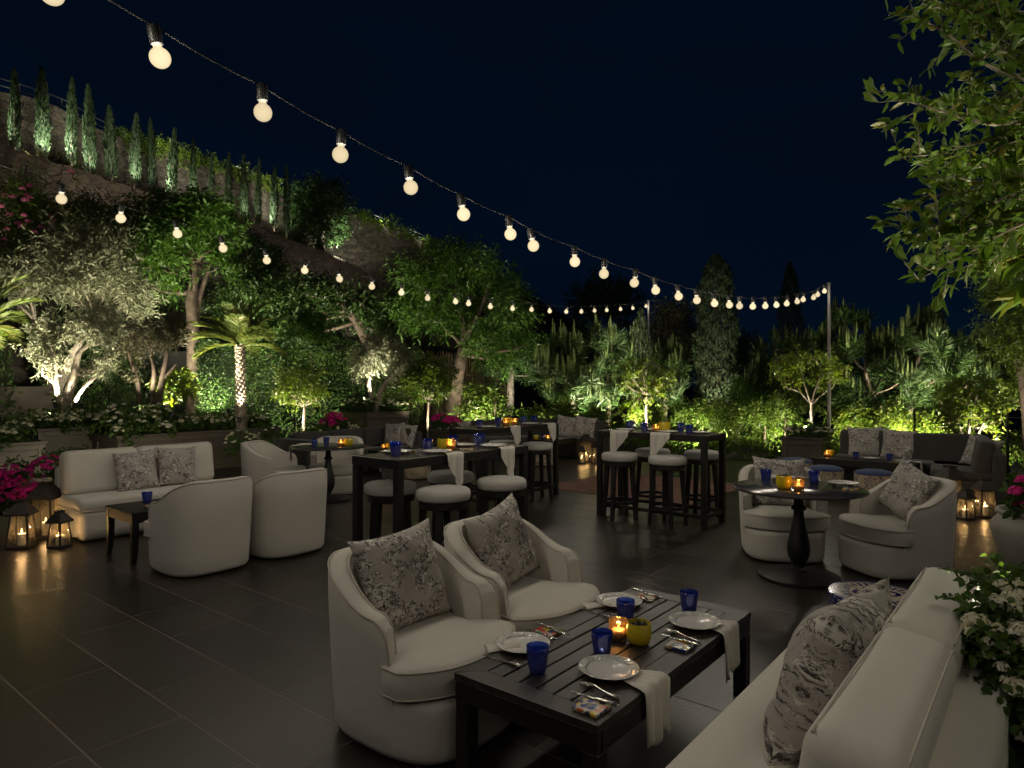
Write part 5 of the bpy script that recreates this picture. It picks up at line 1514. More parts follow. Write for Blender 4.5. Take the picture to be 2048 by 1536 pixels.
def clusters_leaves(cl, n, lpt, twl, up=0.35, spread=0.9, out=0.8, droop=0.0, bias=0.42):
    """cl list of (centre, radius or 3 radii); returns leaf points, directions and twig segments"""
    C = np.array([list(c) for c, r in cl]); Rr = np.array([[r] * 3 if not hasattr(r, '__len__') else list(r) for c, r in cl], dtype=float)
    wgt = (Rr.prod(1)) ** (2 / 3); nt = max(1, n // lpt)
    idx = rng.choice(len(cl), size=nt, p=wgt / wgt.sum())
    u = rdirs(nt); rad = rng.random(nt) ** bias
    # lumpy outline: radius varies with direction
    lump = 0.82 + 0.26 * np.sin(u[:, 0] * 5.1 + idx * 1.7) * np.sin(u[:, 2] * 4.3 + idx * 2.9 + 1.0) + 0.08 * rng.normal(size=nt)
    base = C[idx] + u * Rr[idx] * (rad * lump)[:, None]
    td = norm(u * out + np.array([0, 0, up]) + rng.normal(size=(nt, 3)) * 0.45)
    tl = twl * (0.6 + 0.8 * rng.random(nt))
    t = (np.arange(lpt)[None, :] + 0.3 + 0.5 * rng.random((nt, lpt))) / lpt
    P = base[:, None, :] + td[:, None, :] * (tl[:, None] * t)[..., None]
    P[..., 2] -= droop * (tl[:, None] * t) ** 1.5
    a = rng.random(nt)[:, None] * 6.28 + np.arange(lpt)[None, :] * 2.4
    x = norm(np.cross(td, np.array([0.31, 0.2, 0.93]))); y = np.cross(td, x)
    D = td[:, None, :] * 0.65 + spread * (x[:, None, :] * np.cos(a)[..., None] + y[:, None, :] * np.sin(a)[..., None])
    return P.reshape(-1, 3), D.reshape(-1, 3), base, base + td * tl[:, None]

def twig_mesh(name, A, B, r, m, parent):
    """three-sided sticks"""
    A, B = np.asarray(A), np.asarray(B); n = len(A); d = norm(B - A)
    x = norm(np.cross(d, np.array([0.3, 0.2, 0.9]))); y = np.cross(d, x)
    V = []
    for p, q in ((A, 1.0), (B, 0.35)):
        for k in range(3):
            a = 2 * math.pi * k / 3; V.append(p + (x * math.cos(a) + y * math.sin(a)) * r * q)
    V = np.stack(V, 1).reshape(-1, 3); o = (np.arange(n) * 6)[:, None]
    F = np.concatenate([o + np.array([[k, (k + 1) % 3, (k + 1) % 3 + 3, k + 3]]) for k in range(3)], 0)
    return link(name, np_mesh(name, V, F), parent, MAT[m])

def limb(mb, path, r0, r1, seg=9, wob=0.06, sub=4):
    P = [Vector(p) for p in path]; out = []
    for i in range(len(P) - 1):
        p0, p1, p2, p3 = P[max(i - 1, 0)], P[i], P[i + 1], P[min(i + 2, len(P) - 1)]
        for k in range(sub):
            t = k / sub
            out.append(0.5 * ((2 * p1) + (p2 - p0) * t + (2 * p0 - 5 * p1 + 4 * p2 - p3) * t * t + (3 * p1 - p0 - 3 * p2 + p3) * t ** 3))
    out.append(P[-1]); n = len(out)
    rads = [(r0 + (r1 - r0) * (i / (n - 1))) * (1 + random.uniform(-wob, wob)) for i in range(n)]
    mb.tube(out, rads, seg)

def tree(name, label, cat, trunks, cl, n, leafL, leafW, lm, bark, lpt=9, twl=0.25, group=None, shape='diamond', up=0.35, spread=0.9, droop=0.08, branches=True, twigs=False, twr=0.004, sag=0.0, bias=0.42):
    """trunks: list of (path, r0, r1); clusters get a limb from the nearest trunk point"""
    root = thing(name, label, cat, (0, 0, 0), 0, group)
    mb = MB(); pts = []
    for path, r0, r1 in trunks:
        limb(mb, path, r0, r1)
        P = [Vector(p) for p in path]
        for i in range(len(P) - 1):
            for k in range(4): pts.append((P[i].lerp(P[i + 1], k / 4), r0 + (r1 - r0) * (i + k / 4) / (len(P) - 1), (i + k / 4) / (len(P) - 1)))
        pts.append((P[-1], r1, 1.0))
    if branches:
        for c, r in cl:
            c = Vector(c); best = min(pts, key=lambda q: (q[0] - c).length + (0.9 if q[2] < 0.5 else 0.0) + max(0, q[0].z - c.z) * 1.2)
            rm = r if not hasattr(r, '__len__') else min(r)
            mid = best[0].lerp(c, 0.55) + Vector((0, 0, -0.08 * (best[0] - c).length))
            limb(mb, [best[0], mid, c], best[1] * 0.55, max(0.006, best[1] * 0.16), 6, sub=3)
    mb.build('trunk', MAT[bark], root, True)
    P, D, A, B = clusters_leaves(cl, n, lpt, twl, up=up, spread=spread, droop=sag, bias=bias)
    sc = 0.7 + 0.6 * rng.random(len(P))
    leaves('crown', P, D, leafL * sc, leafW * sc, lm, root, shape=shape, droop=droop)
    if twigs: twig_mesh('twigs', A, B, twr, 'twig_pale' if bark == 'bark_pale' else 'twig', root)
    return root

def K(L, y, jit=0.5):
    """clusters from (u, v, radius px) seen at y metres"""
    out = []
    for u, v, r in L:
        yy = y + random.uniform(-jit, jit); rm = r * y / FPX
        out.append((Wd(u, v, yy), (rm, rm * 1.0, rm)))
    return out
def T(L, y, jit=0.0): return [Wd(u, v, y + (random.uniform(-jit, jit))) for u, v in L]

# --- olive in the left planter, lit from below
oy = 12.6
tree('olive_tree', 'silvery olive tree lit from below in the tall left planter', 'tree',
     [(T([(127, 845), (126, 826), (118, 800), (113, 766), (112, 737), (104, 705)], oy, .05), .075, .022), (T([(113, 770), (98, 758), (84, 747), (88, 722), (80, 700)], oy), .026, .010),
      (T([(130, 845), (132, 826), (134, 799), (143, 766), (153, 728), (158, 706), (177, 691), (199, 688)], oy - .1, .05), .105, .026), (T([(134, 838), (142, 819), (159, 786), (177, 766), (203, 745)], oy - .2), .055, .018)],
     K([(84, 690, 24), (100, 668, 24), (70, 690, 16), (112, 692, 15), (98, 728, 16), (122, 738, 12), (168, 648, 28), (198, 640, 30), (222, 662, 22), (180, 665, 22), (212, 688, 13), (192, 740, 16), (210, 728, 14), (180, 750, 10), (90, 650, 14)], oy, .3), 7500, 0.085, 0.024, 'leaf_olive', 'bark_pale', lpt=11, twl=0.24, twigs=True, twr=.003)
# --- big grey olive behind
by = 15.6
tree('olive_tree', 'large grey green olive tree behind the lit planter olive', 'tree',
     [(T([(100, 850), (110, 780), (95, 700), (70, 640)], by), .20, .07), (T([(108, 790), (150, 700), (190, 630)], by), .13, .05)],
     K([(20, 530, 40), (62, 500, 38), (110, 520, 40), (150, 500, 38), (195, 500, 40), (238, 500, 36), (255, 540, 36), (215, 555, 42), (165, 560, 44), (110, 568, 36), (55, 565, 36), (12, 575, 30), (240, 592, 28), (278, 598, 26), (288, 636, 20), (262, 630, 20), (150, 590, 24)], by, 1.0), 12000, 0.15, 0.040, 'leaf_olive', 'bark_grey', lpt=12, twl=0.46, up=.6)
# --- cut olive with several brown trunks
ky = 12.9
tree('olive_tree', 'pruned olive with several bare brown trunks rising from white flowers', 'tree',
     [(T([(284, 838), (278, 795), (274, 758), (262, 722), (254, 690)], ky, .1), .055, .02), (T([(300, 835), (304, 795), (308, 740), (300, 700), (292, 675)], ky, .1), .06, .022), (T([(308, 840), (316, 808), (326, 750), (334, 712), (340, 678)], ky, .1), .085, .025), (T([(324, 760), (345, 738), (352, 728)], ky), .03, .014)],
     K([(245, 690, 22), (262, 668, 20), (285, 680, 24), (305, 665, 22), (335, 665, 26), (352, 680, 20), (318, 690, 22), (350, 655, 16), (268, 708, 16), (262, 765, 10)], ky, .3), 4500, 0.085, 0.025, 'leaf_olive_dark', 'bark_brown', lpt=10, twl=0.20, up=0.9, twigs=True, twr=.003)
# --- middle olive in the planter
my = 15.1
tree('olive_tree', 'small silvery olive with two forked trunks in the planter behind the left grey sofa', 'tree',
     [(T([(745, 830), (742, 792), (737, 767), (741, 745), (737, 725)], my), .065, .025), (T([(750, 830), (757, 795), (765, 775), (777, 757), (791, 745), (800, 738)], my - .15), .07, .02)],
     K([(728, 715, 22), (745, 700, 24), (738, 735, 20), (720, 740, 14), (760, 715, 24), (780, 705, 22), (800, 725, 22), (790, 740, 14), (812, 715, 14), (725, 762, 10), (760, 690, 12)], my, .3), 5500, 0.10, 0.028, 'leaf_olive', 'bark_pale', lpt=11, twl=0.2, twigs=True, twr=.003)

# --- green tree behind
gy = 17.0
tree('leafy_tree', 'tall fresh green tree with a forked grey trunk behind the left planters', 'tree',
     [(T([(386, 860), (387, 733), (385, 640), (382, 605), (388, 560), (388, 517)], gy), .19, .09), (T([(388, 530), (405, 510), (432, 494), (450, 470)], gy), .06, .02), (T([(388, 525), (375, 505), (365, 480), (350, 440)], gy), .06, .02), (T([(390, 650), (398, 600), (413, 552), (425, 520)], gy + .2), .09, .03)],
     K([(300, 440, 32), (340, 425, 30), (385, 428, 32), (430, 430, 30), (455, 455, 28), (290, 490, 32), (330, 480, 34), (375, 470, 34), (420, 475, 30), (310, 530, 32), (350, 525, 26), (300, 572, 22), (338, 578, 18), (445, 500, 22), (468, 482, 16), (436, 535, 18)], gy, 1.1), 7800, 0.165, 0.060, 'leaf_green', 'bark_brown', lpt=9, twl=0.45, droop=0.25, spread=1.1)
# --- dark tall tree at centre left
ty = 18.0
tree('leafy_tree', 'tall dark tree with a slanting trunk left of centre', 'tree',
     [(T([(902, 870), (908, 820), (913, 770), (922, 720), (926, 695)], ty), .21, .13), (T([(926, 700), (912, 676), (895, 664), (880, 640)], ty), .07, .02), (T([(926, 700), (940, 660), (965, 610), (980, 560)], ty), .10, .03), (T([(926, 695), (925, 640), (900, 570)], ty), .09, .03)],
     K([(815, 560, 28), (850, 545, 30), (890, 525, 34), (930, 520, 34), (965, 535, 30), (1000, 560, 30), (1030, 590, 28), (830, 600, 34), (880, 585, 36), (930, 575, 38), (980, 600, 36), (1020, 630, 32), (850, 640, 32), (900, 640, 32), (950, 640, 36), (1000, 665, 34), (1045, 650, 28), (960, 690, 30), (1005, 710, 28), (1055, 690, 22), (800, 625, 24)], ty, 1.4), 9500, 0.15, 0.055, 'leaf_green', 'bark_brown', lpt=9, twl=0.42, droop=0.3, spread=1.1)
tree('leafy_tree', 'dim slender trunked tree right of the slanting tree', 'tree',
     [(T([(1018, 860), (1020, 790), (1022, 735), (1015, 700)], 19.5), .13, .07), (T([(1022, 740), (1030, 710), (1050, 690)], 19.5), .06, .02)],
     K([(1000, 700, 28), (1040, 690, 28), (1065, 715, 24), (985, 730, 24), (1030, 725, 22), (1070, 745, 18)], 19.5, .8), 8000, 0.09, 0.035, 'leaf_dark', 'bark_brown', twl=.4)
# --- dim trees under the retaining wall
tree('leafy_tree', 'dim tree with a bare diagonal trunk under the retaining wall', 'tree',
     [(T([(770, 800), (735, 690), (712, 645), (690, 612), (670, 580)], 21.5), .17, .08), (T([(712, 645), (730, 600), (745, 570)], 21.5), .06, .02)],
     K([(570, 590, 28), (605, 585, 28), (640, 590, 28), (680, 605, 28), (720, 615, 26), (750, 635, 24), (620, 620, 30), (580, 630, 28), (660, 632, 24), (770, 660, 24), (550, 625, 26), (600, 660, 28)], 21.5, 1.4), 8500, 0.17, 0.065, 'leaf_dark', 'bark_brown', twl=.5)
tree('bushy_tree', 'dark bushy tree below the second row of bulbs at left', 'tree',
     [(T([(510, 850), (505, 720), (490, 600)], 19.5), .16, .07)],
     K([(470, 530, 36), (510, 520, 36), (545, 540, 32), (480, 580, 38), (530, 590, 38), (560, 640, 34), (500, 640, 38), (455, 620, 30), (570, 690, 30), (520, 690, 34), (610, 660, 22)], 19.5, 1.2), 12000, 0.15, 0.055, 'leaf_dark', 'bark_brown', twl=.4)
tree('bushy_tree', 'bright green bush glowing between the palm and the little citrus', 'shrub',
     [(T([(625, 830), (622, 740), (620, 690)], 18.2), .06, .03)],
     K([(600, 660, 22), (628, 655, 22), (640, 680, 20), (612, 690, 22), (596, 705, 16), (635, 710, 16), (615, 640, 14)], 18.2, .5), 6000, 0.085, 0.034, 'leaf_green', 'bark_brown', twl=.28)

# --- hedge, clipped and dark, along the left back
def box_hedge(name, label, p, q, depth, h, n, lm, L, Wt, z0=0.0, cat='hedge', bump_=0.18):
    root = thing(name, label, cat, (0, 0, 0))
    p, q = Vector(p), Vector(q); d = q - p; Ln = d.length; d = np.array((d / Ln)[:]); nrm = np.array([d[1], -d[0], 0.0])
    k = rng.random(n); s = rng.random(n) * Ln
    hh = h * (1 + 0.10 * np.sin(s * 1.7) + 0.07 * np.sin(s * 4.1 + 1))
    top = k < 0.28
    z = np.where(top, hh - 0.10 * rng.random(n), z0 + (hh - z0) * rng.random(n))
    w = np.where(top, (rng.random(n) - .5) * depth, depth / 2 * (1 - rng.random(n) ** 2 * .5))
    w = w + bump_ * np.sin(s * 2.3 + z * 1.9) * np.sin(z * 3.1 + s * .7) * ~top + 0.05 * rng.normal(size=n)
    P = np.array(p[:])[None, :] * np.array([1, 1, 0]) + d[None, :] * s[:, None] + nrm[None, :] * w[:, None]; P[:, 2] = z
    D = nrm[None, :] * np.where(top, .2, 1.0)[:, None] + np.array([0, 0, 1.0]) * np.where(top, 1.2, .5)[:, None] + rng.normal(size=(n, 3)) * .7
    sc = .7 + .6 * rng.random(n)
    leaves('foliage', P, D, L * sc, Wt * sc, lm, root)
    st = MB()
    for i in range(int(Ln / .6)):
        x = p + (q - p) * ((i + .5) / int(Ln / .6)); limb(st, [(x.x, x.y, -.1), (x.x + .05, x.y, h * .5), (x.x - .04, x.y, h * .9)], .03, .012, 6)
    st.build('stems', MAT['bark_brown'], root, True)
    return root
box_hedge('hedge', 'dense dark small leaved hedge behind the palm', Wd(392, 800, 15.6), Wd(560, 800, 16.4), 1.0, 2.35, 15000, 'leaf_dark', 0.075, 0.036)
box_hedge('hedge', 'dense dark hedge behind the little citrus and the middle olive', Wd(560, 800, 16.6), Wd(835, 800, 18.0), 1.0, 2.45, 20000, 'leaf_dark', 0.075, 0.036)
box_hedge('hedge', 'dim leafy hedge behind the left olives', Wd(-80, 800, 16.8), Wd(300, 800, 17.2), 1.2, 2.6, 16000, 'leaf_dark', 0.085, 0.036)

# --- big leaf shrub glowing behind the pruned olive
tree('leafy_shrub', 'bright yellow green big leaved shrub glowing behind the pruned olive', 'shrub',
     [(T([(330, 850), (335, 800), (345, 775)], 13.8), .02, .01), (T([(332, 840), (355, 800), (372, 778)], 13.8), .018, .008)],
     K([(338, 770, 14), (355, 765, 16), (370, 775, 12), (345, 790, 12), (325, 775, 10), (362, 752, 10)], 13.8, .2), 700, 0.15, 0.05, 'leaf_citrus', 'bark_brown', shape='hex', lpt=7, twl=.16, droop=.25)
# --- small citrus trees
def citrus(label, u, vb, vt, y, cl, n, L, lm='leaf_citrus', r=.035, up=.5, name='citrus_tree', bark='bark_pale'):
    return tree(name, label, 'tree', [(T([(u, vb), (u - 1, (vb + vt) / 2), (u + 1, vt)], y, .02), r, r * .7)], K(cl, y, .3), n, L, L * .45, lm, bark, shape='hex', lpt=8, twl=.20, up=up, droop=.2, twigs=True, twr=.0035)
citrus('small loose citrus tree with yellow green leaves, right of the palm', 608, 880, 812, 14.9, [(570, 775, 17), (590, 760, 18), (612, 765, 18), (632, 775, 17), (585, 790, 18), (610, 790, 18), (632, 795, 13), (565, 795, 12), (605, 742, 10), (562, 752, 8), (600, 810, 10), (650, 785, 8), (630, 750, 7)], 1500, .085)
citrus('round clipped citrus tree on a slim trunk left of the slanting trunk', 857, 880, 800, 15.4, [(830, 745, 22), (855, 735, 24), (880, 745, 22), (840, 770, 22), (868, 770, 22), (822, 768, 14), (895, 762, 14), (848, 712, 9), (872, 715, 8), (850, 790, 12), (880, 788, 10)], 2600, .10, lm='leaf_shrub', up=-.25)
citrus('bright lit little citrus tree behind the right bar table', 1293, 850, 790, 15.6, [(1262, 752, 15), (1285, 742, 16), (1310, 748, 15), (1328, 765, 12), (1268, 772, 14), (1300, 770, 14), (1318, 782, 10), (1255, 735, 8), (1320, 730, 8), (1290, 728, 8), (1275, 795, 9), (1305, 805, 9), (1250, 768, 8)], 1250, .095)
ly = 13.15
tree('lemon_tree', 'small lemon tree with a round open crown in the square right planter', 'tree',
     [(T([(1621, 885), (1622, 840), (1622, 808)], ly), .034, .027), (T([(1622, 810), (1600, 785), (1575, 775), (1560, 760)], ly), .018, .006), (T([(1622, 810), (1612, 780), (1605, 755), (1598, 735)], ly + .1), .018, .006), (T([(1622, 810), (1630, 780), (1640, 755), (1645, 735)], ly - .1), .018, .006), (T([(1622, 810), (1645, 788), (1665, 775), (1675, 758)], ly + .1), .017, .006)],
     K([(1558, 745, 15), (1575, 725, 15), (1600, 718, 16), (1630, 718, 16), (1655, 725, 15), (1672, 745, 14), (1580, 752, 15), (1610, 745, 16), (1642, 748, 16), (1665, 765, 12), (1595, 770, 10), (1632, 772, 11), (1548, 730, 8)], ly, .35), 1250, .100, .046, 'leaf_citrus', 'bark_pale', shape='hex', lpt=8, twl=.18, up=.2, droop=.2, twigs=True, twr=.0035)

# --- palms
def palm(name, label, base, top, r0, r1, nf, L, trunk=True, seed=1):
    r = random.Random(seed); root = thing(name, label, 'palm tree', (0, 0, 0))
    base, top = Vector(base), Vector(top); mb = MB(); nring = 30; pts = []
    for i in range(nring * 2 + 1):
        t = i / (nring * 2); p = base.lerp(top, t); rr_ = (r0 + (r1 - r0) * t) * (1.10 if i % 2 else 0.88) * (1 + .25 * max(0, t - .85) / .15)
        pts.append((p, rr_))
    mb.tube([p for p, _ in pts], [q for _, q in pts], 14)
    for i in range(nring * 7):      # old leaf bases
        t = i / (nring * 7); p = base.lerp(top, t); a = i * 2.4; q = (r0 + (r1 - r0) * t)
        d = Vector((math.cos(a), math.sin(a), 0)); s = Vector((-d.y, d.x, 0)); b = p + d * q * .95
        mb.add([b - s * .024, b + s * .024, b + d * .032 + Vector((0, 0, .05)) + s * .014, b + d * .032 + Vector((0, 0, .05)) - s * .014, b + Vector((0, 0, .055))], [[0, 1, 2, 3], [1, 4, 2], [0, 3, 4], [3, 2, 4]])
    mb.build('trunk', MAT['bark_pale'], root)
    for f in range(nf):
        az = f * 2.399 + r.uniform(-.2, .2); el = R([86, 74, 62, 50, 38, 24, 6][f % 7] + r.uniform(-7, 7))
        d = Vector((math.cos(az), math.sin(az), 0)); ln = L * r.uniform(.8, 1.1); path = []; p = top.copy(); ang = el
        for k in range(15):
            path.append(p.copy()); p = p + (d * math.cos(ang) + Vector((0, 0, math.sin(ang)))) * ln / 14; ang -= R(2.1 + 1.7 * (k / 7))
        fr = MB(); fr.tube(path, [.012 * (1 - k / 16) + .002 for k in range(15)], 5)
        ro = fr.build('frond', MAT['leaf_palm'], root, True)
        P, D, LL = [], [], []
        for k in range(2, 15):
            a_, b_ = path[k - 1], path[k]; tv = (b_ - a_).normalized(); sv = tv.cross(Vector((0, 0, 1))); sv = sv.normalized() if sv.length > .05 else Vector((-d.y, d.x, 0)); nv = sv.cross(tv)
            for m_ in range(5):
                q = a_.lerp(b_, m_ / 5); w = (k + m_ / 5) / 15
                for sg in (-1, 1):
                    P.append(q); D.append(sv * sg * (1.0 - .45 * w) + tv * (.55 + .5 * w) + nv * r.uniform(.1, .4)); LL.append(L * .27 * math.sin(math.pi * (0.14 + .74 * w)) + .03)
        LL = np.array(LL)
        leaves('leaflets', np.array([q[:] for q in P]), np.array([q[:] for q in D]), LL, .011 + LL * .018, 'leaf_palm', ro, droop=.12, fold=.15)
    return root
palm('palm_tree', 'small palm with a rough trunk lit from below in the long planter', Wd(483, 862, 13.0), Wd(480, 692, 13.0), .085, .075, 27, 1.0, seed=4)
palm('palm_tree', 'palm fronds glowing at the left edge of the photo', Wd(-48, 900, 11.6), Wd(-48, 660, 11.6), .12, .11, 26, 1.15, seed=9)

# --- cypresses
def make_cypress(h, r, n, seed, leafL=.10, round_top=False):
    g = np.random.default_rng(seed)
    t = g.random(n) ** 0.85; z = t * h
    prof = np.interp(t, [0, .06, .25, .55, .8, .93, 1], [.55, .85, 1, .88, .58, .30, .04] if not round_top else [.75, .92, .97, 1, .86, .58, .14]) * r
    a = g.random(n) * 6.283
    lump = 1 + .22 * np.sin(a * 3 + z * 5.1 + seed) * np.sin(z * 9 + a * 2) + .10 * np.sin(a * 7 - z * 13) + .06 * g.normal(size=n)
    rad = prof * lump * (1 - .38 * g.random(n) ** 2.2)
    P = np.stack([rad * np.cos(a), rad * np.sin(a), z], 1)
    D = np.stack([np.cos(a) * .45, np.sin(a) * .45, np.full(n, 1.5)], 1) + g.normal(size=(n, 3)) * .28
    sc = .7 + .6 * g.random(n)
    V, F = leaf_arrays(P, D, leafL * sc, leafL * .34 * sc, droop=0)
    return np_mesh('crown', V, F)
mb = MB().tube([(0, 0, -.1), (0, 0, 1.5), (0, 0, 2.3)], [.05, .035, .012], 7)
CTR_ME = new_mesh('trunk', mb.v, mb.f, True); CTR_ME.materials.append(MAT['bark_brown'])
CYP = []
for s in range(4):
    me = make_cypress(2.6, .22, 2600, 20 + s, leafL=.12); me.materials.append(MAT['leaf_cypress']); CYP.append(me)
ROW = [(30, 138, 300, 27), (87, 140, 320, 33), (143, 160, 331, 26), (181, 172, 352, 29), (223, 215, 360, 29), (269, 230, 372, 27), (305, 240, 382, 21), (343, 258, 397, 24), (386, 280, 404, 17), (422, 310, 418, 15), (457, 307, 432, 19), (488, 313, 442, 19), (516, 320, 448, 17), (548, 337, 458, 20), (574, 335, 470, 17)]
ordn = ['leftmost', 'second', 'third', 'fourth', 'fifth', 'sixth', 'seventh', 'eighth', 'ninth', 'tenth', 'eleventh', 'twelfth', 'thirteenth', 'fourteenth', 'rightmost']
look = {0: 'brightly lit ragged', 1: 'widest brightly lit', 2: 'narrow lit', 9: 'short thin', 8: 'thin dark', 13: 'foot lit dark'}
def y_low(u): return float(np.interp(u, [q[0] for q in LOW], [q[2 - 1] for q in LOW]))
CYPOS = []
for i, (u, vt, vb, w) in enumerate(ROW):
    y = y_low(u) + 1.5; p = Wd(u, vb, y); hgt = (vb - vt) * y / FPX; wd_ = w * y / FPX
    root = thing('cypress', '%s cypress in the row on the hill wall, %s from the left' % (look.get(i, 'slim dark'), ordn[i]) if 0 < i < 14 else '%s cypress, %s of the row on the hill wall' % (look.get(i, 'slim dark'), ordn[i]), 'cypress', p, random.uniform(0, 6), 'cypress row on the hill wall')
    root.scale = (wd_ / .44 * .70, wd_ / .44 * .70, hgt / 2.62)
    root.rotation_euler.x = random.uniform(-.035, .035); root.rotation_euler.y = random.uniform(-.035, .035)
    link('crown', CYP[i % 4], root); link('trunk', CTR_ME, root)
    CYPOS.append((p, y))
def big_cypress(label, u, vt, vb, w, y, n, seed):
    p = Wd(u, vb, y); p.z = 0; h_ = Wd(u, vt, y).z; r_ = w * y / FPX / 2
    root = thing('cypress', label, 'cypress', p)
    me = make_cypress(h_, r_ * 1.05, n, seed, leafL=.085, round_top=seed == 51); link('crown', me, root, MAT['leaf_cypress'])
    MB().tube([(0, 0, -.1), (0, 0, h_ * .5), (0, 0, h_ * .9)], [.10, .07, .02], 8).build('trunk', MAT['bark_brown'], root, True)
big_cypress('broad tall cypress standing right of centre behind the bulbs', 1432, 514, 830, 72, 20.0, 22000, 51)
big_cypress('dim pointed cypress behind the bulbs at right, left of the grey pole', 1580, 527, 800, 56, 24.0, 9000, 52)
big_cypress('small pointed cypress beside the far pole', 1282, 622, 800, 46, 17.6, 6000, 53)

# round dark tree on the hill and plants on the terrace between the walls
tree('round_tree', 'big rounded dark tree at the end of the hill cypress row', 'tree', [(T([(640, 505), (642, 470), (640, 430)], 31.5), .25, .12)],
     K([(600, 400, 28), (630, 385, 28), (660, 392, 26), (605, 430, 30), (640, 425, 34), (670, 425, 26), (600, 460, 26), (635, 465, 30), (665, 460, 26), (688, 410, 14), (680, 450, 16)], 31.5, 1.2), 12000, .16, .055, 'leaf_dark', 'bark_brown', twl=.5)
def tuft(name, label, p, n, L, Wt, lm, cat='shrub', group=None, spread=.7):
    root = thing(name, label, cat, p, 0, group)
    a = rng.random(n) * 6.283; k = rng.random(n)
    P = np.stack([np.cos(a) * k * L * .25, np.sin(a) * k * L * .25, np.zeros(n)], 1)
    D = np.stack([np.cos(a) * k * spread, np.sin(a) * k * spread, 1 - .3 * k], 1) + rng.normal(size=(n, 3)) * .12
    leaves('blades', P, D, L * (.6 + .5 * rng.random(n)), Wt, lm, root, droop=.25)
    return root
for u, w in ((104, 'between the two leftmost cypresses'), (318, 'between the seventh and eighth cypresses'), (405, 'right of the ninth cypress'), (590, 'at the right end of the cypress row')):
    y = y_low(u) + 1.0; p = Wd(u, 300, y); p.z = float(np.interp(y, [q.y for q in LOWP], [q.z for q in LOWP])) - .12
    tuft('grass_tuft', 'pale grass tuft on the hill wall ' + w, p, 160, 1.0, .035, 'grass_blade', 'grass', 'grass tufts on the hill wall')
WT = [(262, 'leftmost'), (300, 'second'), (350, 'third'), (405, 'fourth'), (470, 'fifth'), (525, 'sixth'), (722, 'seventh'), (760, 'eighth'), (805, 'ninth'), (850, 'rightmost')]
for u, w in WT:
    y = float(np.interp(u, [q[0] for q in UPP], [q[1] for q in UPP])); v = float(np.interp(u, [q[0] for q in UPP], [q[2] for q in UPP]))
    r_ = .55 if u < 700 else .7
    cl = [(Wd(u + du, v + 3, y - .1), (r_, .5, .38)) for du in (-14, 4, 20)]
    root = thing('trailing_plant', 'lime green plant trailing over the upper hill wall, %s of the patches' % w, 'plant', (0, 0, 0), 0, 'plants trailing over the upper hill wall')
    P, D, A, B = clusters_leaves(cl, 800, 8, .3); leaves('foliage', P, D, .14, .06, 'leaf_citrus', root)

# oleander and rose bushes on the slope at left
def blooms(name, centers, r, npet, m, parent, pl=.55):
    C = np.asarray(centers); n = len(C); d = rdirs(n * npet).reshape(n, npet, 3); d[..., 2] = np.abs(d[..., 2]) * .9 + .1; d = norm(d)
    d = d.reshape(-1, 3); Dt = norm(np.cross(d, rng.normal(size=d.shape))); Lp = r * (pl + .35 * rng.random(len(d)))
    P = np.repeat(C, npet, 0) + d * r * (.78 + .22 * rng.random(len(d)))[:, None] - Dt * Lp[:, None] * .45
    return leaves(name, P, Dt, Lp, r * pl, m, parent, droop=.0, fold=-.12, ref=d)
ry = 15.8
rb = tree('rose_bush', 'tall bush of pink blossoms at the upper left edge', 'shrub', [(T([(40, 620), (50, 520), (45, 430)], ry), .06, .03)],
          K([(10, 400, 26), (40, 390, 26), (70, 410, 26), (20, 440, 28), (60, 450, 28), (95, 450, 24), (30, 480, 24), (105, 480, 22), (70, 490, 22), (120, 420, 20)], ry, .6), 7000, .10, .03, 'leaf_shrub', 'bark_brown', twl=.35)
fp = [Wd(u + random.uniform(-2, 2), v + random.uniform(-2, 2), ry - .75 + random.uniform(-.2, .2)) for u, v in [(3, 392), (30, 395), (45, 378), (53, 390), (48, 402), (20, 432), (38, 425), (50, 433), (42, 448), (55, 442), (3, 413), (45, 458), (70, 465), (82, 455), (100, 433), (106, 442), (100, 457), (112, 467), (22, 398), (60, 372), (15, 462), (8, 480), (140, 345), (52, 400), (68, 467), (35, 449), (104, 447), (58, 398)]]
blooms('blossoms', fp, .075, 26, 'petal_pink', rb)
for (lab, cl, y, n, lm) in (('dim long leaved oleander below the hill wall, left of centre', [(150, 425, 26), (190, 425, 26), (230, 435, 26), (170, 445, 28), (215, 450, 28), (255, 455, 24), (130, 455, 26), (250, 470, 24)], 16.6, 4000, 'leaf_shrub'),
                            ('dim oleander climbing the hill wall at the upper left', [(50, 330, 20), (65, 350, 18), (130, 360, 22), (150, 345, 18), (20, 360, 20), (90, 370, 20)], 17.0, 260, 'leaf_shrub'),
                            ('dim shrub against the hill wall above the second bulbs', [(440, 440, 18), (480, 475, 20), (520, 505, 20), (470, 490, 20), (545, 525, 20), (410, 430, 16)], 22.0, 2200, 'leaf_dark'),
                            ('dark shrub at the far end of the lower hill wall', [(800, 605, 22), (770, 592, 18), (740, 585, 16), (820, 620, 20)], 30.0, 5000, 'leaf_dark')):
    tree('oleander', lab, 'shrub', [([Wd(cl[0][0], cl[0][1] + 90, y), Wd(cl[0][0], cl[0][1] + 30, y), Wd(cl[0][0] + 5, cl[0][1], y)], .05, .02)], K(cl, y, .6), n, .13, .03, lm, 'bark_brown', twl=.4, up=.7)
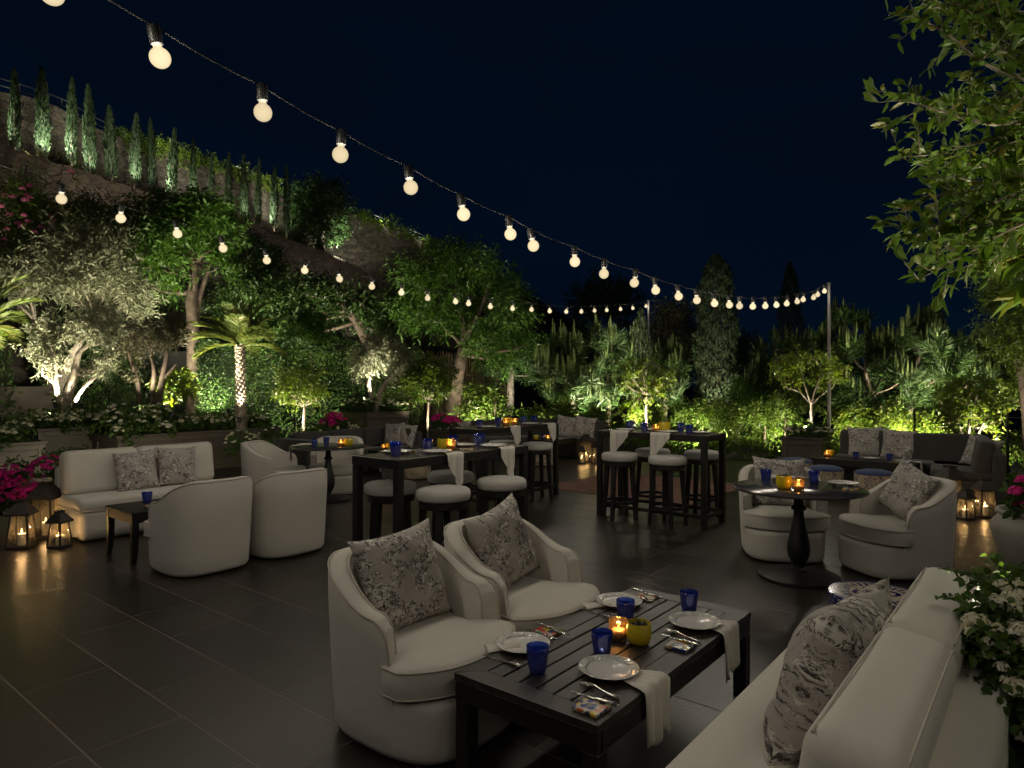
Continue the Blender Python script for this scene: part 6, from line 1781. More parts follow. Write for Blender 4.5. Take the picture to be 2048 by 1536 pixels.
# silhouettes far behind
for (lab, cl, y, n, lm) in (('black tree crown far behind the middle of the bulbs', [(1165, 600, 26), (1195, 585, 28), (1235, 580, 28), (1260, 600, 24), (1215, 615, 30), (1170, 630, 26), (1250, 640, 28)], 34, 6000, 'leaf_dark'),
                            ('dim grey tree right of the far pole', [(1330, 650, 24), (1350, 635, 22), (1365, 660, 22), (1340, 690, 26), (1320, 690, 20), (1370, 700, 22), (1350, 730, 24)], 26, 6000, 'leaf_olive_dark'),
                            ('dark trees low behind the broad cypress', [(1400, 700, 26), (1480, 700, 26), (1500, 720, 26), (1510, 760, 30), (1390, 740, 26), (1480, 750, 26)], 28, 6000, 'leaf_dark')):
    tree('distant_tree', lab, 'tree', [([Wd(cl[0][0] + 30, 800, y), Wd(cl[0][0] + 30, cl[0][1] + 30, y)], .25, .12)], K(cl, y, 1.2), n, .17, .07, lm, 'bark_brown', twl=.6)

# --- pines with upright candles
def pine(label, trunks, cl, y, seed, nn=150, L=.20, candles=3.2, clen=.46, jit=.7, ck=1.15, nw=.015):
    r = random.Random(seed); root = thing('pine_tree', label, 'pine tree', (0, 0, 0), 0, 'young pines with upright shoots')
    mb = MB(); tp = []
    for path, r0, r1 in trunks:
        limb(mb, path, r0, r1); tp += [Vector(p) for p in path]
    P, D, LL = [], [], []; cand = MB()
    for u, v, rad in cl:
        c = Wd(u, v, y + r.uniform(-jit, jit)); rm = rad * y / FPX
        b = min(tp, key=lambda q: (q - c).length + 2.0 * max(0, q.z - c.z + .2)); limb(mb, [b, b.lerp(c, .6) - Vector((0, 0, .06)), c], .022, .010, 6, sub=3)
        for k in range(max(5, int(rad / 2.3))):
            e = Vector((r.gauss(0, .55), r.gauss(0, .55), r.gauss(0.1, .42))) * rm; tip = c + e
            ax = (e.normalized() * .7 + Vector((0, 0, .75))).normalized() if e.length > 1e-3 else Vector((0, 0, 1))
            mb.tube([c, c.lerp(tip, .5) - Vector((0, 0, .03)), tip], [.012, .009, .006], 5)
            st = tip - ax * .26
            d = rdirs(nn); d = d * .75 + np.array(ax[:]) * .95
            tpos = rng.random(nn)[:, None]
            P.append(np.array(st[:])[None, :] + np.array(ax[:])[None, :] * .30 * tpos); D.append(d); LL.append(L * (.75 + .5 * rng.random(nn)))
            if candles and e.z > .02 * rm and r.random() < .8:
                for q in range(int(candles * r.uniform(.3, 1.0)) + 1):
                    s0 = tip + Vector((r.uniform(-.05, .05), r.uniform(-.05, .05), -.02)); h_ = clen * r.uniform(.35, 1.0); ln = Vector((r.uniform(-.10, .10), r.uniform(-.10, .10), 1)).normalized()
                    s1 = s0 + ln * h_ * .5 + Vector((0, 0, .0)); s2 = s0 + Vector((ln.x * .5, ln.y * .5, ln.z)) * h_
                    cand.tube([s0, s1, s2], [.014 * ck, .019 * ck, .009 * ck], 6)
    mb.build('trunk', MAT['bark_brown'], root, True)
    P = np.concatenate(P); D = np.concatenate(D); LL = np.concatenate(LL)
    leaves('needles', P, D, LL, nw, 'needle', root, droop=.05, fold=0.1)
    if cand.v: cand.build('new_growth', MAT['candle_shoot'], root, True)
    return root
pine('broad pine with upright shoots and lit pale trunks behind the right grey sofa', [(T([(1790, 890), (1775, 850), (1745, 790), (1730, 740)], 14.0), .085, .03), (T([(1812, 890), (1815, 845), (1825, 780), (1840, 700)], 14.2), .10, .035), (T([(1830, 885), (1870, 860), (1915, 840)], 13.8), .05, .02)],
     [(1700, 705, 24), (1730, 690, 26), (1690, 740, 24), (1725, 735, 26), (1765, 700, 26), (1800, 685, 28), (1770, 735, 26), (1835, 670, 28), (1865, 655, 26), (1880, 690, 28), (1840, 715, 28), (1905, 700, 28), (1935, 705, 24), (1940, 735, 22), (1900, 740, 26), (1860, 750, 26), (1810, 755, 26), (1740, 775, 22), (1780, 785, 24), (1830, 795, 24), (1870, 785, 20), (1700, 775, 18), (1760, 810, 16), (1850, 815, 16), (1720, 805, 20), (1690, 795, 18), (1795, 825, 18), (1900, 785, 20), (1930, 770, 20), (1955, 755, 20), (1815, 780, 20), (1860, 720, 22), (1750, 750, 20), (1920, 720, 22)], 14.1, 5, nn=95, L=.25, nw=.017)
pine('dim pines in a dark mass left of the broad pine', [(T([(1690, 880), (1690, 760), (1680, 680)], 19), .10, .04), (T([(1560, 860), (1555, 760), (1550, 700)], 19), .08, .03)],
     [(1660, 655, 24), (1690, 640, 24), (1715, 650, 22), (1640, 690, 24), (1600, 690, 22), (1560, 690, 22), (1540, 720, 22), (1575, 740, 24), (1530, 770, 24), (1620, 740, 22), (1660, 710, 24), (1520, 740, 18), (1500, 770, 22), (1550, 765, 24), (1600, 770, 24), (1645, 775, 22), (1480, 790, 20), (1700, 690, 22)], 19, 6, nn=55, L=.32, clen=.5, nw=.024)
pine('dim pine at the right end behind the broad pine', [(T([(1985, 880), (1990, 800), (1995, 740)], 17), .10, .04)],
     [(1960, 700, 22), (1990, 690, 24), (2020, 710, 24), (1975, 735, 24), (2010, 750, 26), (1945, 745, 22), (1980, 780, 26), (2030, 790, 26), (1940, 790, 22), (2045, 750, 22), (1900, 680, 22), (1870, 640, 20)], 17, 12, nn=55, L=.32, clen=.5, nw=.022)
pine('tall shooted pine at centre behind the bar tables, left', [(T([(1145, 880), (1145, 800), (1142, 740)], 17.5), .09, .03)],
     [(1140, 700, 24), (1155, 720, 24), (1120, 730, 22), (1100, 760, 24), (1135, 760, 26), (1165, 755, 24), (1110, 790, 22), (1150, 795, 22), (1090, 740, 16)], 17.5, 7, nn=75, L=.32, clen=.66, candles=3.2, ck=1.5, nw=.02)
pine('wide shooted pine at centre behind the lit citrus', [(T([(1215, 880), (1218, 800), (1215, 740)], 18.2), .09, .03), (T([(1330, 860), (1330, 790), (1328, 745)], 18.2), .07, .03)],
     [(1195, 690, 22), (1225, 680, 24), (1250, 700, 22), (1205, 730, 24), (1240, 740, 24), (1200, 775, 24), (1235, 785, 22), (1185, 810, 20), (1345, 710, 20), (1320, 720, 18), (1355, 740, 20), (1340, 770, 22), (1360, 790, 20), (1335, 805, 18), (1270, 720, 18), (1290, 700, 14)], 18.2, 8, nn=75, L=.32, clen=.62, candles=3.0, ck=1.5, nw=.02)

# --- shrubs and ground cover beyond the terrace
tree('leafy_shrub', 'loose yellow green lit shrub behind the right end of the right grey sofa', 'shrub', [(T([(1935, 900), (1940, 840), (1955, 790)], 11.4), .03, .012), (T([(1938, 900), (1965, 850), (1990, 800)], 11.4), .025, .01), (T([(1932, 900), (1915, 840), (1905, 800)], 11.4), .025, .01)],
     K([(1905, 790, 22), (1935, 780, 24), (1965, 775, 22), (1995, 785, 20), (1900, 825, 20), (1930, 820, 24), (1965, 815, 24), (2000, 820, 20), (1950, 855, 20), (1985, 855, 18), (2020, 800, 14), (1890, 845, 12)], 11.4, .4), 2900, .075, .036, 'leaf_citrus', 'bark_pale', shape='hex', lpt=8, twl=.22, twigs=True)
tree('leafy_shrub', 'upright laurel like shrub behind the farthest bar table', 'shrub', [(T([(955, 870), (955, 830), (950, 790)], 16.6), .025, .01), (T([(985, 870), (990, 830), (992, 795)], 16.6), .025, .01)],
     K([(945, 790, 14), (960, 805, 16), (985, 795, 14), (1000, 812, 14), (940, 825, 14), (970, 835, 16), (1000, 840, 14), (930, 840, 10), (1020, 830, 10)], 16.6, .3), 1300, .13, .045, 'leaf_shrub', 'bark_brown', shape='hex', lpt=8, twl=.26, up=.9)
tree('leafy_shrub', 'glowing lime shrub at the foot of the lit citrus', 'shrub', [(T([(1262, 880), (1265, 840), (1268, 815)], 15.9), .02, .01)],
     K([(1250, 820, 13), (1268, 812, 14), (1285, 822, 13), (1258, 838, 13), (1278, 842, 13), (1310, 825, 12), (1318, 842, 12), (1300, 845, 12)], 15.9, .25), 1500, .085, .04, 'leaf_citrus', 'bark_brown', shape='hex', lpt=8, twl=.16)
SH = [(1075, 838, 16.6, 20, 'between the laurel and the centre pines', 'leaf_shrub'), (1140, 830, 16.2, 22, 'before the left centre pine', 'leaf_shrub'), (1195, 838, 16.0, 20, 'left of the glowing lime shrub', 'leaf_shrub'), (1365, 828, 16.6, 24, 'right of the lit citrus', 'leaf_shrub'),
      (1420, 825, 16.2, 24, 'at the foot of the broad cypress', 'leaf_shrub'), (1475, 838, 15.8, 24, 'right of the broad cypress, low', 'leaf_shrub'), (1500, 790, 17.5, 26, 'tall and dim, between the two cypresses', 'leaf_green'), (1530, 825, 15.4, 26, 'left of the lemon tree planter', 'leaf_shrub'), (1570, 840, 15.0, 20, 'just behind the lemon tree planter', 'leaf_shrub'),
      (1690, 835, 13.8, 24, 'right of the grey pole', 'leaf_citrus'), (1735, 850, 13.4, 20, 'behind the pillow pair of the right grey sofa', 'leaf_citrus'), (1775, 840, 13.3, 20, 'at the foot of the broad pine, left', 'leaf_citrus'), (1850, 855, 12.9, 18, 'at the foot of the broad pine, right', 'leaf_citrus'), (1625, 800, 16.5, 28, 'dim behind the lemon tree', 'leaf_shrub')]
for u, v, y, r_, w, lm in SH:
    tree('leafy_shrub', 'mid green garden shrub ' + w, 'shrub', [([Wd(u, v + 60, y), Wd(u, v + 20, y), Wd(u + 3, v, y)], .025, .01)],
         K([(u + random.uniform(-1, 1) * r_ * 1.1, v + random.uniform(-.5, .9) * r_, r_ * random.uniform(.55, .8)) for _ in range(7)], y, .5), 1900, .085, .036, lm, 'bark_brown', lpt=8, twl=.22)
# ground cover as one leafy carpet
gc_n = 34000
pts = []
while len(pts) < gc_n:
    a = rng.random((20000, 2)) * np.array([17.0, 8.0]) + np.array([-1.5, 12.2])
    for x, y in a:
        if inside((x, y)) or inside((x * 0.985, y * 0.985)): continue
        if y > 21 - .2 * x or x > .95 * y: continue
        pts.append((x, y))
        if len(pts) >= gc_n: break
pts = np.array(pts); hh = .16 + .30 * (0.5 + .5 * np.sin(pts[:, 0] * 1.9 + .7) * np.sin(pts[:, 1] * 2.3)) + .15 * np.sin(pts[:, 0] * 5.1) * np.sin(pts[:, 1] * 4.3)
z_ = np.maximum(.0, hh) * (1 - .45 * rng.random(gc_n) ** 2) - .12 + .05
P = np.concatenate([pts, z_[:, None]], 1); D = rng.normal(size=(gc_n, 3)) * .7 + np.array([0, -.25, .8]); sc = .7 + .6 * rng.random(gc_n)
tag(leaves('ground_cover', P, D, .085 * sc, .042 * sc, 'leaf_shrub', None), 'low leafy ground cover carpeting the garden beyond the terrace', 'ground cover', kind='stuff')
gl_n = 22000
x = rng.random(gl_n) * 12 - 13; y = 13.6 + rng.random(gl_n) * 5.5
P = np.stack([x, y, -.1 + .35 * rng.random(gl_n) ** 1.5], 1)
P = P[[not inside((a, b)) for a, b in zip(x, y)]]
D = rng.normal(size=(len(P), 3)) * .7 + np.array([0, -.2, .8])
tag(leaves('ground_cover', P, D, .10, .045, 'leaf_dark', None), 'dark leafy ground cover under the left trees', 'ground cover', kind='stuff')
# slope planting under the lower wall, dim and massed
sl_n = 26000; P = []
i = rng.integers(0, len(LOWP) - 1, sl_n); t = rng.random(sl_n); w = rng.random(sl_n) * 3.6
for k in range(sl_n):
    a_, b_ = LOWP[i[k]], LOWP[i[k] + 1]; q = a_.lerp(b_, t[k]) + LN[i[k]] * (w[k] + .2)
    P.append((q.x, q.y, 0.3 + (q.z - 2.6) * max(0, 1 - w[k] / 3.6) * (.8) + rng.random() * .9))
P = np.array(P); D = rng.normal(size=P.shape) * .7 + np.array([.4, -.5, .7])
tag(leaves('slope_planting', P, D, .17, .07, 'leaf_dark', None), 'dim mass of shrubs covering the slope below the hill wall', 'ground cover', kind='stuff')

# --- white lantana spilling over planters
def lantana(label, centers, n, nf, L=.05, fr=.034, name='lantana', group='white flowering lantana', lm='leaf_lantana', fm='petal_white', cat='flowering plant'):
    root = thing(name, label, cat, (0, 0, 0), 0, group)
    P, D, A, B = clusters_leaves(centers, n, 7, .10, up=.3); sc = .7 + .6 * rng.random(len(P))
    leaves('foliage', P, D, L * sc, L * .62 * sc, lm, root, shape='hex' if L > .03 and n < 6000 else 'diamond', droop=.15)
    C = np.array([list(c) for c, r in centers]); Rr = np.array([[r] * 3 if not hasattr(r, '__len__') else list(r) for c, r in centers]); idx = rng.integers(0, len(C), nf)
    u = rdirs(nf); u[:, 2] = np.abs(u[:, 2]) * .8 + .12; u[:, 1] = -np.abs(u[:, 1]) * .8 + .25 * u[:, 1]; u = norm(u)
    F = C[idx] + u * Rr[idx] * 1.02
    blooms('blossoms', F, fr, 60 if fr < .025 else 30, fm, root, pl=.34 if fr < .025 else .55)
    twig_mesh('stems', np.repeat(C, 6, 0), np.repeat(C, 6, 0) + rdirs(len(C) * 6) * Rr.mean() * .8, .003, 'twig', root)
    return root
def E(L, z=None): return [(Vector(c), r) for c, r in L]
q = lambda x, y, zz: PL1 + B2 * x + A2 * y + Vector((0, 0, zz + .05))
lantana('white lantana heaped on the near corner of the long planter', E([(q(1.75, .25, .84), (.30, .30, .20)), (q(1.45, .25, .92), (.34, .32, .26)), (q(1.70, .60, .86), (.30, .32, .22)), (q(1.2, .2, .86), (.30, .3, .22)), (q(1.5, .8, .92), (.34, .34, .26)), (q(1.82, .12, .72), (.16, .16, .16)), (q(1.85, .75, .74), (.16, .2, .14))]), 4200, 130, L=.08, fr=.046)
lantana('white lantana at the left end of the long planter', E([(q(.75, .2, .82), (.30, .3, .2)), (q(.4, .25, .82), (.30, .3, .2)), (q(.1, .2, .80), (.24, .3, .18)), (q(.2, .02, .68), (.16, .16, .18))]), 2600, 70, L=.07, fr=.043)
lantana('low white lantana around the foot of the palm', E([(q(1.6, 1.3, .80), (.30, .34, .16)), (q(1.65, 1.75, .80), (.28, .34, .15)), (q(1.65, 2.2, .80), (.28, .34, .15)), (q(1.65, 2.65, .80), (.26, .34, .14)), (q(1.1, 2.0, .80), (.4, .5, .15))]), 4500, 160, L=.05, fr=.034)
o2 = Vector((-8.85, 12.05, 0)); q2 = lambda x, y, zz: o2 + B2 * x + A2 * y + Vector((0, 0, zz))
lantana('white lantana around the foot of the lit olive', E([(q2(.25, .25, .93), (.30, .3, .17)), (q2(.7, .25, .93), (.30, .3, .17)), (q2(.5, .7, .95), (.36, .3, .17)), (q2(.9, .5, .92), (.22, .3, .15)), (q2(.05, .4, .9), (.18, .3, .15))]), 3800, 140, L=.06, fr=.038)
o3 = Vector((-8.70, 10.25, 0)); q3 = lambda x, y, zz: o3 + B2 * x + A2 * y + Vector((0, 0, zz))
lantana('white lantana in the planter cut by the left edge', E([(q3(.3, .3, .84), (.34, .34, .2)), (q3(.8, .3, .84), (.34, .34, .2)), (q3(.6, .7, .86), (.36, .3, .2)), (q3(1.05, .5, .8), (.2, .3, .16))]), 2800, 70, L=.06, fr=.042)
qm = lambda x, y, zz: PLM + B2 * x + A2 * y + Vector((0, 0, zz))
lantana('white lantana under the forked olive behind the left grey sofa', E([(qm(.8, .25, 1.08), (.3, .3, .17)), (qm(.95, .7, 1.08), (.26, .34, .17)), (qm(.3, .3, 1.08), (.3, .3, .17)), (qm(.9, 1.05, 1.06), (.24, .3, .14))]), 3000, 60, L=.055, fr=.040)
q6 = lambda x, y, zz: Vector((5.22, 12.95, 0)) + B2 * x + A2 * y + Vector((0, 0, zz))
lantana('low white lantana around the lemon tree stem', E([(q6(.15, .15, .66), (.18, .18, .12)), (q6(.5, .15, .66), (.2, .18, .12)), (q6(.65, .4, .66), (.16, .2, .11)), (q6(.3, .4, .66), (.2, .2, .11))]), 1600, 50, L=.045, fr=.034)
lantana('low pale lantana edging behind the left grey sofa', E([(Vector((-4.5, 12.6, .55)), (.5, .3, .28)), (Vector((-3.9, 13.4, .55)), (.5, .3, .28)), (Vector((-4.9, 12.2, .5)), (.3, .3, .25)), (Vector((-3.5, 13.9, .55)), (.4, .3, .25))]), 3200, 70, L=.05, fr=.034)
lantana('magenta flowers in the small planter between the grey sofas', E([(Vector((-1.45, 13.65, .82)), (.18, .18, .14)), (Vector((-1.22, 13.7, .80)), (.16, .18, .12))]), 900, 60, L=.05, fr=.05, name='geranium', group='magenta geraniums', fm='petal_magenta')
lantana('magenta flowers peeping over the left grey sofa before the olive planter', E([(Vector((-3.62, 13.75, .82)), (.20, .2, .18)), (Vector((-3.75, 13.7, .72)), (.2, .2, .16))]), 900, 40, L=.05, fr=.05, name='geranium', group='magenta geraniums', fm='petal_magenta')

# --- pots
def round_pot(name, label, x, y, prof, m):
    o = MB().lathe(prof, 44).build(name, MAT[m], None, auto=40); o.location = (x, y, 0)
    return tag(o, label, 'plant pot')
round_pot('plant_pot', 'big white rounded urn at the right edge', 4.48, 5.72, [(0, 0), (.17, 0), (.19, .02), (.24, .12), (.30, .26), (.325, .36), (.318, .41), (.28, .455), (.268, .47), (.285, .485), (.292, .505), (.285, .52), (.262, .52), (.25, .49), (.27, .43), (0, .42)], 'pot_white')
lantana('magenta geranium in the white urn at the right edge', E([(Vector((4.30, 5.62, .66)), (.16, .16, .14)), (Vector((4.55, 5.7, .68)), (.2, .2, .16)), (Vector((4.27, 5.55, .56)), (.08, .1, .08))]), 500, 14, L=.07, fr=.06, name='geranium', group='magenta geraniums', fm='petal_magenta')
round_pot('plant_pot', 'white pot behind the left sofa end holding bougainvillea', -5.30, 7.72, [(0, 0), (.18, 0), (.22, .05), (.28, .30), (.31, .48), (.33, .53), (.325, .56), (.30, .56), (.28, .52), (0, .50)], 'pot_white')
lantana('vivid magenta bougainvillea at the left edge beside the sofa', E([(Vector((-5.18, 7.62, .62)), (.26, .25, .16)), (Vector((-5.55, 7.55, .52)), (.28, .28, .17)), (Vector((-5.80, 7.45, .44)), (.26, .26, .20)), (Vector((-5.40, 7.40, .38)), (.22, .2, .16)), (Vector((-4.98, 7.75, .70)), (.13, .16, .11)), (Vector((-5.25, 7.25, .36)), (.15, .15, .12)), (Vector((-5.65, 7.2, .26)), (.22, .2, .18))]), 2400, 380, L=.06, fr=.030, name='bougainvillea', group=None, fm='petal_magenta')
px, py = 1.74, 2.02
round_pot('plant_pot', 'weathered clay pot at the lower right corner holding lantana', px, py, [(0, 0), (.16, 0), (.175, .02), (.215, .35), (.235, .62), (.245, .68), (.262, .70), (.265, .76), (.25, .765), (.232, .75), (.225, .70), (0, .69)], 'pot_clay')
lt = lantana('full white lantana spilling from the clay pot in the lower right foreground', E([(Vector((px, py, .78)), (.28, .24, .15)), (Vector((px - .18, py + .06, .80)), (.17, .17, .14)), (Vector((px - .06, py + .12, .88)), (.17, .17, .11)), (Vector((px + .12, py + .1, .88)), (.22, .2, .13)), (Vector((px - .25, py - .02, .70)), (.11, .12, .13)), (Vector((px - .18, py - .16, .68)), (.13, .12, .13)), (Vector((px + .05, py - .18, .73)), (.18, .14, .15)), (Vector((px - .25, py - .14, .58)), (.07, .08, .14)), (Vector((px - .23, py - .18, .40)), (.06, .07, .16))]), 5200, 230, L=.036, fr=.0235)
# trailing sprays over the sofa back
sp_P, sp_D = [], []
for (dx, dy, dz) in ((-.40, .16, .10), (-.42, .02, .02), (-.36, .22, .02), (-.44, -.06, -.10), (-.30, .26, .16)):
    a_ = Vector((px - .12, py, .80)); b_ = Vector((px + dx * .85, py + dy, .80 + dz))
    for k in range(11):
        t = .35 + .65 * k / 10; p = a_.lerp(b_, t) + Vector((0, 0, .06 * math.sin(t * 3.1)))
        for sg in (-1, 1): sp_P.append(p[:]); sp_D.append(((b_ - a_).normalized() * .5 + Vector((-(b_ - a_).y, (b_ - a_).x, .1)).normalized() * sg)[:])
leaves('sprays', np.array(sp_P), np.array(sp_D), .042, .027, 'leaf_lantana', lt, shape='hex', droop=.3)

# --- overhanging foreground tree at the upper right
ny = 2.25
fg = thing('pomegranate_tree', 'leafy branches of a close tree reaching in from the upper right', 'tree', (0, 0, 0))
mb = MB(); tb = Vector((2.40, 2.55, 0))
limb(mb, [tb + Vector((0, 0, -.14)), tb + Vector((.05, 0, .8)), tb + Vector((-.05, .05, 1.6)), tb + Vector((-.1, 0, 2.2)), tb + Vector((-.05, -.05, 2.9))], .06, .03)
BR = [([(2180, 60), (2080, 30), (1990, 18), (1915, 8), (1850, 20)], .05), ([(2180, 170), (2048, 160), (1960, 122), (1900, 72), (1855, 45), (1830, 30)], -.05), ([(2180, 240), (2048, 245), (1975, 248), (1880, 222), (1810, 202), (1757, 205)], .0),
      ([(2180, 260), (2048, 268), (1940, 290), (1870, 308), (1790, 314)], .12), ([(2180, 330), (2048, 340), (1975, 364), (1900, 352), (1870, 362)], .2), ([(2180, 345), (2040, 350), (1970, 372), (1905, 388), (1845, 392)], -.25), ([(2180, 370), (2050, 385), (1975, 410), (1930, 435), (1880, 450), (1812, 448)], -.3), ([(2180, 400), (2040, 420), (1955, 455), (1900, 478), (1822, 482)], -.3), ([(2180, 420), (2040, 450), (1955, 495), (1895, 528), (1835, 560)], -.35),
      ([(2160, 120), (2080, 100), (2000, 95), (1950, 60), (1925, 40)], .25), ([(2180, 10), (2100, -20), (2010, -25), (1930, -15)], .1), ([(2180, 200), (2090, 210), (2010, 190), (1960, 165), (1915, 160)], .3), ([(2150, 300), (2060, 310), (1990, 320), (1930, 330)], .3), ([(2160, 90), (2070, 60), (2010, 50), (1965, 15)], .0), ([(2160, 160), (2080, 140), (2020, 110), (1980, 100)], .15), ([(2150, 280), (2080, 270), (2010, 290), (1975, 310)], .1), ([(2150, 220), (2080, 225), (2020, 215), (1985, 205), (1945, 215)], .2)]
NP, ND, NL = [], [], []; r_ = random.Random(8)
for path, dy in list(BR)[:9]:
    ju, jv = r_.uniform(40, 130), r_.uniform(-45, 45)
    BR.append(([(u + ju, v + jv + r_.uniform(-12, 12)) for u, v in path], dy + r_.uniform(.1, .5)))
BACK = []
for k in range(22):       # the side of the crown that turns away from the terrace
    az = r_.uniform(-1.9, 1.5); el = r_.uniform(-.05, .9); s_ = tb + Vector((-.03, 0, r_.uniform(1.5, 2.8))); d_ = Vector((math.cos(az) * math.cos(el), math.sin(az) * math.cos(el), math.sin(el))); L_ = r_.uniform(.6, 1.05)
    BACK.append([s_, s_ + d_ * L_ * .35 + Vector((0, 0, .05)), s_ + d_ * L_ * .7 + Vector((0, 0, .06)), s_ + d_ * L_])
for path, dy in BR + [(b_, None) for b_ in BACK]:
    if dy is None: pts = path; path = [(9999, 0)]
    else: pts = [Wd(u, v, ny + dy + r_.uniform(-.04, .04)) for u, v in path]
    if len(path) and path[0][0] < 9000:
        sz = max(1.35, min(2.75, pts[0].z - r_.uniform(.35, .6))); start = tb + Vector((-.03, 0, sz))
        e0 = start.lerp(pts[0], .45) + Vector((r_.uniform(-.04, .04), r_.uniform(-.06, .06), .12 * (pts[0].z - sz)))
        pts = [start, e0] + pts
    limb(mb, pts, .0085, .0014, 6, sub=5)
    for i in range(len(pts) - 1):
        a_, b_ = pts[i], pts[i + 1]; d = (b_ - a_); Ln = d.length; d.normalize(); n_ = max(2, int(Ln / .016))
        for k in range(n_):
            p = a_.lerp(b_, (k + r_.random()) / n_)
            if r_.random() < .40:
                # a side twig with its own leaves
                sd = (d * .6 + Vector((r_.gauss(0, .5), r_.gauss(0, .5), r_.gauss(.1, .6)))).normalized(); tl = r_.uniform(.05, .16)
                mb.tube([p, p + sd * tl * .5 + Vector((0, 0, -.004)), p + sd * tl], [.0022, .0017, .001], 5)
                for m_ in range(int(tl / .016) + 2):
                    pp_ = p + sd * min(tl, m_ * .016)
                    NP.append(pp_[:]); ND.append((sd * .7 + Vector((r_.gauss(0, .6), r_.gauss(0, .6), r_.gauss(-.05, .6)))).normalized()[:]); NL.append(r_.uniform(.040, .066))
            else:
                NP.append(p[:]); ND.append((d * .6 + Vector((r_.gauss(0, .6), r_.gauss(0, .6), r_.gauss(0, .65)))).normalized()[:]); NL.append(r_.uniform(.044, .076))
mb.build('trunk', MAT['twig_pale'], fg, True)
NL = np.array(NL); leaves('crown', np.array(NP), np.array(ND), NL, NL * .40, 'leaf_near', fg, shape='hex', droop=.12, fold=.18)

# big leaved plant at the right edge
bl = thing('big_leaf_shrub', 'drooping big leaved shrub at the right edge below the close branches', 'shrub', (0, 0, 0))
mb = MB(); bt = Vector((2.72, 3.05, -.13)); tp = Wd(2075, 520, 2.9)
limb(mb, [bt, bt + Vector((.05, 0, .9)), Vector((tp.x + .15, tp.y, 1.9)), tp], .04, .012)
P, D, LL = [], [], []
for (u, v) in ((2060, 510), (2075, 560), (2060, 590), (2090, 500)):
    c = Wd(u, v, 2.9 + r_.uniform(-.1, .1)); mb.tube([tp + Vector((.1, 0, -.1)), tp.lerp(c, .5), c], [.008, .006, .004], 6)
    for k in range(9):
        a = r_.uniform(0, 6.28); P.append(c[:]); D.append((-.55 + .7 * math.cos(a), .6 * math.sin(a), r_.uniform(-.75, .25))); LL.append(r_.uniform(.10, .17))
mb.build('trunk', MAT['twig'], bl, True)
LL = np.array(LL); leaves('crown', np.array(P), np.array(D), LL, LL * .36, 'leaf_near', bl, shape='hex', droop=.3)

# tall fine leaved tree at the right edge
tree('fine_leaved_tree', 'tall dark fine leaved tree along the right edge behind the close branches', 'tree',
     [(T([(2075, 960), (2060, 800), (2040, 715), (2015, 680)], 8.6), .13, .05), (T([(2060, 800), (2050, 740), (2070, 640), (2050, 500)], 8.7), .09, .03)],
     K([(1985, 470, 26), (2020, 440, 30), (2050, 430, 30), (1995, 510, 28), (2030, 500, 30), (2000, 555, 26), (2035, 560, 28), (1990, 600, 26), (2025, 610, 28), (2050, 640, 26), (2000, 645, 24), (2035, 680, 24), (1965, 440, 16), (2060, 560, 26), (2010, 690, 18), (2055, 720, 22), (2050, 780, 24), (1990, 690, 12)], 8.7, .6), 15000, .055, .02, 'leaf_shrub', 'bark_brown', lpt=10, twl=.22)
hib = blooms('blossom', [Wd(2030, 480, 8.0)], .03, 14, 'petal_magenta', None)
bpy.data.objects.remove(hib)

# ------------------------------------------------------------------ garden spotlights and added fill lights
def make_spot():
    root = thing('garden_spotlight', '', 'spotlight')
    MB().lathe([(0, -.02), (.030, -.02), (.036, 0.0), (.036, .075), (.040, .078), (.040, .090), (.034, .090), (.034, .080), (0, .080)], 16).build('housing', MAT['black_iron'], root, auto=40)
    MB().lathe([(0, .0815), (.033, .0815), (0, .083)], 16).build('lens', MAT['lamp_lens'], root)
    MB().tube([(0, 0, -.36), (0, 0, -.015)], .008, 6).build('spike', MAT['black_iron'], root)
    return root
SPOT = Proto(make_spot())
def spot(p, target, power, size, label, col=GARDEN, blend=.6):
    p, target = Vector(p), Vector(target); d = (target - p).normalized()
    o = SPOT.put(p, 0, label, 'garden spotlights'); o.rotation_mode = 'QUATERNION'; o.rotation_quaternion = Vector((0, 0, 1)).rotation_difference(d)
    ld = bpy.data.lights.new('spot_light', 'SPOT'); ld.energy = power * SPOT_K; ld.spot_size = R(size); ld.spot_blend = blend; ld.color = col; ld.shadow_soft_size = .10 if size > 100 else .03
    l = bpy.data.objects.new('spot_light', ld); S.collection.objects.link(l); l.parent = o; l.location = (0, 0, .095); l.rotation_euler = (R(180), 0, 0)
def slope_fill(u):  # place and aim of an added fill light for the lower hill wall
    i = min(range(len(LOWP)), key=lambda k: abs(1024 + FPX * LOWP[k].x / LOWP[k].y - u) + (0 if LOWP[k].y > 0 else 1e6))
    a_ = LOWP[i] + LN[i] * 1.6; m_ = max(.3, (LOWP[i].z - 2.6) * .42); a_.z = m_ + (LOWP[i].z - 2.6 - m_) * .29 + .75
    b_ = LOWP[i].copy(); b_.z -= .6
    return a_, b_
PQ = lambda x, y, zz=1.0: PL1 + B2 * x + A2 * y + Vector((0, 0, zz))
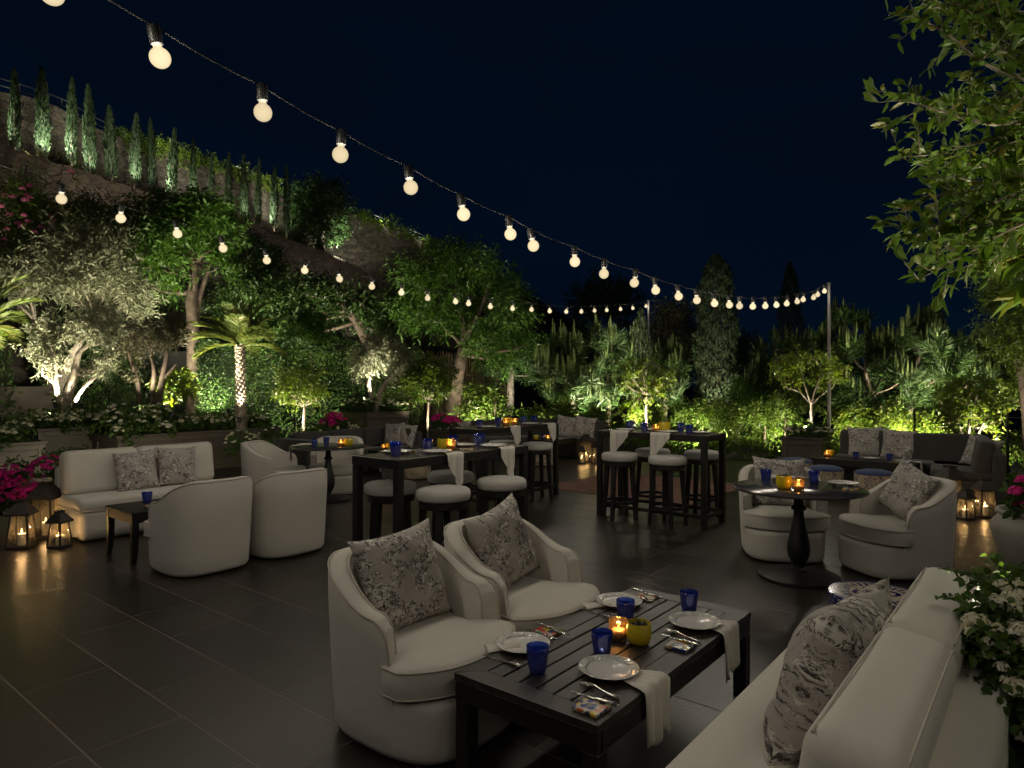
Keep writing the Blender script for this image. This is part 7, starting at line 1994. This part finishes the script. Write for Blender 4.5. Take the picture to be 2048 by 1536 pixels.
SPOTS = [  # lights of this first run are all added, unseen fill
    (PQ(.5, 1.1), Wd(140, 570, 15.4), 34, 125, 'added wide fill light in the long planter aimed at the big grey olive', GARDEN),
    (PQ(.9, 2.5), Wd(360, 500, 17.0), 130, 115, 'added wide fill light in the long planter aimed at the fresh green tree', GARDEN),
    (Vector((-5.75, 13.8, .1)), Wd(500, 600, 19.5), 130, 115, 'added wide fill light in the bed beside the long planter', GARDEN),
    (Vector((-4.45, 14.75, .1)), Wd(650, 580, 21.5), 150, 115, 'added wide fill light in the bed behind the left grey sofa', GARDEN),
    (Vector((-2.0, 15.9, .1)), Wd(880, 590, 18.0), 24, 115, 'added wide fill light in the bed before the slanting tree', GARDEN),
    (Vector((-.3, 17.3, .1)), Wd(990, 610, 18.0), 20, 115, 'added wide fill light in the bed right of the slanting tree', GARDEN),
    (Vector((.75, 16.75, .2)), Wd(1130, 730, 17.5), 45, 120, 'added wide fill light before the left centre pine', GARDEN),
    (Vector((2.15, 16.3, .15)), Wd(1230, 730, 18.2), 60, 120, 'added wide fill light before the wide centre pine', GARDEN),
    (Vector((4.1, 15.4, .15)), Wd(1400, 700, 19.5), 45, 115, 'added wide fill light in the ground cover before the broad cypress', GARDEN),
    (Vector((5.9, 14.4, .15)), Wd(1590, 700, 19.0), 50, 115, 'added wide fill light behind the lemon planter', GARDEN),
    (Vector((7.15, 11.9, .15)), Wd(1770, 720, 14.1), 70, 120, 'added wide fill light behind the right grey sofa aimed at the broad pine', GARDEN),
    (Vector((8.3, 11.2, .15)), Wd(1890, 710, 14.1), 70, 120, 'added wide fill light under the loose shrub aimed at the broad pine', GARDEN),
    (PQ(1.7, .55, .95), Wd(300, 690, 12.9), 18, 120, 'added wide fill light in the lantana aimed at the pruned olive', GARDEN),
    (Vector((-8.3, 11.9, .9)), Wd(140, 680, 12.6), 70, 100, 'added wide fill light at the front rim of the tall left planter', GARDEN),
    (Vector((-9.6, 11.8, .1)), Wd(30, 620, 15.4), 22, 120, 'added wide fill light between the two left planters', GARDEN),
    (Vector((-5.35, 9.3, .12)), Vector((-6.2, 12.2, 1.25)), 13, 125, 'added low fill light on the terrace washing the long planter', GARDEN),
    (Vector((-7.2, 9.4, .12)), Vector((-8.4, 12.2, 1.5)), 1.2, 120, 'added low fill light on the terrace washing the left planters', GARDEN),
    (Wd(265, 835, 12.3) + Vector((0, 0, .2)), Wd(300, 690, 12.9), 22, 90, 'added fill light among the lantana below the pruned olive', GARDEN),
    (Wd(1700, 870, 13.2), Wd(1715, 800, 14.2), 7, 130, 'added low fill light behind the left half of the right grey sofa', GARDEN),
    (Wd(1790, 872, 12.6), Wd(1800, 810, 13.6), 7, 130, 'added low fill light behind the middle of the right grey sofa', GARDEN),
    (Wd(1880, 880, 11.9), Wd(1890, 820, 12.8), 8, 130, 'added low fill light behind the corner of the right grey sofa', GARDEN),
    (Wd(1500, 860, 14.6), Wd(1510, 800, 16.4), 9, 130, 'added low fill light in the ground cover before the shrubs', GARDEN),
    (Wd(1390, 860, 15.2), Wd(1400, 810, 17.0), 9, 130, 'added low fill light in the ground cover right of the lit citrus', GARDEN),
    (Wd(960, 860, 15.9), Wd(970, 815, 16.6), 35, 120, 'added low fill light before the laurel like shrub', GARDEN),
    # left planters
    (Wd(150, 838, 12.35) + Vector((0, 0, .22)), Wd(175, 680, 12.65), 170, 80, 'spotlight at the right foot of the lit planter olive', GARDEN),
    (Wd(112, 838, 12.4) + Vector((0, 0, .22)), Wd(92, 690, 12.6), 110, 75, 'spotlight at the left foot of the lit planter olive', GARDEN),
    (Wd(478, 850, 12.72) + Vector((0, 0, .06)), Wd(481, 690, 13.0), 26, 60, 'spotlight under the palm in the long planter', GARDEN),
    (Wd(330, 835, 13.5), Wd(352, 770, 13.8), 34, 80, 'spotlight behind the pruned olive', GARDEN),
    (Wd(-5, 850, 11.2), Wd(-30, 660, 11.5), 150, 70, 'spotlight under the palm at the left edge', GARDEN),
    (PL1 + B2 * 1.75 + A2 * .95 + Vector((0, 0, 1.02)), Wd(481, 640, 13.0), 150, 65, 'spotlight at the near side of the long planter aimed at the palm', GARDEN),
    (PL1 + B2 * .25 + A2 * 1.6 + Vector((0, 0, 1.0)), Wd(130, 560, 15.4), 50, 85, 'spotlight at the far left of the long planter aimed at the big olive', GARDEN),
    (Wd(215, 850, 14.4), Wd(200, 560, 15.6), 110, 80, 'spotlight behind the long planter aimed at the big grey olive', GARDEN),
    (Wd(20, 850, 15.5), Wd(60, 560, 15.9), 170, 80, 'spotlight behind the stucco wall aimed at the big grey olive', GARDEN),
    (Wd(262, 850, 13.9), Wd(110, 560, 15.6), 40, 90, 'added fill light behind the pruned olive aimed at the big olive crown', GARDEN),  # from here to the slope lights: added, unseen fill for tree crowns
    (Wd(430, 845, 14.9), Wd(370, 480, 17.0), 80, 90, 'added fill light behind the palm aimed at the fresh green tree', GARDEN),
    (Wd(505, 720, 17.7), Wd(520, 590, 19.5), 110, 100, 'added fill light behind the hedge aimed at the dark bushy tree', GARDEN),
    (Wd(650, 720, 19.0), Wd(660, 600, 21.5), 100, 100, 'added fill light behind the hedge aimed at the diagonal trunk', GARDEN),
    (*slope_fill(25), 15, 140, 'added fill light on the slope under the hill wall, far left', WARM),
    (*slope_fill(130), 15, 140, 'added fill light on the slope under the hill wall below the second cypress', WARM),
    (*slope_fill(240), 14, 140, 'added fill light on the slope under the hill wall below the fifth cypress', WARM),
    (*slope_fill(350), 10, 140, 'added fill light on the slope under the middle of the hill wall', WARM),
    (*slope_fill(460), 16, 140, 'added fill light on the slope under the hill wall below the eleventh cypress', WARM),
    (*slope_fill(570), 18, 140, 'added fill light on the slope under the hill wall at the rightmost cypress', WARM),
    (*slope_fill(670), 18, 140, 'added fill light on the slope under the hill wall below the round tree', WARM),
    (*slope_fill(770), 12, 140, 'added fill light on the slope under the far end of the hill wall', WARM),
    (Vector((1.75, 1.35, .02)), Wd(1930, 250, 2.25), 22, 50, 'small added fill light on the floor behind the foreground sofa', GARDEN),  # added, unseen fill for the close branches, like the next one
    (Vector((2.42, 2.25, .02)), Wd(1990, 260, 2.3), 60, 80, 'small added fill light on the floor under the close branches at right', GARDEN),
    (Wd(350, 850, 15.6), Wd(360, 480, 17.0), 130, 70, 'spotlight under the fresh green tree', GARDEN),
    (Wd(748, 825, 14.95) + Vector((0, 0, .2)), Wd(760, 720, 15.1), 70, 75, 'spotlight between the trunks of the forked olive', GARDEN),
    (Wd(728, 828, 14.85) + Vector((0, 0, .2)), Wd(735, 715, 15.1), 40, 75, 'spotlight left of the forked olive', GARDEN),
    (Vector((-4.95, 14.3, .08)), Wd(600, 775, 14.9), 75, 70, 'spotlight under the loose citrus right of the palm', GARDEN),
    (Vector((-2.1, 14.75, .08)), Wd(857, 750, 15.4), 40, 75, 'spotlight under the round clipped citrus', GARDEN),
    (Vector((-5.35, 17.2, .1)), Wd(618, 675, 18.2), 60, 60, 'spotlight under the bright bush behind the hedge', GARDEN),
    (Vector((-1.6, 16.3, .08)), Wd(930, 600, 18.0), 40, 75, 'spotlight under the slanting dark tree', GARDEN),
    (Vector((.1, 18.2, .08)), Wd(1040, 720, 19.5), 90, 60, 'spotlight under the slender dim tree', COOL),
    (Vector((-4.4, 15.4, .08)), Wd(680, 740, 17.2), 20, 90, 'spotlight washing the hedge behind the middle olive', GARDEN),
    (Vector((-6.2, 14.6, .08)), Wd(470, 740, 15.8), 6, 90, 'spotlight washing the hedge behind the palm', GARDEN),
    # centre and right
    (Vector((2.95, 15.15, .10)), Wd(1292, 755, 15.6), 95, 70, 'spotlight under the bright lit citrus', GARDEN),
    (Wd(1268, 850, 15.45), Wd(1270, 800, 16.2), 12, 110, 'spotlight in the glowing lime shrub', GARDEN),
    (Vector((1.45, 16.6, .25)), Wd(1140, 740, 17.5), 150, 75, 'spotlight under the left centre pine', GARDEN),
    (Vector((2.55, 17.0, .25)), Wd(1225, 730, 18.2), 150, 75, 'spotlight under the wide centre pine', GARDEN),
    (Vector((4.35, 17.2, .3)), Wd(1345, 760, 18.2), 60, 75, 'spotlight right of the lit citrus', GARDEN),
    (Vector((5.75, 18.6, .25)), Wd(1432, 650, 20.0), 75, 60, 'spotlight under the broad cypress', GARDEN),
    (Wd(1612, 868, 12.95), Wd(1615, 740, 13.15), 70, 100, 'spotlight in the lemon tree planter', GARDEN),
    (Vector((7.70, 13.0, .25)), Wd(1745, 740, 14.0), 110, 85, 'spotlight under the broad pine, left', GARDEN),
    (Vector((8.55, 12.9, .25)), Wd(1850, 730, 14.1), 140, 85, 'spotlight under the broad pine, right', GARDEN),
    (Vector((7.95, 11.0, .3)), Wd(1960, 790, 11.5), 35, 90, 'spotlight in the loose shrub behind the right sofa', GARDEN),
    (Vector((6.9, 13.6, .25)), Wd(1680, 800, 14.6), 12, 110, 'spotlight behind the grey pole', GARDEN),
    (Vector((6.1, 15.0, .25)), Wd(1530, 790, 16.5), 14, 100, 'spotlight in the shrubs left of the lemon tree', GARDEN),
    (Vector((5.0, 15.7, .25)), Wd(1440, 800, 17.0), 12, 100, 'spotlight in the shrubs under the broad cypress', GARDEN),
    (Vector((6.1, 7.9, .15)), Wd(2020, 560, 8.7), 30, 80, 'spotlight under the fine leaved tree at the right edge', GARDEN),
]
for p, t_, pw, sz, lb, col in SPOTS: spot(p, t_, pw, sz, lb, col)
hill = [(0, 60, -.45), (1, 60, .4), (2, 130, -.5), (3, 30, .35), (5, 35, .3), (7, 130, -.5), (8, 25, .3), (10, 25, -.35), (11, 25, .35), (13, 130, -.5)]
for i, pw, dx in hill:
    p, y = CYPOS[i]; s = p + Vector((dx, -.75, .12))
    spot(s, p + Vector((dx * .3, .5, 1.1)), pw * .75, 75, 'small spotlight at the foot of the %s cypress on the hill' % ordn[i], COOL)
p = Wd(681, 514, 30.6); spot(p, p + Vector((-.3, 1.5, 1.2)), 160, 80, 'small spotlight right of the round tree on the hill', COOL)
for u, w in ((60, 'left end'), (115, 'left part, second'), (162, 'left part, third'), (250, 'middle, fourth'), (360, 'middle, fifth'), (470, 'middle, sixth'), (560, 'right part, seventh'), (770, 'far right end')):  # added, unseen lights that brighten the rubble wall behind the cypresses
    y = y_low(u) + .9; v = float(np.interp(u, [q_[0] for q_ in LOW], [q_[2] for q_ in LOW]))
    p = Wd(u, v, y); p.z += .12; ub = Wd(u - 20, float(np.interp(u, [q_[0] for q_ in UPP], [q_[2] for q_ in UPP])), float(np.interp(u, [q_[0] for q_ in UPP], [q_[1] for q_ in UPP])))
    spot(p, ub - Vector((0, 0, .8)), 4, 125, 'added fill light at the foot of the rubble wall, %s of its row' % w, WARM)
for u in (330, 480, 760, 830):
    y = float(np.interp(u, [q_[0] for q_ in UPP], [q_[1] for q_ in UPP])); v = float(np.interp(u, [q_[0] for q_ in UPP], [q_[2] for q_ in UPP]))
    p = Wd(u, v + 1, y + .3); p.z += .1
    spot(p + Vector((.25, -.7, .45)), p + Vector((0, .3, .2)), 22, 130, 'small spotlight over the upper hill wall at %s' % {330: 'its left part', 480: 'its middle', 760: 'its right part', 830: 'its far right end'}[u], COOL)
